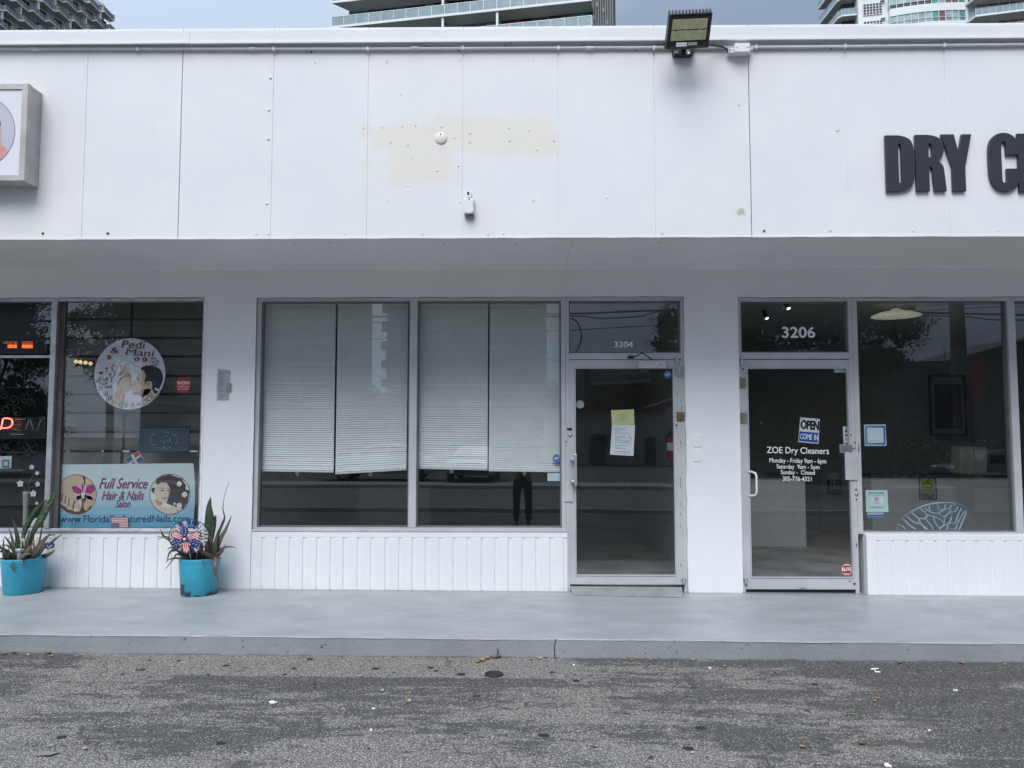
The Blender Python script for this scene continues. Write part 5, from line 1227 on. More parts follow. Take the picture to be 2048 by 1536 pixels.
# junction box
yj = YF-.085
j0, j1 = P(1470,103.5,yj), P(1500,85.5,yj)
t = thing('junction_box', 'white weatherproof junction box beside the floodlight', 'box', ((j0.x+j1.x)/2, YF-.002, j0.z))
b = MB(); b.box(j0.x, j1.x, yj, YF-.003, j0.z, j1.z); b.build('body', M['white'], t, bevel=.004)
for (px, py) in ((1474.5,94.8),(1496,94)): 
    q = P(px, py, yj); MB().lathe([(.006,0),(.005,.003),(0,.003)], (q.x, yj-.0005, q.z), 10, 0, 'y').build('screw', M['steel'], t)
for (xa, xb, z) in ((j0.x-.045, j0.x, P(1469,95,yj).z), (j1.x, j1.x+.03, P(1500,94.5,yj).z), (j0.x-.045, j0.x, P(1465,104,yj+.03).z)):
    b = MB(); b.tube([(xa, YF-.04, z), (xa+.02, YF-.04, z), (xa+.02, YF-.04, z), (xb, YF-.04, z)], [.015,.015,.019,.019], 10); b.build('gland', M['galv'], t)
# floodlight
yf = YF-.30
def FL(u, v, w=0.0): return FO+FU*u+FV*v+FN*w     # local frame of the tilted lamp head
FU = Vector((.995, .02, .05)).normalized()
c4 = P(1378,62,yf)
tilt = R(24)
FV = Vector((.10, math.sin(tilt)*-1.0, math.cos(tilt))); FV = (FV-FU*FV.dot(FU)*.35).normalized()
FN = FU.cross(FV).normalized()      # towards +Y / down-back
if FN.y > 0: FN = -FN
FO = c4
hw, hh = .168, .125
t = thing('floodlight', 'dark bronze LED floodlight with toothed cooling fins tilted over the fascia edge', 'floodlight', (c4.x, YF-.003, P(1367,108,YF).z))
M['bronze'] = pm('dark_bronze_metal', (.035,.033,.037), .45, .3, var=.12, vscale=10)
b = MB()
def fbox(u0, u1, v0, v1, w0, w1, m=0):
    vs = [FL(u, v, w) for (u, v, w) in ((u0,v0,w0),(u1,v0,w0),(u1,v1,w0),(u0,v1,w0),(u0,v0,w1),(u1,v0,w1),(u1,v1,w1),(u0,v1,w1))]
    b.add(vs, [(0,3,2,1),(4,5,6,7),(0,1,5,4),(1,2,6,5),(2,3,7,6),(3,0,4,7)], m)
fbox(-hw, hw, -hh, hh, -.05, 0)
rimw = .012
fbox(-hw, -hw+rimw, -hh, hh, .0005, .008); fbox(hw-rimw, hw, -hh, hh, .0005, .008); fbox(-hw+rimw+.0005, hw-rimw-.0005, hh-rimw, hh, .0005, .008); fbox(-hw+rimw+.0005, hw-rimw-.0005, -hh, -hh+rimw, .0005, .008)
b.build('housing', M['bronze'], t, bevel=.003)
for k in range(13):
    b = MB(); u = -hw+.008+(2*hw-.016)*k/12
    vs = []
    for uu in (u-.007, u+.007): 
        for (v, w) in ((-hh+.01,-.0505),(hh,-.0505),(hh,-.012),(hh+.034,-.05),(hh+.034,-.075),(-hh+.01,-.085)):
            nar = .45 if v > hh+.01 else 1
            vs.append(FL(u+(uu-u)*nar, v, w))
    b.add(vs, [(0,1,2,3,4,5),(11,10,9,8,7,6)]+[(i, 6+i, 6+(i+1)%6, (i+1)%6) for i in range(6)]); b.build('cooling_fin', M['bronze'], t)
M['ledlens'] = pm('yellowish_led_lens', (.37,.37,.23), .3, var=.10, vscale=22, bump=.4, bscale=120)
for (v0, v1) in ((.012,.086),(-.068,.006)):
    b = MB(); fbox(-hw+.030, hw-.030, v0, v1, .0008, .006); b.build('lens', M['ledlens'], t, bevel=.002)
for k in range(5):
    b = MB(); u = -.105+.0525*k; fbox(u-.005, u+.005, .0045, .0135, .0062, .0085); b.build('clip', M['bronze'], t)
b = MB(); fbox(-.09, -.005, -.110, -.080, .0006, .0018); b.build('rating_label', M['paper'], t)
b = MB(); fbox(.002, .075, -.104, -.082, .0006, .0018); b.build('rating_label', pm('silver_label', (.42,.43,.43), .5), t)
k0, k1 = P(1346,111,YF-.05), P(1389,92,YF-.05)
b = MB(); b.prism([(k0.x+.015,k0.z),(k1.x-.025,k0.z),(k1.x,k0.z+.03),(k1.x,k1.z),(k0.x,k1.z),(k0.x,k0.z+.02)], YF-.06, YF-.003); 
b.tube([((k0.x+k1.x)/2, YF-.05, k1.z-.01), FL(0,-hh+.02,-.045)], .022, 12); b.build('bracket', M['bronze'], t, bevel=.004)
for (px, py, r_) in ((1376,105,.020),(1354,105,.009),(1350,106,.007)):
    q = P(px, py, YF-.06); b = MB(); b.lathe([(r_,0),(r_,.006),(r_*.6,.009),(r_*.45,.005),(0,.006)], (q.x, YF-.0602, q.z), 16, 0, 'y'); b.build('bolt', M['steel'], t)
q = P(1418,91,YF-.10)
b = MB(); b.tube(smoothpts([FL(.14,-hh+.01,-.03), q, P(1437,92.3,YF-.06), P(1446,94,YF-.05), P(1456,101,YF-.045), (j0.x-.045, YF-.04, P(1465,104,yj+.03).z)], 5), .0065, 8)
tag(b.build('lamp_cable', M['black']), 'short black cable looping from the floodlight into the junction box', 'cable')
# ------------------------------------------------------------------ raised black letters
def rounded(pts):            # (x, y[, r]) outline with rounded corners
    o = []; n = len(pts)
    for i in range(n):
        p = pts[i]
        if len(p) == 2: o.append(Vector((p[0], p[1]))); continue
        c = Vector(p[:2]); a = Vector(pts[i-1][:2]); d = Vector(pts[(i+1)%n][:2])
        r = p[2]; ra = min(r, (a-c).length*.5) if len(p) < 4 else r; rd = min(r, (d-c).length*.5) if len(p) < 4 else (p[3])
        s_ = c+(a-c).normalized()*ra; e_ = c+(d-c).normalized()*rd
        for k in range(9):
            u = k/8; o.append(s_*(1-u)**2+c*2*u*(1-u)+e_*u*u)
    return o
def letter(px0, py0, px1, py1, outer, holes, label_child, parent):
    Y = YF-.030; px0 += 4; a = P(px0, py1, Y); c_ = P(px1, py0, Y)
    cu = bpy.data.curves.new('c', 'CURVE'); cu.dimensions = '2D'; cu.fill_mode = 'BOTH'; cu.extrude = .010; cu.bevel_depth = .003; cu.bevel_resolution = 1; cu.offset = -.003
    for pts in [outer]+holes:
        q = rounded(pts); s_ = cu.splines.new('POLY'); s_.points.add(len(q)-1); s_.use_cyclic_u = True
        for i, v in enumerate(q): s_.points[i].co = (a.x+(c_.x-a.x)*v.x, a.z+(c_.z-a.z)*v.y, 0, 1)
    o = bpy.data.objects.new('c', cu); COL.objects.link(o); dg = bpy.context.evaluated_depsgraph_get(); dg.update()
    me = bpy.data.meshes.new_from_object(o.evaluated_get(dg)); vs = [(v.co.x, Y+.013-v.co.z, v.co.y) for v in me.vertices]; fs = [tuple(p.vertices) for p in me.polygons]
    bpy.data.objects.remove(o); bpy.data.curves.remove(cu); bpy.data.meshes.remove(me)
    b = MB(); b.add(vs, fs); ob_ = b.build('letter', M['letter'], parent); return ob_
M['letter'] = pm('charcoal_sign_letter', (.028,.031,.037), .38, var=.06, vscale=4)
lt = thing('sign_lettering', 'raised charcoal block letters reading DRY CL cut by the right picture edge', 'lettering', tuple(P(1900,383,YF)))
letter(1770,270,1828,383, [(0,0),(0,1),(.62,1,.3),(1,.88,.28),(1,.12,.28),(.62,0,.3)], [[(.44,.16),(.44,.84),(.52,.84,.03),(.54,.80,.03),(.54,.20,.03),(.52,.16,.03)]], 'D', lt)
letter(1830,269,1890,382, [(0,0),(0,1),(.60,1,.3),(.94,.90,.25),(.94,.62,.12),(.74,.53,.06),(.92,.46,.1),(.95,.30,.1),(1,0),(.60,0),(.56,.22,.05),(.54,.42,.05),(.44,.44),(.44,0)], [[(.44,.60),(.44,.84),(.52,.84,.03),(.55,.78,.04),(.55,.66,.04),(.52,.60,.03)]], 'R', lt)
letter(1882.5,268,1943,382, [(.33,0),(.33,.42),(0,1),(.42,1),(.56,.68),(.68,1),(1,1),(.76,.42),(.76,0)], [], 'Y', lt)
letter(1976.5,265,2037,383, [(.0,.18,.2),(.0,.85,.2),(.30,1,.25),(.72,1,.25),(1,.85,.2),(1,.62),(.58,.62),(.58,.80,.05),(.54,.85,.04),(.44,.85,.04),(.42,.80,.04),(.42,.20,.04),(.44,.15,.04),(.54,.15,.04),(.58,.20,.05),(.58,.39),(1,.39),(1,.16,.2),(.72,0,.25),(.30,0,.25)], [], 'C', lt)
letter(2036,266.5,2082,383, [(0,0),(0,1),(.56,1),(.56,.19),(1,.19),(1,0)], [], 'L', lt)
# ================================================================== on the pier: taped notice, switch plates
t = thing('taped_notice', 'faded grey price list taped to the pier left of the middle window', 'notice', tuple(P(446,800,0)))
b = MB(); q = [P(x,y,-.004) for x,y in ((436,738),(461,741),(459,760),(457,800),(434,800.5),(433.5,770))]; b.prism([(p.x,p.z) for p in q], -.006, -.001, 0)
rr = random.Random(8)
for i in range(13):
    y = 744+i*4.2; x = 437+rr.uniform(0,2); w_ = rr.uniform(6,11)
    quad_px(b, [(x,y),(x+w_,y+.3),(x+w_,y+1.9),(x,y+1.6)], -.0068, 1)
b.build('sheet', mats((.40,.42,.43), (.22,.23,.24)), t)
b = MB(); q = [P(x,y,-.006) for x,y in ((453,766),(463,766),(462,785),(452,784))]; b.prism([(p.x,p.z) for p in q], -.014, -.0065, 0); b.build('clip', M['steel'], t, bevel=.002)
for (x0,y0,x1,y1,lab) in ((1386,869,1402,894,'white painted blank switch plate on the door pier, the upper of two'),(1387.5,898,1403,923,'white painted blank switch plate on the door pier, the lower of two')):
    a = P(x0,y1,0); c_ = P(x1,y0,0); b = MB(); b.box(a.x, c_.x, -.008, -.0005, a.z, c_.z); o = b.build('switch_plate', M['wall'], None, bevel=.004); tag(o, lab, 'plate', 'switch plates on the door pier')
# threshold ramp
b = MB(); z_ = dz0-.02
pl = [P(1139,1171,-.0), P(1371,1171,0)]
x0, x1 = X(1140,1172), X(1372,1172); g0, g1 = G(1147,1190,zs(.5)+.004), G(1366,1195,zs(1.5)+.004)
zr = lambda x: zs(x)+.002
b.add([(x0,.03,zr(x0)+.045),(x1-.03,.03,zr(x1)+.045),(g1.x,g1.y,zr(g1.x)+.006),(g0.x,g0.y,zr(g0.x)+.006),(x0,.03,zr(x0)),(x1-.03,.03,zr(x1)),(g1.x,g1.y,zr(g1.x)),(g0.x,g0.y,zr(g0.x))],
      [(3,2,1,0),(0,4,7,3),(1,2,6,5),(2,3,7,6),(0,1,5,4),(4,5,6,7)])
mt, n, p_ = newmat('checker_plate'); v = n.geo(); p_.inputs['Metallic'].default_value = .1; p_.inputs['Roughness'].default_value = .5
wv = n.N.new('ShaderNodeTexChecker'); wv.inputs['Scale'].default_value = 38; rot = n.N.new('ShaderNodeMapping'); rot.inputs['Rotation'].default_value = (0,0,R(45)); n.L.new(v, rot.inputs[0]); n.L.new(rot.outputs[0], wv.inputs['Vector'])
c_ = n.mix(n.ramp(n.noise(v, 6, 4), .3, .7), (.27,.27,.272), (.36,.36,.365)); c_ = n.mix(n.math('MULTIPLY', wv.outputs['Fac'], .25), c_, (.42,.42,.43)); n.L.new(c_, p_.inputs['Base Color'])
n.L.new(n.bump(wv.outputs['Fac'], .8, .006), p_.inputs['Normal'])
tag(b.build('threshold_ramp', mt, bevel=.003), 'worn grey checker plate ramp at the foot of the left glass door', 'ramp')
# ================================================================== planters
def bucket_mat(name, chips_):
    m, n, p = newmat(name); v = n.geo(); s = n.sep(v); p.inputs['Roughness'].default_value = .42
    c = n.mix(n.ramp(n.noise(v, 4, 4), .3, .7), (.030,.29,.42), (.045,.36,.50))
    if chips_:
        d = n.noise(v, 16, 5, .7, .5); u = n.math('ADD', s['X'], n.math('MULTIPLY', n.math('SUBTRACT', n.noise(v, 30, 4, .7), .5), .05))
        w = n.math('ADD', s['Z'], n.math('MULTIPLY', n.math('SUBTRACT', d, .5), .12)); acc = None
        for (bx, so) in chips_:
            k = n.boxmask(u, w, *bx, so); acc = k if acc is None else n.math('MAXIMUM', acc, k)
        c = n.mix(n.math('MULTIPLY', acc, n.ramp(n.noise(v, 42, 4, .6), .40, .45)), c, (.025,.028,.03))
        c = n.mix(n.ramp(n.noise(v, 60, 2), .74, .76, 0, .8), c, (.03,.03,.03))
    n.L.new(c, p.inputs['Base Color']); n.L.new(n.bump(n.noise(v, 18, 3), .15, .01), p.inputs['Normal']); return m
def planter(cxp, ytop, ybot, wtop, wbot, Yc, lab, mat, oval=1.0):
    cx_ = X(cxp, 1150, Yc); zb_ = zs(cx_)+.001; zt_ = P(cxp, ytop, Yc-.15).z
    rt = (X(cxp+wtop/2,ytop,Yc)-X(cxp-wtop/2,ytop,Yc))/2; rb = (X(cxp+wbot/2,ybot,Yc)-X(cxp-wbot/2,ybot,Yc))/2
    t = thing('planter', lab, 'planter', (cx_, Yc, zb_), 'turquoise bucket planters'); h = zt_-zb_
    b = MB(); b.lathe([(rb*.97,0),(rb,.006),(rb+(rt-rb)*.9,h*.86),(rt*.985,h*.87),(rt,h*.89),(rt,h*.985),(rt*.985,h),(rt*.95,h),(rt*.93,h*.9),(rb*.9,h*.75)], (cx_,Yc,zb_), 48); b.build('bucket', mat, t)
    b = MB(); b.lathe([(rt*.93,h*.86),(rt*.5,h*.885),(0,h*.87)], (cx_,Yc,zb_), 24); b.build('soil', pm('dry_potting_soil', (.06,.045,.035), .95, var=.4, vscale=30, bump=.8, bscale=40), t)
    return t, Vector((cx_, Yc, zb_+h*.87)), rt
YL = -.24
pl, cl, rl = planter(47, 1119, 1188, 80, 68, YL, 'turquoise bucket planter at the left edge, clean sided with small chips at its foot', bucket_mat('turquoise_paint', [((-5.2,-4.2,-.02,.008), .004)]))
px0 = X(366,1170,YL-.1)
pr_, cr, rr_ = planter(399, 1119, 1190, 78, 68, YL, 'turquoise bucket planter beside the pier with black paint chips along its foot', bucket_mat('turquoise_paint_chipped', [((X(360,1150,YL)-.05, X(383,1150,YL), -.02, .125), .02), ((X(370,1150,YL), X(397,1150,YL), -.02, .055), .01), ((X(404,1150,YL), X(413,1150,YL), -.02, .045), .006), ((X(424,1150,YL), X(436,1150,YL), -.02, .05), .008)]))
def leaf_mat(name, a, bcol, stripes=0.0):
    m, n, p = newmat(name); v = n.geo(); p.inputs['Roughness'].default_value = .42
    c = n.mix(n.ramp(n.noise(v, 11, 4, .6), .3, .7), a, bcol)
    if stripes:
        s = n.N.new('ShaderNodeMapping'); s.inputs['Scale'].default_value = (9, 9, 60); n.L.new(v, s.inputs[0])
        c = n.mix(n.ramp(n.noise(s.outputs[0], 1.3, 4, .7, .8), .5, .6, 0, stripes), c, (.16,.19,.12))
    n.L.new(c, p.inputs['Base Color']); n.L.new(n.bump(n.noise(v, 40, 2), .2, .006), p.inputs['Normal']); return m
M['snake'] = leaf_mat('mottled_snake_leaf', (.016,.040,.016), (.038,.075,.030), .55)
M['aloe'] = leaf_mat('dusty_grey_leaf', (.085,.082,.070), (.15,.135,.115))
M['aloeg'] = leaf_mat('dull_green_leaf', (.06,.085,.045), (.12,.145,.075))
M['dry'] = leaf_mat('dried_brown_leaf', (.12,.075,.055), (.20,.13,.10))
def blade(pts, w, twist=0.0, fold=.35, cup=None):
    """leaf along a 3-D spine: width profile w, V section; returns (verts, faces)"""
    sp_ = smoothpts(pts, 5); n = len(sp_); vs = []; fs = []
    for i, p in enumerate(sp_):
        t_ = i/(n-1); tg = (sp_[min(i+1,n-1)]-sp_[max(i-1,0)]).normalized()
        side = tg.cross(Vector((0,1,0))); side = side.normalized() if side.length > .05 else Vector((1,0,0))
        nrm = side.cross(tg).normalized(); a = twist*t_
        s2 = side*math.cos(a)+nrm*math.sin(a); n2 = nrm*math.cos(a)-side*math.sin(a)
        ww = w(t_)
        vs += [p-s2*ww-n2*ww*fold, p+n2*ww*fold*.3, p+s2*ww-n2*ww*fold, p+n2*(ww*fold*.3+max(.002, ww*.18))]
    for i in range(n-1):
        k = i*4
        fs += [(k,k+4,k+5,k+1),(k+1,k+5,k+6,k+2),(k+2,k+6,k+7,k+3),(k+3,k+7,k+4,k)]
    fs += [(0,1,2,3)]
    return vs, fs
def wp(w0, wm, tm, w1=.001):
    def f(t_):
        if t_ < tm: u = t_/tm; return w0+(wm-w0)*(u*u*(3-2*u))
        u = (t_-tm)/(1-tm); return wm+(w1-wm)*u**1.5
    return f
# left pot: traced spines (photo pixels, depth offset)
def SP(lst, Y0): return [P(x, y, Y0+d) for x, y, d in lst]
def zl(x, y): return (x/5.907, 940+y/5.907)
def zr_(x, y): return (310+x/6.141, 950+y/6.141)
def spine(zf, lst, Y0): 
    return [P(*zf(x, y), Y0+d) for x, y, d in lst]
ts = thing('snake_plant', 'snake plant with long twisting mottled leaf leaning right, in the left planter', 'plant', tuple(cl))
for lst, wf, tw in (([(350,1040,.02),(375,800,0),(440,650,-.02),(505,560,-.02),(560,450,-.03),(640,310,-.03),(700,105,-.03)], wp(.016,.045,.62), .5),
                    ([(300,1030,.03),(280,800,.03),(330,640,.03),(430,480,.03),(500,400,.03),(560,350,.03)], wp(.014,.026,.55), -.7),
                    ([(240,1030,.04),(215,830,.04),(190,700,.04),(145,570,.04)], wp(.018,.024,.4), .2)):
    v_, f_ = blade(spine(zl, lst, YL), wf, tw, .18); MB().add(v_, f_, 0, True).build('leaf', M['snake'], ts)
ta = thing('aloe_plant', 'spiky dusty grey aloe filling the left planter', 'plant', tuple(cl))
for lst, wd, mt_ in (([(200,1040,-.05),(150,900,-.08),(48,775,-.10)], .022, 'aloe'), ([(190,1040,0),(160,860,.0),(108,680,.02)], .020, 'aloe'), ([(60,1040,-.04),(48,930,-.06),(45,795,-.08)], .018, 'aloe'), ([(120,1060,-.08),(60,980,-.12),(-5,880,-.14)], .022, 'aloe'),
    ([(300,1040,-.02),(325,850,-.02),(352,690,-.02)], .022, 'aloe'), ([(390,1040,-.06),(500,880,-.08),(615,720,-.1)], .024, 'aloe'), ([(440,1020,-.02),(520,920,-.04),(570,840,-.04)], .016, 'aloe'), ([(500,1030,0),(600,985,-.03),(655,945,-.04)], .020, 'dry'),
    ([(560,900,.03),(650,820,.02),(738,757,.0)], .014, 'aloe'), ([(250,1050,-.1),(330,960,-.14),(405,850,-.14)], .028, 'aloe'), ([(110,1040,-.1),(115,980,-.13),(100,915,-.15)], .016, 'aloeg'), ([(430,1000,.02),(470,850,.02),(505,640,.02)], .016, 'dry'),
    ([(260,1040,.03),(250,900,.05),(275,670,.05)], .016, 'aloe'), ([(240,1060,-.14),(300,1000,-.18),(370,990,-.2)], .022, 'aloe'), ([(290,1050,-.12),(265,1080,-.19),(250,1140,-.21)], .016, 'dry'), ([(150,1060,-.13),(145,1110,-.2),(155,1160,-.215),(180,1215,-.215)], .018, 'aloeg'),
    ([(120,1050,-.05),(40,1050,-.12),(-10,1040,-.14)], .016, 'dry'), ([(400,1030,-.02),(405,900,-.02),(400,740,.0)], .012, 'dry'), ([(420,1040,.0),(450,930,.0),(462,870,.0)], .012, 'aloe'), ([(170,1040,.0),(190,900,.02),(180,790,.03)], .012, 'aloe')):
    v_, f_ = blade(spine(zl, lst, YL), wp(wd*.9, wd, .15), random.uniform(-.3,.3), .5); MB().add(v_, f_, 0, True).build('leaf', M[mt_], ta)
# right pot
ts = thing('snake_plant', 'snake plant with one broad torn leaf and one thin wavy leaf, in the right planter', 'plant', tuple(cr))
for lst, wf, tw in (([(650,1010,.03),(655,800,.03),(675,560,.02),(668,400,.02),(685,270,.02)], wp(.026,.050,.45), .25), ([(690,820,.02),(715,690,.01),(735,570,.01),(745,495,.01)], wp(.018,.022,.55,.006), .3),
                    ([(735,1000,.02),(770,760,.0),(830,600,-.01),(858,520,-.01),(835,400,-.01),(860,230,-.01),(910,80,-.01)], wp(.014,.019,.5), 1.6)):
    v_, f_ = blade(spine(zr_, lst, YL), wf, tw, .15); MB().add(v_, f_, 0, True).build('leaf', M['snake'], ts)
ta = thing('aloe_plant', 'straggly grey aloe with drooping leaves spilling from the right planter', 'plant', tuple(cr))
for lst, wd, mt_ in (([(730,990,-.06),(700,850,-.08),(640,690,-.08),(615,600,-.08)], .028, 'aloe'), ([(735,990,-.08),(740,860,-.1),(775,670,-.1)], .026, 'aloe'), ([(740,990,-.06),(800,800,-.08),(880,650,-.08),(945,490,-.08)], .024, 'aloe'), ([(750,1000,-.08),(830,930,-.12),(865,850,-.12)], .020, 'aloe'),
    ([(720,1000,-.10),(620,960,-.16),(500,890,-.18),(390,800,-.19)], .018, 'dry'), ([(735,1000,-.12),(735,1080,-.20),(755,1220,-.215),(790,1355,-.215)], .024, 'dry'), ([(720,1005,-.08),(640,985,-.12),(560,930,-.14)], .018, 'aloe'), ([(760,1005,-.1),(800,1015,-.12),(815,1020,-.12)], .012, 'dry'),
    ([(430,1030,-.04),(300,940,-.06),(190,800,-.08),(20,748,-.08)], .016, 'aloe'), ([(400,1030,-.02),(200,800,-.04),(110,750,-.05),(70,660,-.06)], .022, 'aloeg'), ([(420,1020,-.08),(290,930,-.1),(200,890,-.12),(150,920,-.13)], .012, 'aloe'),
    ([(430,1040,-.1),(300,925,-.14),(190,940,-.15),(145,1070,-.15)], .018, 'aloeg'), ([(420,1040,-.1),(300,1020,-.15),(190,1030,-.16),(125,1080,-.16)], .011, 'dry'), ([(400,1040,-.12),(280,970,-.16),(220,1040,-.17),(120,1170,-.17)], .011, 'aloe'), ([(450,1030,-.06),(400,980,-.08),(350,930,-.08)], .018, 'aloe'),
    ([(470,1030,-.08),(450,980,-.1),(440,930,-.1)], .016, 'dry'), ([(540,1030,-.06),(560,980,-.08),(580,900,-.08)], .02, 'aloe'), ([(500,1030,-.1),(520,990,-.12),(525,930,-.12)], .016, 'dry'), ([(580,1040,-.14),(590,1070,-.2),(583,1130,-.205)], .006, 'aloeg'), ([(600,1030,-.02),(620,960,-.04),(640,880,-.04)], .018, 'aloeg'), ([(730,1020,-.14),(725,1150,-.21),(710,1290,-.212)], .005, 'dry')):
    v_, f_ = blade(spine(zr_, lst, YL), wp(wd*.9, wd, .15), random.uniform(-.3,.3), .5); MB().add(v_, f_, 0, True).build('leaf', M[mt_], ta)
rq = random.Random(17)
for tt, c_, n_ in ((bpy.data.objects['aloe_plant'], cl, 16), (ta, cr, 16)):
    for i in range(n_):
        a_ = rq.uniform(0, 6.28); l_ = rq.uniform(.14, .30); o_ = Vector((math.cos(a_), math.sin(a_)*.8, 0)); b0 = c_+o_*rq.uniform(.01,.07); up = rq.uniform(.5, 1.1)
        if b0.y+o_.y*l_*.7 > -.03: o_.y = -abs(o_.y)*.4
        pts_ = [b0, b0+o_*l_*.30+Vector((0,0,l_*.5*up)), b0+o_*l_*.62+Vector((0,0,l_*.78*up)), b0+o_*l_*.95+Vector((0,0,l_*(.95*up-.15)))]
        v_, f_ = blade(pts_, wp(.014, .016, .15), rq.uniform(-.3,.3), .5); MB().add(v_, f_, 0, True).build('leaf', M[rq.choice(('aloe','aloe','aloeg','dry'))], tt)
# solar garden light and little starred ornament in the left pot
q = P(*zl(235,1060), YL-.13); t = thing('solar_light', 'small grey solar garden light stuck into the left planter', 'light', tuple(q))
b = MB(); b.lathe([(.0,-.06),(.010,-.05),(.022,0),(.026,.055),(.036,.075),(.040,.078),(.040,.098),(.036,.104),(0,.106)], q, 24); b.build('lamp', M['silver'], t)
b = MB(); b.lathe([(.024,0),(.024,.001),(0,.001)], q+Vector((0,0,.1065)), 20); b.build('solar_cell', M['black'], t)
q = P(*zl(265,870), YL+.0); t2 = tag(MB().box(q.x-.018, q.x+.018, q.y, q.y+.006, q.z-.12, q.z+.05).build('plant_label', pm('cream_label', (.50,.48,.40), .6)), 'pale plant tag standing among the leaves of the left planter', 'tag')
q = P(*zl(580,890), YL+.02); t = thing('garden_ornament', 'dark blue star spangled ornament on a stake behind the left planter', 'ornament', (q.x, q.y, q.z-.1))
navy, wh2, rd2 = (.018,.035,.16), (.66,.66,.70), (.40,.03,.05)
b = MB(); b.lathe([(0,-.032),(.036,-.024),(.046,0),(.036,.022),(0,.028)], q, 20); b.build('cap', mats(navy), t)
b = MB()
for (x, y) in ((556,903),(592,905),(575,912),(610,893)): 
    s_ = P(*zl(x,y), q.y-.047); b.ellipse(s_.x, s_.z, .007, .007, s_.y, 0, 10)
b.build('stars', mats(wh2), t)
b = MB(); b.tube([q, (q.x-.05, q.y, q.z-.14)], .004, 6); b.build('stake', M['white'], t)
# pinwheel
def zp(x, y): return P(*zr_(x, y), YPW)
YPW = YL-.20
ct = zp(378,785)
t = thing('pinwheel', 'red, white and blue star and stripe pinwheel in the right planter', 'pinwheel', (ct.x, YPW, ct.z-.30))
Rw = zp(660,760).x-zp(412,760).x
wc = zp(412,755)
b = MB(); b.tube([(wc.x+Rw*math.cos(k*math.pi/24), YPW+.012, wc.z+Rw*.82*math.sin(k*math.pi/24)) for k in range(49)], .004, 6, cap=False); b.build('hoop', mats((.02,.025,.07)), t)
for k in range(24):            # outer fan of folded strips
    a0 = k*math.pi/12; d_ = math.degrees(a0) % 360
    upper = 35 < d_ < 135; low = 225 < d_ < 320
    m0 = 1 if (upper and k % 4 != 3) or (low and k % 2) else 0
    r0, r1 = Rw*.50, Rw*.96; b = MB(); wd = .030; ea = a0+.10
    pts = [(wc.x+r0*math.cos(a0-.10), wc.z+r0*.82*math.sin(a0-.10)), (wc.x+r1*math.cos(a0-.085), wc.z+r1*.82*math.sin(a0-.085)), (wc.x+r1*math.cos(a0+.085), wc.z+r1*.82*math.sin(a0+.085)), (wc.x+r0*math.cos(a0+.10), wc.z+r0*.82*math.sin(a0+.10))]
    b.prism(pts, YPW+.004+.003*(k%2), YPW+.006+.003*(k%2), m0)
    for j in range(1):
        rr2 = r0+(r1-r0)*(.35+.4*j); sx_, sz_ = wc.x+rr2*math.cos(a0), wc.z+rr2*.82*math.sin(a0)
        b.ellipse(sx_, sz_, .0062, .0062, YPW+.0035+.003*(k%2), 1-m0, 8)
    b.build('strip', mats((.40,.40,.44), navy), t)
def petal(pts, kind):
    b = MB(); q_ = [zp(*p_) for p_ in pts]; ol = [(p_.x, p_.z) for p_ in q_]
    cx_ = sum(p_[0] for p_ in ol)/len(ol); cz_ = sum(p_[1] for p_ in ol)/len(ol)
    b.prism(ol, YPW-.020, YPW-.012, 0)
    inn = [(cx_+(x-cx_)*.82, cz_+(z-cz_)*.82) for x, z in ol]; b.poly(inn, YPW-.0205, 1)
    return b, ol, inn, (cx_, cz_)
def ovalpts(x0, y0, x1, y1, w):
    o = []; dx, dy = x1-x0, y1-y0; l_ = math.hypot(dx, dy); ux, uy = dx/l_, dy/l_
    for k in range(18):
        a_ = k*2*math.pi/18; u = .5-.5*math.cos(a_); v_ = math.sin(a_)*(.35+.65*u)
        o.append((x0+ux*l_*u-uy*w*v_, y0+uy*l_*u+ux*w*v_))
    return o
for (x1, y1, w, kind) in ((205,705,58,'stripe'),(578,712,58,'stripe'),(402,960,62,'stripe'),(365,635,66,'star'),(214,858,60,'star'),(588,858,60,'star')):
    pts = ovalpts(378,785,x1,y1,w); b, ol, inn, cc_ = petal(pts, kind)
    dx, dy = x1-378, y1-785; l_ = math.hypot(dx, dy); ux, uy = dx/l_, dy/l_
    if kind == 'stripe':
        for v_ in (-.36, 0.02, .40):
            q_ = [(378+ux*l_*u-uy*w*vv, 785+uy*l_*u+ux*w*vv) for u, vv in ((.22,v_-.06),(.92-.25*abs(v_),v_-.13),(.92-.25*abs(v_),v_+.13),(.22,v_+.06))]
            b.poly([(zp(*c2).x, zp(*c2).z) for c2 in q_], YPW-.021, 2)
        b.build('petal', mats((.36,.03,.05), (.42,.04,.06), (.66,.62,.60)), t)
    else:
        for u in (.35,.52,.7,.86):
            for vv in ((-.35,.3) if u > .4 else (0,)):
                c2 = zp(378+ux*l_*u-uy*w*vv, 785+uy*l_*u+ux*w*vv); b.poly([(c2.x+(.007 if j%2==0 else .003)*math.cos(j*math.pi/5+.3), c2.z+(.007 if j%2==0 else .003)*math.sin(j*math.pi/5+.3)) for j in range(10)], YPW-.021, 2)
        b.build('petal', mats((.015,.02,.06), navy, (.60,.62,.68)), t)
b = MB(); b.lathe([(.012,0),(.012,.010),(.006,.014),(0,.015)], (ct.x, YPW-.020, ct.z), 14, 0, 'y'); b.build('hub', M['white'], t)
b = MB(); b.tube([(ct.x, YPW+.02, ct.z), (ct.x+.03, YL-.12, cr.z-.02)], .005, 6); b.build('stick', M['white'], t)
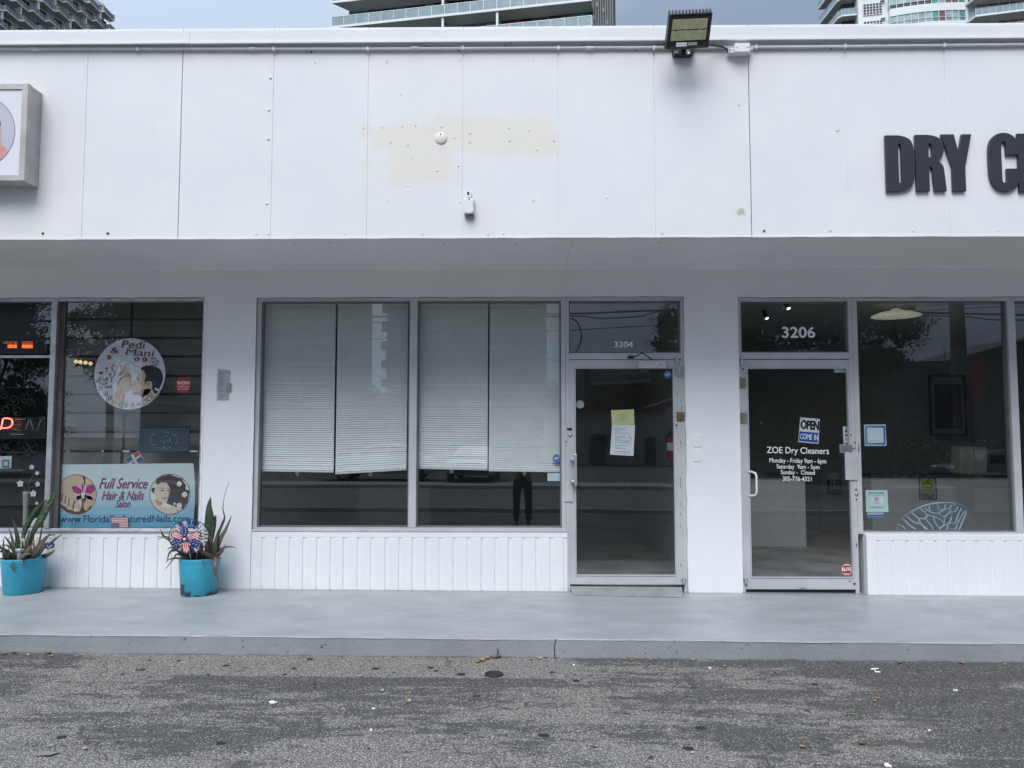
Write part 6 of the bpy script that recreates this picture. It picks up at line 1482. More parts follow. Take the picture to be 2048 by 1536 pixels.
# ================================================================== high-rises behind the shops
M['tw_white'] = pm('white_tower_render', (.74,.75,.76), .7, var=.04, vscale=.3)
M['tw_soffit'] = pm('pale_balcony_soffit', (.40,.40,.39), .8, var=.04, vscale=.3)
M['tw_glass'] = pm('tower_dark_glass', (.022,.035,.042), .08, var=.5, vscale=.35, spec=.9)
M['tw_teal'] = pm('tower_teal_glass', (.10,.26,.27), .12, var=.25, vscale=.8, spec=.9)
M['tw_pale'] = pm('tower_pale_pane', (.30,.40,.42), .15, var=.2, vscale=.8, spec=.9)
M['tw_brown'] = pm('tower_brown_blind', (.17,.09,.09), .6, var=.2)
M['tw_dark'] = pm('tower_dark_recess', (.05,.055,.06), .6, var=.1, vscale=.4)
M['tw_grey'] = pm('tower_grey_wall', (.26,.27,.28), .7, var=.05, vscale=.4)
M['rail_glass'] = pm('balcony_glass', (.23,.31,.33), .15, var=.10, vscale=.8, spec=.8)
M['rail_metal'] = pm('balcony_rail_metal', (.60,.62,.64), .4, .3)
M['rail_dark'] = pm('dark_balcony_rail', (.035,.038,.042), .5)
class Frame:      # local building frame: origin, along u, out n
    def __init__(s, o, u): s.o = Vector(o); s.u = Vector((u[0], u[1], 0)).normalized(); s.n = Vector((s.u.y, -s.u.x, 0)); 
    def p(s, a, d, z): return s.o+s.u*a+s.n*d+Vector((0,0,z-s.o.z))
    def box(s, b, a0, a1, d0, d1, z0, z1, m=0):
        vs = [s.p(a,d,z) for z in (z0,z1) for (a,d) in ((a0,d0),(a1,d0),(a1,d1),(a0,d1))]
        b.add(vs, [(0,3,2,1),(4,5,6,7),(0,1,5,4),(1,2,6,5),(2,3,7,6),(3,0,4,7)], m)
    def prism(s, b, pts, z0, z1, m=0):
        n = len(pts); vs = [s.p(a,d,z0) for a,d in pts]+[s.p(a,d,z1) for a,d in pts]
        b.add(vs, [tuple(range(n-1,-1,-1)), tuple(range(n,2*n))]+[(i,(i+1)%n,n+(i+1)%n,n+i) for i in range(n)], m)
GZ = -1.3
# ---- centre: glass tower with long balconies
C0 = P(1184,50,76)
fr = Frame(C0, (-math.sin(R(79.8)), math.cos(R(79.8)))); fr.n = Vector((-fr.u.y*-1*-1, 0, 0)); fr.n = Vector((-math.cos(R(79.8)), -math.sin(R(79.8)), 0))
FHt = 3.12; LEN = 31.2; BD = 2.3
t = thing('glass_tower', 'glass apartment tower with long white balcony slabs rising behind the middle of the roof', 'tower', (C0.x-14, C0.y+10, GZ))
b = MB(); fr.box(b, 0, LEN-1.2, -BD-16, -BD-.1, GZ, C0.z+FHt*4); b.build('core_wall', M['tw_dark'], t)
zb = C0.z
for k in range(-3, 4):
    z = zb+k*FHt
    b = MB(); fr.prism(b, [(0,0),(LEN,0),(LEN-1.6,-BD),(0,-BD)], z-.28, z, 0); b.build('balcony_slab', M['tw_white'], t)
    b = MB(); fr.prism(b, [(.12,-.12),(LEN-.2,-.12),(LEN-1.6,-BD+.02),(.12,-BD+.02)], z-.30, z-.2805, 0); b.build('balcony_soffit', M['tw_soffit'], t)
    b = MB(); b2 = MB(); b3 = MB()
    npan = 20
    for i in range(npan):
        a0, a1 = LEN*i/npan+.05, LEN*(i+1)/npan-.05
        fr.box(b, a0, a1, -.09, -.07, z+.04, z+1.10)
        fr.box(b2, a0-.08, a0-.02, -.10, -.05, z, z+1.12)
    fr.box(b2, LEN-.06, LEN, -.10, -.05, z, z+1.12); fr.box(b2, 0, LEN, -.11, -.04, z+1.121, z+1.18)
    vs = [fr.p(LEN-.05,-.1,z+.04), fr.p(LEN-1.6,-BD+.05,z+.04), fr.p(LEN-1.6,-BD+.05,z+1.1), fr.p(LEN-.05,-.1,z+1.1)]; b.add(vs, [(0,1,2,3)])
    b.build('balcony_glass', M['rail_glass'], t); b2.build('balcony_rail', M['rail_metal'], t)
    rr = random.Random(40+k); a = .3; mg = MB()
    while a < LEN-2:
        w_ = rr.choice((1.1,1.4,1.9,2.4)); m_ = rr.choice((0,0,0,1,1,2)); e = min(a+w_, LEN-1.7)
        fr.box(mg, a+.04, e-.04, -BD-.09, -BD-.02, z+.02, z+FHt-.32, m_)
        if rr.random() < .5: fr.box(mg, a+.1, e-.1, -BD-.018, -BD+.0, z+1.9, z+FHt-.40, rr.choice((0,2,3)))
        a = e
    mg.build('window_wall', [M['tw_glass'], M['tw_teal'], M['tw_pale'], M['tw_brown']], t)
    for a_ in (LEN-9.2-4.6, 10.9) if True else ():
        c_ = MB(); fr.box(c_, a_-.13, a_+.13, -.42, -.16, z, z+FHt-.31); c_.build('column', M['tw_white'], t)
        c_ = MB(); fr.box(c_, a_-.10, a_+.10, -BD, -.43, z, z+FHt-.31); c_.build('party_screen', M['tw_grey'], t)
    # lounge chairs on the balconies
    for (a_, lean) in ((1.6,1),(27.6,-1),(20.2,1)):
        c_ = MB(); vs = [fr.p(a_,-.5,z+.02), fr.p(a_+.9*lean,-.5,z+.02), fr.p(a_+.9*lean,-.5,z+.5), fr.p(a_+.25*lean,-.5,z+.95), fr.p(a_,-.5,z+.8)]
        vs2 = [v_-fr.n*.7 for v_ in vs]; c_.add(vs+vs2, [(0,1,2,3,4),(9,8,7,6,5)]+[(i,5+i,5+(i+1)%5,(i+1)%5) for i in range(5)]); c_.build('balcony_chair', M['tw_grey'], t)
# louvred service core on the right
b = MB(); fr.box(b, -2.3, -.02, -6, -1.8, GZ, zb+FHt*4); b.build('service_core', M['tw_dark'], t)
b = MB()
rr = random.Random(3)
for i in range(9):
    a = -2.25+i*.27; fr.box(b, a, a+.09, -1.79, -1.62, zb-FHt*3, zb+FHt*4, 0)
for i in range(26):
    a = rr.uniform(-2.2,-.2); z = zb-6+i*.75; fr.box(b, a, a+.22, -1.70, -1.60, z, z+.5, 0)
b.build('louvres', pm('grey_louvre', (.20,.21,.22), .5), t)
# ---- left: white block with saw-tooth balconies running away from us
L0 = P(0,62,132)
u17 = R(17+.77*-1)
fl = Frame(L0, (math.sin(u17), math.cos(u17))); fl.n = Vector((math.cos(u17), -math.sin(u17), 0))
t = thing('balcony_tower', 'white apartment block with saw toothed dark railed balconies at the top left corner', 'tower', (L0.x, L0.y+20, GZ))
BAY = 3.75; NB = 14; FH2 = 3.0; zt = L0.z
a_start = -BAY*5.2
b = MB(); fl.box(b, a_start, a_start+BAY*NB-3.6, -16, -.05, GZ, zt+FH2*1.0+1); b.build('wall', M['tw_white'], t)
for k in range(-1, 7):
    z = zt-2.6+k*FH2
    n_ = NB if k <= 2 else NB-1 if k <= 3 else NB-2
    if k > 2:
        b = MB(); fl.box(b, a_start, a_start+BAY*n_-1.5, -16, -.05, z, z+FH2); b.build('wall', M['tw_white'], t)
    alt = k % 2
    edge = []
    for i in range(n_):
        a0 = a_start+BAY*i+(BAY*.5 if alt else 0)
        edge += [(a0, 2.35), (a0+BAY*.86, 1.35), (a0+BAY*.97, 1.55)] if not alt else [(a0, 2.2), (a0+BAY*.97, 1.1), (a0+BAY*.99, 1.7)]
    pts = [(a_start, 0)]+edge+[(a_start+BAY*n_+(BAY*.5 if alt else 0), 1.2), (a_start+BAY*n_, 0)]
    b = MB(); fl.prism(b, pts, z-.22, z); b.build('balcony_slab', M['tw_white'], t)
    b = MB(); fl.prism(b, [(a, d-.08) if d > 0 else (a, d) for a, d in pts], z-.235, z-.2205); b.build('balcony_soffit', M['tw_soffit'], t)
    b = MB(); g_ = MB()
    for i in range(1, len(pts)-2):
        (a0, d0), (a1, d1) = pts[i], pts[i+1]
        q0, q1 = fl.p(a0, d0-.08, z), fl.p(a1, d1-.08, z); n2 = max(1, int((q1-q0).length/1.1))
        b.tube([q0+Vector((0,0,1.05)), q1+Vector((0,0,1.05))], .045, 4, 0, True, False)
        for j in range(n2+1):
            q = q0.lerp(q1, j/n2); b.tube([q, q+Vector((0,0,1.05))], .035, 4, 0, True, False)
        g_.add([q0+Vector((0,0,.05)), q1+Vector((0,0,.05)), q1+Vector((0,0,.98)), q0+Vector((0,0,.98))], [(0,1,2,3)])
    b.build('balcony_rail', M['rail_dark'], t); g_.build('balcony_glass', M['tw_grey'], t)
    for i in range(n_):
        a0 = a_start+BAY*i
        b = MB(); fl.box(b, a0+.9, a0+2.9, -.0495, .0, z+.02, z+2.35); b.build('window', M['tw_glass'], t)
        if (i+k) % 2 == 0:
            b = MB(); fl.box(b, a0-.14, a0+.14, .001, 1.45, z+.002, z+FH2-.24); b.build('fin_wall', M['tw_white'], t)
# ---- right: white and teal tower
R0_ = P(1936,40,112)
ang = R(79.0)
fq_ = Frame(R0_, (-math.sin(ang), math.cos(ang))); fq_.n = Vector((-math.cos(ang), -math.sin(ang), 0))
t = thing('teal_tower', 'white tower with bands of teal glass and brown blinds at the top right corner', 'tower', (R0_.x, R0_.y+8, GZ))
def apx(px): 
    lo, hi = -40.0, 60.0
    for _ in range(50):
        m_ = (lo+hi)/2; q = fq_.p(m_, 0, R0_.z); v_ = ROT.transposed() @ (q-CAM); x_ = 1024+F*v_.x/v_.y
        if x_ > px: lo = m_
        else: hi = m_
    return lo
FH3 = 2.95
b = MB(); fq_.box(b, apx(1780)+.05, apx(1718), -14, -.25, GZ, R0_.z+FH3*4); fq_.box(b, -12, apx(1780)+.04, -14, -.35, GZ, R0_.z+FH3*4); b.build('wall', M['tw_white'], t)
aL, aR = apx(1779), apx(1931)
for k in range(-3, 4):
    z = R0_.z-.05+k*FH3
    # curved bay: white band below, glass band above
    npn = 11
    b = MB(); g_ = MB(); mu = MB()
    for i in range(npn):
        u0, u1 = i/npn, (i+1)/npn; a0, a1 = aL+(aR-aL)*u0, aL+(aR-aL)*u1; d0, d1 = .9*math.sin(math.pi*(.15+.8*u0)), .9*math.sin(math.pi*(.15+.8*u1))
        fq_.prism(b, [(a0,-.2),(a0,d0),(a1,d1),(a1,-.2)], z-1.25, z)
        m_ = 1 if i in (6,10) else (2 if (i == 7 and k % 2 == 0) or (i > 7 and k == 1) else 0)
        for (zz0, zz1, mm) in ((z+.02, z+.62, m_ if m_ else (3 if k == 1 and i < 6 else 0)), (z+.68, z+1.66, m_)):
            fq_.prism(g_, [(a0,-.15),(a0,d0-.12),(a1,d1-.12),(a1,-.15)], zz0, zz1, mm)
        fq_.prism(mu, [(a0-.04,d0-.11),(a0-.04,d0-.02),(a0+.04,d0-.02),(a0+.04,d0-.11)], z+.001, z+FH3-1.251)
        fq_.prism(mu, [(a0-.041,d0-.11),(a0-.041,d0-.03),(a1+.041,d1-.03),(a1+.041,d1-.11)], z+.621, z+.679)
    b.build('white_band', M['tw_white'], t); g_.build('window_band', [M['tw_pale'], M['tw_teal'], M['tw_brown'], M['tw_dark']], t); mu.build('glazing_bars', M['tw_white'], t)
    # gridded window
    w0, w1 = apx(1766), apx(1728)
    b = MB(); fq_.box(b, w0, w1, -.249, -.2, z-.35, z+1.55); b.build('window', M['tw_glass'], t)
    b = MB(); fq_.box(b, w0, w1, -.1995, -.195, z-.35, z+.10); b.build('window_blind', M['tw_brown'], t)
    b = MB()
    for i in range(7): a0 = w0+(w1-w0)*i/6; fq_.box(b, a0-.05, a0+.05, -.194, -.12, z-.36, z+1.56)
    for j in range(5): fq_.box(b, w0, w1, -.119, -.11, z-.36+j*.475, z-.28+j*.475)
    b.build('window_frame', M['tw_white'], t)
    b = MB(); fq_.box(b, apx(1771)-.05, apx(1771)+.6, -.24, .25, z-1.2, z-1.0); b.build('ledge', M['tw_white'], t)
    # right balcony
    aQ = apx(2060); z2 = z-.1
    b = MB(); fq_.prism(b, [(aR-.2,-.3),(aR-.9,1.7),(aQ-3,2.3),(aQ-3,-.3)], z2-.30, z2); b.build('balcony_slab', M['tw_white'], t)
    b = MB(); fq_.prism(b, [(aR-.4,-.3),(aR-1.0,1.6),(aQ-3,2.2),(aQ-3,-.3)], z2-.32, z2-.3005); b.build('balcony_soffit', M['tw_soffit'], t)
    b = MB(); g_ = MB()
    for i in range(12):
        a0 = aR-.9+(aQ-3-aR+.9)*i/12; a1 = aR-.9+(aQ-3-aR+.9)*(i+1)/12; d0, d1 = 1.62+.6*i/12, 1.62+.6*(i+1)/12
        q0, q1 = fq_.p(a0,d0,z2), fq_.p(a1,d1,z2); g_.add([q0+Vector((0,0,.05)),q1+Vector((0,0,.05)),q1+Vector((0,0,1)),q0+Vector((0,0,1))], [(0,1,2,3)])
        b.tube([q0, q0+Vector((0,0,1.08))], .035, 4, 0, True, False); b.tube([q0+Vector((0,0,1.08)), q1+Vector((0,0,1.08))], .045, 4, 0, True, False)
    b.build('balcony_rail', M['rail_metal'], t); g_.build('balcony_glass', M['rail_glass'], t)
    b = MB(); rr = random.Random(70+k); a = aR-.5
    while a > aQ-3: e = a-rr.choice((1.2,1.5,1.8)); fq_.box(b, e+.06, a-.06, -.345, -.28, z2+.05, z2+FH3-.42, rr.choice((0,0,1,2))); a = e
    b.build('window_wall', [M['tw_glass'], M['tw_pale'], M['tw_brown']], t)
    # left stack of balconies seen along the side
    s0 = apx(1718); z3 = z+.55
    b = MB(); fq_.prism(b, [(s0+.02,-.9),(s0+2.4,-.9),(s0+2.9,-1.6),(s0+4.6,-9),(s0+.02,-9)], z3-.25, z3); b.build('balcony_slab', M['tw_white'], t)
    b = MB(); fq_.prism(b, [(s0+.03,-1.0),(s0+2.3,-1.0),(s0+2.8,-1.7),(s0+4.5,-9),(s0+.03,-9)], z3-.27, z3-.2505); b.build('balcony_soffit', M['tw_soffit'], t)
    b = MB(); g_ = MB(); pr2 = [(s0+.1,-.98),(s0+1.2,-.98),(s0+2.35,-.98),(s0+2.85,-1.65),(s0+4.5,-8.9)]
    for i in range(len(pr2)-1):
        q0, q1 = fq_.p(*pr2[i],z3), fq_.p(*pr2[i+1],z3); b.tube([q0, q0+Vector((0,0,1.05))], .035, 4, 0, True, False); b.tube([q0+Vector((0,0,1.05)), q1+Vector((0,0,1.05))], .045, 4, 0, True, False)
        g_.add([q0+Vector((0,0,.05)),q1+Vector((0,0,.05)),q1+Vector((0,0,1)),q0+Vector((0,0,1))], [(0,1,2,3)])
    b.build('balcony_rail', M['rail_metal'], t); g_.build('balcony_glass', M['rail_glass'], t)
b = MB(); fq_.box(b, apx(1718)+.01, apx(1718)+2.0, -13, -2.5, GZ, R0_.z+FH3*4); b.build('side_wall', M['tw_dark'], t)
# ================================================================== across the street (seen mirrored in the shop glass)
def rx(px, d, py=850): return RF(px, py, d).x
def rz(py, d, px=1300): return RF(px, py, d).z
def gz(x): return zroad(x, 0)+.08
M['far_white'] = pm('far_white_wall', (.50,.50,.48), .8, var=.08, vscale=.6)
M['far_dark'] = pm('far_dark_wall', (.085,.09,.09), .85, var=.15, vscale=.4)
M['red_trim'] = pm('dark_red_trim', (.16,.03,.03), .6)
M['far_roof'] = pm('far_roof', (.11,.11,.115), .8)
# low white building with dark red eaves and a gabled wing
d = 39.5; y = .14-d
x0, x1, xg0, xg1 = rx(1090,d), rx(1318,d), rx(1272,d), rx(1470,d)
zt_ = rz(822,d); t = thing('low_building', 'low white building with dark red eaves mirrored in the left glass door', 'building', ((x0+x1)/2, y, gz(0)))
b = MB(); b.box(x0, xg0+2, y-9, y, gz(0)-.3, zt_); b.build('wall', M['far_white'], t)
b = MB(); b.box(x0-.2, x1+.3, y-9.2, y+.35, zt_+.001, zt_+.22); b.build('eaves', M['red_trim'], t)
zp_ = rz(786,d); b = MB(); xm = (xg0+xg1)/2
b.prism([(xg0+2.01, gz(0)-.3), (xg1, gz(0)-.3), (xg1, zt_+.3), (xm+1.5, zp_), (xg0+2.01, zt_+.25)], y-12, y-.6); b.build('gable_wall', M['far_white'], t)
b = MB(); b.prism([(xg0+.9, zt_+.1), (xm+1.5, zp_+.01), (xg1+.6, zt_+.1), (xg1+.6, zt_+.3), (xm+1.5, zp_+.25), (xg0+.9, zt_+.3)], y-12.4, y-.3); b.build('roof', M['red_trim'], t)
for (a, c, e, f_) in ((1180,1212,868,938),(1240,1262,880,905),(1290,1312,875,938)):
    b = MB(); b.box(rx(a,d), rx(c,d), y-.05, y+.03, rz(f_,d), rz(e,d)); b.build('doorway', M['far_dark'], t)
b = MB(); b.box(rx(1182,d), rx(1225,d), y+.001, y+.9, rz(866,d), rz(862,d)); b.build('awning', M['far_white'], t)
# dark two storey warehouse with a roofing banner
d = 52.0; y = .14-d
t = thing('warehouse', 'dark two storey warehouse carrying a roofing banner, mirrored in the left glass door', 'building', (rx(1330,d), y-6, gz(0)))
b = MB(); b.box(rx(1168,d), rx(1500,d), y-14, y, gz(0)-.3, rz(713,d)); b.build('wall', M['far_dark'], t)
b = MB(); b.box(rx(1166,d), rx(1502,d), y-14.2, y+.2, rz(713,d)+.001, rz(710,d)); b.build('parapet', M['far_roof'], t)
for k in range(3):
    b = MB(); a = 1330+k*50; b.box(rx(a,d), rx(a+26,d), y-.02, y+.05, rz(800,d), rz(765,d)); b.build('window', M['tw_glass'], t)
yb_ = y+.35; db = .14-yb_
b = MB()
A = [RF(px_, py_, db) for px_, py_ in ((1182,772),(1300,766),(1301,736),(1185,737))]
vs = [(p_.x, yb_, p_.z) for p_ in A]+[(p_.x, yb_-.02, p_.z) for p_ in A]
b.add(vs, [(0,1,2,3),(7,6,5,4),(0,4,5,1),(1,5,6,2),(2,6,7,3),(3,7,4,0)])
bt = MB()
def btxt(s_, xa, xb, ya, yb2, bold):    # reads correctly to someone standing in the street
    a = RF(xb, yb2, db); c = RF(xa, ya, db); bt.text(s_, a.x, c.x, a.z, c.z, yb_+.012, 0, bold, 0, 1.0, lambda x_, z_: (x_, z_+(x_-c.x)*.045))
btxt('305-623-ROOF', 1187, 1296, 753, 765, .04); btxt('ROOFING', 1192, 1240, 744.5, 750, .02)
o = b.build('banner', pm('grey_white_banner', (.42,.42,.41), .8)); tag(o, 'pale roofing banner with a phone number hung on the warehouse across the street', 'banner')
bt.build('banner_lettering', M['black'], o)
# house and antenna mirrored at the right
d = 36.0; y = .14-d
t = thing('gabled_house', 'dull grey gabled house with a rooftop aerial, mirrored in the dry cleaner window', 'house', (rx(1960,d), y-4, gz(0)))
b = MB(); M['dull'] = pm('dull_grey_wall', (.10,.105,.105), .85, var=.12, vscale=.5)
b.box(rx(1690,d), rx(1925,d), y-9, y, gz(0)-.3, rz(722,d)); b.build('wall', M['dull'], t)
b = MB(); b.prism([(rx(1926,d), gz(0)-.3), (rx(2300,d), gz(0)-.3), (rx(2300,d), rz(716,d)), (rx(2110,d), rz(672,d)), (rx(1926,d), rz(722,d))], y-9, y-.3); b.build('gable_wall', M['dull'], t)
b = MB(); b.prism([(rx(1915,d), rz(724,d)), (rx(2110,d), rz(671.5,d)), (rx(2310,d), rz(718,d)), (rx(2310,d), rz(712,d)), (rx(2110,d), rz(664,d)), (rx(1915,d), rz(718,d))], y-9.3, y+.1); b.build('roof', M['far_roof'], t)
xa = rx(1955,d); b = MB(); b.tube([(xa, y-3, rz(722,d)), (xa, y-3, rz(682,d))], .035, 6); b.tube([(rx(1944,d), y-3, rz(700,d)), (rx(1988,d), y-3, rz(697,d))], .025, 6); b.tube([(rx(1950,d), y-3, rz(688,d)), (rx(1960,d), y-3, rz(686,d))], .025, 6); b.build('aerial', M['steel'], t)
# feather flag
d = 20.9; y = .14-d; xa = rx(1946,d)
t = thing('feather_flag', 'red feather flag on the far pavement, mirrored in the dry cleaner window', 'flag', (xa, y, gz(xa)))
b = MB(); b.prism([(rx(1946,d), rz(812,d)), (rx(1953,d), rz(812,d)), (rx(1962,d), rz(790,d)), (rx(1972,d), rz(755,d)), (rx(1974,d), rz(735,d)), (rx(1966,d), rz(722,d)), (rx(1956,d), rz(720,d)), (rx(1946,d), rz(726,d))], y-.006, y+.006); b.build('cloth', pm('red_flag_cloth', (.36,.02,.05), .7), t)
b = MB(); b.tube([(xa, y, gz(xa)), (xa, y, rz(722,d))], .02, 6); b.build('pole', M['black'], t)
# utility pole and overhead wires
d = 13.2; y = .14-d; xa = rx(1921,d)
t = thing('utility_pole', 'thick grey utility pole beside the road, mirrored in the dry cleaner window', 'pole', (xa, y, zroad(xa,0)-.1))
b = MB(); b.tube([(xa+.05, y, zroad(xa,0)-.3), (xa-.02, y, 12)], [.205,.15], 20); b.build('shaft', pm('weathered_pole', (.16,.155,.15), .85, var=.15), t)
b = MB(); b.obox((xa-.01, y, 9.6), ((1.2,0,0),(0,.06,0),(0,0,.07))); b.build('crossarm', pm('dark_timber', (.07,.06,.05), .9), t)
def wire(pts, r, lab):
    b = MB(); b.tube(smoothpts([RF(px_, py_, d+dd) for px_, py_, dd in pts], 6), r, 6); tag(b.build('overhead_wire', M['black']), lab, 'wire', 'overhead wires')
wire([(-900,655,.5),(300,640,.5),(900,630,.5),(1133,627.5,.5),(1350,622,.5),(1700,624,.5),(1921,628,.5),(2300,632,.5),(3200,640,.5)], .030, 'thickest overhead cable mirrored in the 3204 transom')
wire([(-900,700,.7),(300,690,.7),(900,672,.7),(1133,661,.7),(1330,651,.7),(1700,634,.7),(1921,618,.7),(2300,600,.7),(3200,560,.7)], .012, 'thin lower overhead wire crossing the 3204 transom reflection')
wire([(300,655,.6),(900,640,.6),(1133,632,.6),(1200,637,.6),(1280,634,.6),(1350,624,.6),(1700,630,.6),(1921,634,.6),(2010,640,.6),(2300,630,.6)], .018, 'sagging overhead cable just under the thickest one')
wire([(1600,616,.4),(1800,613,.4),(1921,610,.4),(2040,607,.4),(2500,598,.4)], .012, 'highest thin overhead wire mirrored beside the utility pole')
wire([(1100,634,.6),(1140,637,.6),(1155,648,.6),(1162,668,.6),(1159,688,.6),(1148,706,.6),(1120,722,.6),(1090,716,.6)], .020, 'loop of slack black cable hanging from the overhead cables')
# trees
M['bark'] = pm('grey_brown_bark', (.075,.06,.05), .9, var=.3, vscale=6, bump=.6, bscale=12)
M['crown'] = pm('dark_green_leaves', (.030,.052,.022), .55, var=.35, vscale=1.2)
def tree(px_, d_, crown, label, seed, nleaf, size, trunk_r=.22, dense=130):
    y = .14-d_; xa = rx(px_, d_); z0 = gz(xa)-.05; rt = random.Random(seed)
    t = thing('tree', label, 'tree', (xa, y, z0), 'trees across the street')
    cl_ = [(Vector((rx(cx_, d_, cy_), y+dy_, rz(cy_, d_, cx_))), r_) for cx_, cy_, dy_, r_ in crown]
    base = Vector((xa, y, z0)); fork = base.lerp(Vector((sum(c[0].x for c in cl_)/len(cl_), y, min(c[0].z for c in cl_))), .8)
    b = MB(); b.tube(smoothpts([base, base.lerp(fork, .5)+Vector((.08,.03,0)), fork], 4), [trunk_r*(1-.35*i/8) for i in range(9)], 12)
    for c, r_ in cl_: b.tube(smoothpts([fork+Vector((0,0,-.2)), fork.lerp(c, .5)+Vector((rt.uniform(-.3,.3), rt.uniform(-.3,.3), .2)), c], 4), [trunk_r*.30*(1-.8*i/8) for i in range(9)], 8)
    b.build('trunk', M['bark'], t)
    b = MB(); vol = sum(r_**2.4 for c, r_ in cl_)
    for c, r_ in cl_:
        sub = [c+Vector((rt.gauss(0,1), rt.gauss(0,1), rt.gauss(0,.8))).normalized()*r_*rt.uniform(.45,1.0) for _ in range(int(16*r_)+6)]
        for _ in range(int(nleaf*r_**2.4/vol)):
            s_ = rt.choice(sub); q = s_+Vector((rt.gauss(0,1), rt.gauss(0,1), rt.gauss(0,.8)))*r_*.17
            u_ = Vector((rt.gauss(0,1), rt.gauss(0,1), rt.gauss(0,.6))).normalized(); w_ = u_.orthogonal().normalized(); sz = size*rt.uniform(.6,1.3)
            w_ = (w_*math.cos(rt.uniform(0,3))+u_.cross(w_)*math.sin(rt.uniform(0,3)))
            b.add([q-u_*sz, q+w_*sz*.45, q+u_*sz, q-w_*sz*.45], [(0,1,2,3)])
        for _ in range(int(dense*r_*r_)):           # leafy inner twigs, bigger sprays well inside the crown
            q = c+Vector((rt.gauss(0,1), rt.gauss(0,1), rt.gauss(0,.8))).normalized()*r_*rt.uniform(0,.72)
            u_ = Vector((rt.gauss(0,1), rt.gauss(0,.5), rt.gauss(0,1))).normalized(); w_ = u_.cross(Vector((0,1,0))).normalized(); sz = rt.uniform(.12,.24)
            b.add([q-u_*sz, q+w_*sz*.4+u_*sz*.1, q+u_*sz, q-w_*sz*.4-u_*sz*.1], [(0,1,2,3)])
    b.build('crown', M['crown'], t)
tree(1600, 22.5, [(1600,640,0,1.9),(1490,650,.4,1.7),(1400,690,0,1.1),(1345,650,.2,.9),(1330,690,.2,.7),(1700,620,0,1.9),(1790,650,.3,1.2),(1760,720,0,1.2),(1560,760,0,1.9),(1660,740,.6,1.9),(1460,740,.3,1.4),(1600,840,-.5,1.5),(1700,830,-.4,1.5),(1520,560,0,1.8),(1520,800,-.4,1.5),(1500,870,-.5,1.3),(1570,900,-.5,1.3),(1650,900,-.5,1.3),(1500,720,.3,1.5),(1680,530,0,1.9)], 'broad dark tree mirrored behind the 3206 door and window', 4, 60000, .058, .30, 200)
tree(215, 24, [(200,650,0,1.0),(255,620,0,1.5),(160,640,.3,.6),(135,690,.2,.7),(190,720,0,1.1),(290,690,0,1.6),(230,560,0,1.4),(330,620,0,1.8)], 'leafy tree mirrored high in the salon window', 9, 20000, .060, .2)
tree(-60, 26, [(-60,640,0,2.0),(20,620,.3,1.7),(60,700,0,1.5),(-120,720,0,2.0),(30,800,0,1.7),(-30,860,-.3,1.7),(70,860,0,1.3),(-200,640,0,2.0),(40,560,0,1.8)], 'dark spreading tree mirrored at the far left of the salon window', 22, 40000, .075, .28, 260)  # made-up tree, added to keep sky reflection out of the left salon pane
tree(1108, 44, [(1112,830,0,1.4),(1098,800,0,1.3),(1125,850,.3,1.2),(1085,850,0,1.4)], 'smaller tree mirrored beside the empty shop door', 12, 5000, .12, .15)
tree(735, 60, [(735,840,0,2.6),(700,850,0,2.6),(770,850,0,2.6),(735,800,0,1.5)], 'round tree at the foot of the two towers across the street', 15, 7000, .17, .25)
# clipped hedge
d = 25; b = MB(); rt = random.Random(6); xa, xb = rx(1440,d), rx(2350,d)
for _ in range(9000):
    q = Vector((rt.uniform(xa, xb), .14-d+rt.gauss(0,.35), gz(2)+rt.uniform(0, 1.5)+.15*math.sin(rt.random()*9)))
    u_ = Vector((rt.gauss(0,1), rt.gauss(0,1), rt.gauss(0,1))).normalized(); w_ = u_.orthogonal().normalized(); sz = rt.uniform(.06,.12)
    b.add([q-u_*sz, q+w_*sz*.5, q+u_*sz, q-w_*sz*.5], [(0,1,2,3)])
tag(b.build('hedge', M['crown']), 'long dark hedge across the street behind the broad tree', 'hedge')
# two balconied towers across the street
def far_tower(pa, pb, d_, ztop, label, tr, tl):
    y = .14-d_; x0, x1 = rx(pa, d_), rx(pb, d_); t = thing('far_tower', label, 'tower', ((x0+x1)/2, y-8, gz(0)))
    b = MB(); b.box(x0, x1, y-16, y, gz(0)-.4, ztop); b.build('wall', M['tw_grey'], t)
    n = int(ztop/3.1)
    for k in range(2, n):
        z = k*3.1; b = MB(); b.box(x0+.3, x1-.3, y+.001, y+1.3, z, z+.22)
        if tr: b.add([(x1-.3,y-2,z),(x1+1.5,y-2,z),(x1+.9,y+1.2,z),(x1-.3,y+1.3,z),(x1-.3,y-2,z+1.2),(x1+1.5,y-2,z+1.2),(x1+.9,y+1.2,z+1.2),(x1-.3,y+1.3,z+1.2)], [(0,3,2,1),(4,5,6,7),(0,1,5,4),(1,2,6,5),(2,3,7,6),(3,0,4,7)])
        if tl: b.add([(x0-1.1,y-2,z),(x0+.3,y-2,z),(x0+.3,y+1.3,z),(x0-.6,y+1.2,z),(x0-1.1,y-2,z+1.1),(x0+.3,y-2,z+1.1),(x0+.3,y+1.3,z+1.1),(x0-.6,y+1.2,z+1.1)], [(0,3,2,1),(4,5,6,7),(0,1,5,4),(1,2,6,5),(2,3,7,6),(3,0,4,7)])
        b.build('balcony', M['tw_soffit'], t)
        b = MB(); b.box(x0+.5, x1-.5, y+.002, y+.05, z+.3, z+2.8); b.build('window_band', M['tw_glass'], t)
far_tower(280, 703, 112, 74, 'grey balconied tower mirrored in the blinds, left of the bright strip of sky', True, False)
far_tower(772, 1094, 118, 70, 'grey balconied tower mirrored in the blinds, right of the bright strip of sky', False, True)
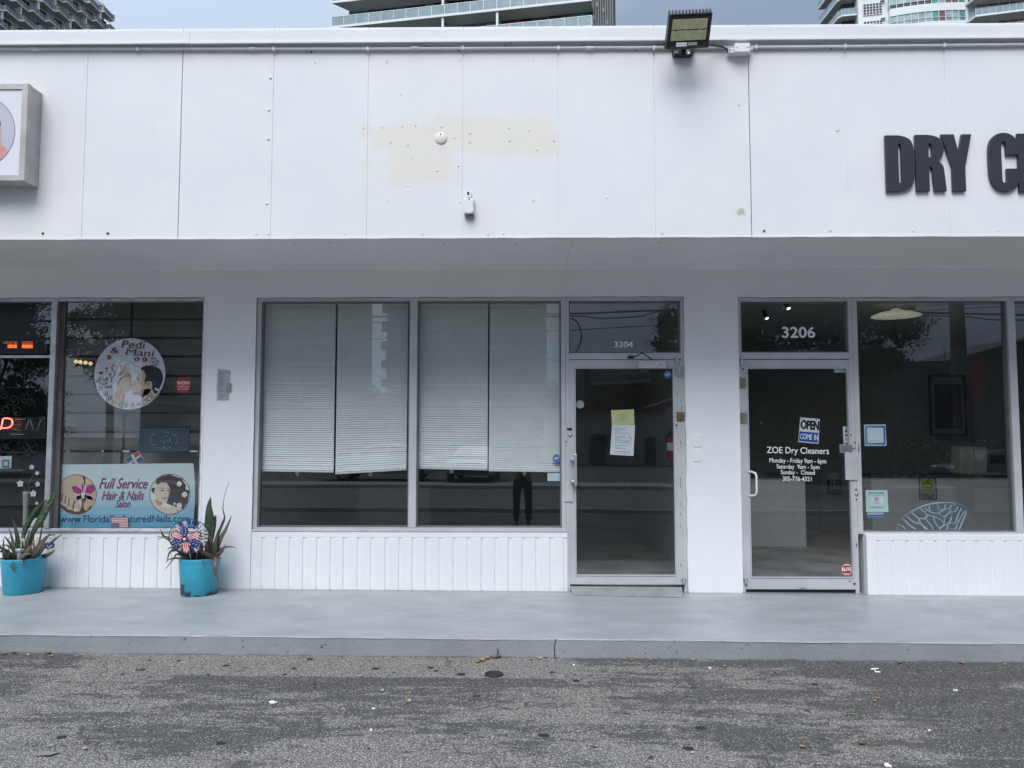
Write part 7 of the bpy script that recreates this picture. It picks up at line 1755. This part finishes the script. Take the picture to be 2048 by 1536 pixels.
# parked cars
def make_car(name, x, y, z, rotz, paint, label):
    t = thing(name, label, 'car', (x, y, z), 'cars parked across the street')
    t.rotation_euler.z = rotz
    def child(b, nm, mt_, par=None, bev=0):
        o = b.build(nm, mt_, None, bevel=bev); o.parent = par or t; o.location = (0,0,0); return o
    side = [(-2.28,.42),(-2.30,.62),(-2.24,.86),(-1.75,.98),(-.95,1.02),(.95,1.00),(1.75,.90),(2.18,.76),(2.28,.56),(2.24,.34),(1.86,.28),(-1.9,.30)]
    def loft(prof, ws):
        b = MB(); n = len(prof); vs = []
        for (yy, sx_, dz) in ws:
            for (px_, pz) in prof: vs.append((px_*sx_, yy, .28+(pz-.28)*dz))
        fs = [(j*n+i, j*n+(i+1)%n, (j+1)*n+(i+1)%n, (j+1)*n+i) for j in range(len(ws)-1) for i in range(n)]
        fs += [tuple(range(n))[::-1], tuple((len(ws)-1)*n+i for i in range(n))]
        b.add(vs, fs, 0, True); return b
    child(loft(side, [(-.90,.955,.93),(-.86,.985,.985),(-.6,1,1),(.6,1,1),(.86,.985,.985),(.90,.955,.93)]), 'body', paint)
    roof = [(-1.72,1.0),(-1.05,1.36),(-.6,1.44),(.1,1.45),(.5,1.38),(1.28,.98)]
    b = MB(); n = len(roof); vs = []
    for (yy, k) in ((-.80,0),(-.60,1),(.60,1),(.80,0)):
        for i, (px_, pz) in enumerate(roof): vs.append((px_, (yy if (k or i in (0, n-1)) else yy*.80), pz if k else min(pz, 1.0) if i in (0,n-1) else pz-.06))
    fs = [(j*n+i, (j+1)*n+i, (j+1)*n+i+1, j*n+i+1) for j in range(3) for i in range(n-1)]+[tuple(range(n)), tuple(3*n+i for i in range(n))[::-1]]
    b.add(vs, fs, 0, True); child(b, 'roof', paint)
    for sg in (-1, 1):
        b = MB(); yy = sg*.735; b.add([(-1.45,sg*.80,1.04),(-1.02,yy*.93,1.32),(-.30,yy*.90,1.38),(-.30,sg*.80,1.03)], [(0,1,2,3)]); b.add([(-.22,sg*.80,1.03),(-.22,yy*.90,1.38),(.40,yy*.91,1.33),(1.05,sg*.80,1.02)], [(0,1,2,3)])
        b2 = MB(); b2.v = [(p_[0], p_[1]+sg*.012, p_[2]) for p_ in b.v]; b2.f = b.f; b2.m = b.m; b2.sm = b.sm; child(b2, 'side_window', M['tw_glass'])
    b = MB(); b.add([(.56,-.56,1.375),(1.26,-.68,1.0),(1.26,.68,1.0),(.56,.56,1.375)], [(0,1,2,3)]); b.v = [(p_[0]+.012, p_[1], p_[2]+.014) for p_ in b.v]; child(b, 'windscreen', M['tw_glass'])
    b = MB(); b.add([(-1.08,-.56,1.35),(-1.68,-.66,1.03),(-1.68,.66,1.03),(-1.08,.56,1.35)], [(0,1,2,3)]); b.v = [(p_[0]-.014, p_[1], p_[2]+.014) for p_ in b.v]; child(b, 'rear_window', M['tw_glass'])
    for wx in (-1.36, 1.40):
        for sg in (-1, 1):
            b = MB(); b.tube([(wx, sg*.70, .32), (wx, sg*.915, .32)], .32, 24); w_ = child(b, 'wheel', M['black'], None, .02)
            b = MB(); b.tube([(wx, sg*.9155, .32), (wx, sg*.925, .32)], [.21,.19], 20); child(b, 'rim', M['steel'], w_)
    for sg in (-1, 1):
        b = MB(); b.obox((2.17, sg*.62, .70), ((.07,0,-.02),(.0,.17,0),(0.01,0,.07))); child(b, 'headlight', M['rail_metal'], None, .015)
        b = MB(); b.obox((-2.22, sg*.64, .76), ((.05,0,0),(0,.15,0),(0,0,.07))); child(b, 'tail_light', pm('red_lamp_glass', (.25,.01,.01), .3), None, .015)
    b = MB(); b.obox((2.235, 0, .48), ((.04,0,0),(0,.55,0),(0,0,.09))); child(b, 'grille', M['black'], None, .01)
    for sg in (-1, 1):
        b = MB(); b.obox((.92, sg*.93, 1.02), ((.08,0,0),(0,.07,0),(0,0,.055))); child(b, 'wing_mirror', paint, None, .015)
    return t
dC = 23.2; yC = .14-dC
wpaint = pm('white_car_paint', (.62,.63,.64), .25, var=.01, spec=.7); dpaint = pm('black_car_paint', (.02,.022,.025), .2, var=.01, spec=.8); spaint = pm('silver_car_paint', (.36,.37,.38), .3, .3, var=.01)
xa = rx(770,dC); make_car('parked_car', xa, yC, gz(xa)+.0, math.pi, wpaint, 'white parked car mirrored low in the two middle blinds')
xa = rx(950,dC+.6); make_car('parked_car', xa, yC-.8, gz(xa), math.pi/2+.05, spaint, 'silver car parked nose on, mirrored below the third blind')
xa = rx(2000,dC-1.5); make_car('parked_car', xa, yC+1.5, gz(xa)-.02, math.pi, dpaint, 'black parked car mirrored across the dry cleaner window')
xa = rx(1560,dC+.4); make_car('parked_car', xa, yC+.3, gz(xa), math.pi, dpaint, 'black parked car mirrored in the 3206 door')
# ------------------------------------------------------------------ the person taking the picture, standing behind the camera
def skin_mesh(name, nodes, edges, mat, parent, sub=2):
    me = bpy.data.meshes.new(name); me.from_pydata([n_[0] for n_ in nodes], edges, [])
    o = bpy.data.objects.new(name, me); COL.objects.link(o)
    sk_ = o.modifiers.new('skin', 'SKIN'); sk_.use_smooth_shade = True
    for i, n_ in enumerate(nodes):
        r_ = n_[1]; r_ = r_ if isinstance(r_, tuple) else (r_, r_)
        me.skin_vertices[0].data[i].radius = r_; me.skin_vertices[0].data[i].use_root = (i == 0)
    su = o.modifiers.new('sub', 'SUBSURF'); su.levels = sub; su.render_levels = sub
    dg = bpy.context.evaluated_depsgraph_get(); dg.update()
    m2 = bpy.data.meshes.new_from_object(o.evaluated_get(dg)); m2.name = name
    bpy.data.objects.remove(o); bpy.data.meshes.remove(me); m2.materials.clear(); m2.materials.append(mat)
    for p_ in m2.polygons: p_.use_smooth = True
    o = bpy.data.objects.new(name, m2); COL.objects.link(o)
    if parent is not None: o.parent = parent; o.location = -parent_offset(parent)
    return o
PX, PY = .0, -7.82; PZ = zg(PX, PY)
def pv(x, y, z): return (PX+x, PY+y, PZ+z)
skin = pm('skin', (.42,.26,.18), .5, var=.03); shirt = pm('dark_teal_shirt', (.03,.065,.065), .8, var=.1); trou = pm('black_trousers', (.014,.015,.017), .85, var=.1); hairm = pm('dark_hair', (.02,.015,.012), .6); shoe = pm('black_shoes', (.015,.015,.015), .5)
nodes = [(pv(0,0,.98),(.15,.11)),(pv(0,0,1.16),(.135,.10)),(pv(0,.01,1.36),(.165,.11)),(pv(0,.0,1.49),(.10,.075)),(pv(0,.01,1.555),.055),(pv(0,.02,1.63),(.070,.085)),(pv(0,.03,1.70),(.078,.095)),(pv(0,.02,1.765),(.060,.075)),
         (pv(.10,0,.90),.095),(pv(.115,.01,.52),.062),(pv(.12,-.02,.10),.042),(pv(.125,.10,.035),.035),(pv(.13,.19,.025),.028),
         (pv(-.10,0,.90),.095),(pv(-.115,.01,.52),.062),(pv(-.12,-.02,.10),.042),(pv(-.125,.10,.035),.035),(pv(-.13,.19,.025),.028)]
edges = [(0,1),(1,2),(2,3),(3,4),(4,5),(5,6),(6,7),(0,8),(8,9),(9,10),(10,11),(11,12),(0,13),(13,14),(14,15),(15,16),(16,17)]
zc_ = CAM.z-PZ; yc_ = CAM.y-PY-.03
for sg in (1, -1):
    k = len(nodes)
    nodes += [(pv(.19*sg,0,1.44),.055),(pv(.27*sg,.10,1.26),.045),(pv(.14*sg,yc_-.06,zc_-.10),.030),(pv(.105*sg,yc_-.02,zc_-.04),.034)]
    edges += [(2,k),(k,k+1),(k+1,k+2),(k+2,k+3)]
    for j, (dz, ln) in enumerate(((.045,.050),(.020,.058),(-.004,.056),(-.028,.046))):      # fingers curled behind the phone
        n0 = len(nodes); nodes += [(pv((.098-.012)*sg, yc_-.004, zc_-.02+dz*.8), .009),(pv((.088)*sg, yc_+.012, zc_-.01+dz), .008),(pv((.088-ln*.6)*sg, yc_+.006, zc_-.008+dz), .0065)]
        edges += [(k+3,n0),(n0,n0+1),(n0+1,n0+2)]
    n0 = len(nodes); nodes += [(pv(.092*sg, yc_-.04, zc_-.02),.010),(pv(.068*sg, yc_-.028, zc_+.005),.008)]; edges += [(k+3,n0),(n0,n0+1)]
ph = thing('person', 'person in dark teal shirt and black trousers holding up a phone, mirrored in the glass', 'person', pv(0,0,0))
skin_mesh('body', nodes, edges, skin, ph)
sn = [(pv(0,0,.93),(.165,.125)),(pv(0,0,1.02),(.16,.12)),(pv(0,0,1.18),(.150,.115)),(pv(0,.01,1.36),(.18,.125)),(pv(0,0,1.475),(.115,.09)),
      (pv(.19,0,1.44),.068),(pv(.255,.08,1.30),.060),(pv(-.19,0,1.44),.068),(pv(-.255,.08,1.30),.060)]
skin_mesh('shirt', sn, [(0,1),(1,2),(2,3),(3,4),(3,5),(5,6),(3,7),(7,8)], shirt, ph)
tn = [(pv(0,0,.99),(.152,.115)),(pv(0,0,.92),(.16,.12)),(pv(.10,0,.84),.108),(pv(.115,.01,.50),.078),(pv(.12,-.01,.08),.062),(pv(-.10,0,.84),.108),(pv(-.115,.01,.50),.078),(pv(-.12,-.01,.08),.062)]
skin_mesh('trousers', tn, [(0,1),(1,2),(2,3),(3,4),(1,5),(5,6),(6,7)], trou, ph)
for sg in (1, -1): skin_mesh('shoe', [(pv(.12*sg,-.05,.05),.045),(pv(.124*sg,.06,.045),.045),(pv(.13*sg,.20,.035),.036)], [(0,1),(1,2)], shoe, ph)
skin_mesh('hair', [(pv(0,-.03,1.66),(.070,.06)),(pv(0,-.015,1.74),(.086,.09)),(pv(0,.01,1.79),(.068,.08))], [(0,1),(1,2)], hairm, ph)
b = MB()
for sg in (1, -1): b.lathe([(.011,0),(.008,.005),(0,.006)], pv(.032*sg,.118,1.655), 10, 0, 'z')
b.lathe([(.013,-.02),(.016,.0),(.006,.03),(0,.035)], pv(0,.120,1.615), 8); b.build('face_features', skin, ph)
b = MB(); b.box(-.078, .078, CAM.y-.046, CAM.y-.038, CAM.z-.038, CAM.z+.036); tag(b.build('phone', M['black'], None, bevel=.002), 'black phone held level in both hands by the person taking the picture', 'phone')
# ================================================================== litter on the asphalt
M['leaf1'] = pm('dead_leaf', (.30,.19,.07), .8, var=.35, vscale=60); M['leaf2'] = pm('brown_leaf', (.16,.09,.05), .8, var=.3, vscale=60); M['leaf3'] = pm('pale_leaf', (.45,.40,.26), .8, var=.2)
rl = random.Random(21)
def litter_leaf(px, py, size, mt_):
    g = G(px, py, -.145); g = G(px, py, zg(g.x, g.y)); z = zg(g.x, g.y); a = rl.uniform(0, 6.28); b = MB(); n = 6; vs = []
    for i in range(n+1):
        t_ = i/n; w = size*.36*math.sin(math.pi*min(1, t_*.95+.03))**.8; l_ = (t_-.5)*size; cz_ = z+.004+size*.16*(abs(t_-.5)*2)**2+rl.uniform(0,.003)
        for s_ in (-1, 0, 1):
            x = l_*math.cos(a)-s_*w*math.sin(a); y = l_*math.sin(a)+s_*w*math.cos(a); vs.append((g.x+x, g.y+y, cz_+(abs(s_)*size*.08)))
    b.add(vs, [(i*3+k, i*3+k+1, i*3+k+4, i*3+k+3) for i in range(n) for k in range(2)], 0, True)
    o = b.build('dry_leaf', M[mt_], None, loc=(g.x, g.y, z)); tag(o, 'small dry leaf lying on the worn asphalt or along the kerb foot', 'leaf', 'dry leaves on the asphalt')
spots = [(8,1309,40),(28,1307,36),(58,1311,36),(95,1308,40),(102,1313,30),(180,1312,28),(425,1306,42),(466,1308,25),(964,1322,52),(975,1318,44),(955,1325,38),(1078,1318,40),(1090,1316,34),(1062,1320,30),(1262,1322,34),(1250,1320,28),(1300,1322,26),(1385,1321,36),(1450,1335,34),(1800,1328,40),(1925,1328,46),(1680,1326,30),(2010,1332,30),
         (720,1354,36),(764,1384,30),(817,1405,34),(815,1409,24),(1752,1401,44),(1750,1404,26),(1708,1432,30),(1724,1491,40),(1728,1488,26),(1605,1497,36),(1645,1480,26),(170,1501,30),(1340,1386,24),(345,1332,24),(594,1350,22),(1898,1445,24),(1383,1509,26),(580,1331,20)]
for i, (x, y, s_) in enumerate(spots): litter_leaf(x, y, s_*.0011, ('leaf1','leaf2','leaf3')[rl.choice((0,0,1,2)) if i not in (23,) else 2])
# flat black rubber disc
g = G(988,1349,-.147); z = zg(g.x, g.y); b = MB(); b.lathe([(.060,0),(.063,.004),(.060,.010),(.052,.0115),(.050,.009),(0,.0085)], (g.x, g.y, z+.001), 32)
tag(b.build('rubber_disc', pm('old_black_rubber', (.022,.021,.022), .6, var=.2)), 'flat black rubber disc lying on the asphalt near the kerb', 'disc')
# gum spots and scraps of paper
rr = random.Random(2)
for (x, y, r_) in ((750,1337,.020),(861,1335,.020),(872,1342,.012),(922,1349,.024),(284,1339,.020),(299,1320,.012),(358,1321,.012),(452,1331,.018),(587,1337,.014),(569,1349,.014),(620,1318,.020),(954,1393,.018),(971,1352,.010),(1104,1345,.014),(1152,1362,.020),(1377,1499,.024),(1400,1457,.024),(122,1476,.02),(441,1488,.02),(630,1368,.010),(1086,1472,.026),(1630,1369,.018),(245,1348,.012),(415,1349,.012)):
    g = G(x, y, -.15); g = G(x, y, zg(g.x, g.y)); z = zg(g.x, g.y)+.0035; k = 9; b = MB()
    top = [(g.x+r_*1.25*math.cos(6.283*i/k)*rr.uniform(.7,1.2), g.y+r_*math.sin(6.283*i/k)*rr.uniform(.7,1.2), z) for i in range(k)]
    b.add(top+[(p_[0]*1.0+(p_[0]-g.x)*.1, p_[1]+(p_[1]-g.y)*.1, z-.003) for p_ in top], [tuple(range(k))]+[(i, k+i, k+(i+1)%k, (i+1)%k) for i in range(k)])
    tag(b.build('gum_spot', M['chip'], None, loc=(g.x, g.y, z)), 'flat blackened gum spot trodden into the asphalt', 'gum spot', 'gum spots on the asphalt')
for (x, y, s_) in ((1148,1331,.010),(545,1406,.030),(742,1462,.014),(1420,1337,.014),(1911,1382,.022),(1775,1534,.03),(1858,1463,.010),(747,1419,.014)):
    g = G(x, y, -.15); g = G(x, y, zg(g.x, g.y)); z = zg(g.x, g.y)+.004; k = 7; s_ *= .62
    b = MB(); top = [(g.x+s_*1.4*math.cos(6.283*i/k)*rr.uniform(.5,1.2), g.y+s_*math.sin(6.283*i/k)*rr.uniform(.5,1.2), z+rr.uniform(.001,.006)) for i in range(k)]
    b.add(top+[(p_[0], p_[1], z-.003) for p_ in top], [tuple(range(k))]+[(i, k+i, k+(i+1)%k, (i+1)%k) for i in range(k)])
    tag(b.build('paper_scrap', M['paper'], None, loc=(g.x, g.y, z)), 'tiny white scrap of paper dropped on the asphalt', 'scrap', 'paper scraps on the asphalt')
g = [G(x, y, -.155) for x, y in ((1742,1340),(1750,1339),(1757,1339),(1748,1340),(1752,1345),(1761,1345))]
b = MB(); b.tube([(p_.x, p_.y, zg(p_.x,p_.y)+.008) for p_ in g[:3]], .006, 6); b.tube([(p_.x, p_.y, zg(p_.x,p_.y)+.008) for p_ in g[3:]], .006, 6)
tag(b.build('plastic_hook', M['white']), 'little white plastic hook lying on the dark asphalt patch', 'hook')
g = G(92,1516,-.19); z = zg(g.x, g.y); b = MB(); b.add([(g.x-.055,g.y-.02,z+.004),(g.x+.04,g.y-.03,z+.012),(g.x+.06,g.y+.025,z+.006),(g.x-.03,g.y+.03,z+.010)], [(0,1,2,3)])
tag(b.build('cardboard_scrap', pm('grey_cardboard', (.22,.21,.21), .9)), 'flattened grey scrap of cardboard in the lower left corner', 'scrap')
g = G(991,1313,-.14); b = MB(); b.lathe([(.03,0),(.05,.012),(.03,.03),(0,.034)], (g.x, g.y-.02, zg(g.x,g.y-.02)), 8); tag(b.build('rubble_lump', pm('grey_mortar_lump', (.14,.14,.145), .9, var=.3)), 'lump of broken grey mortar at the kerb foot beside the leaves', 'rubble')
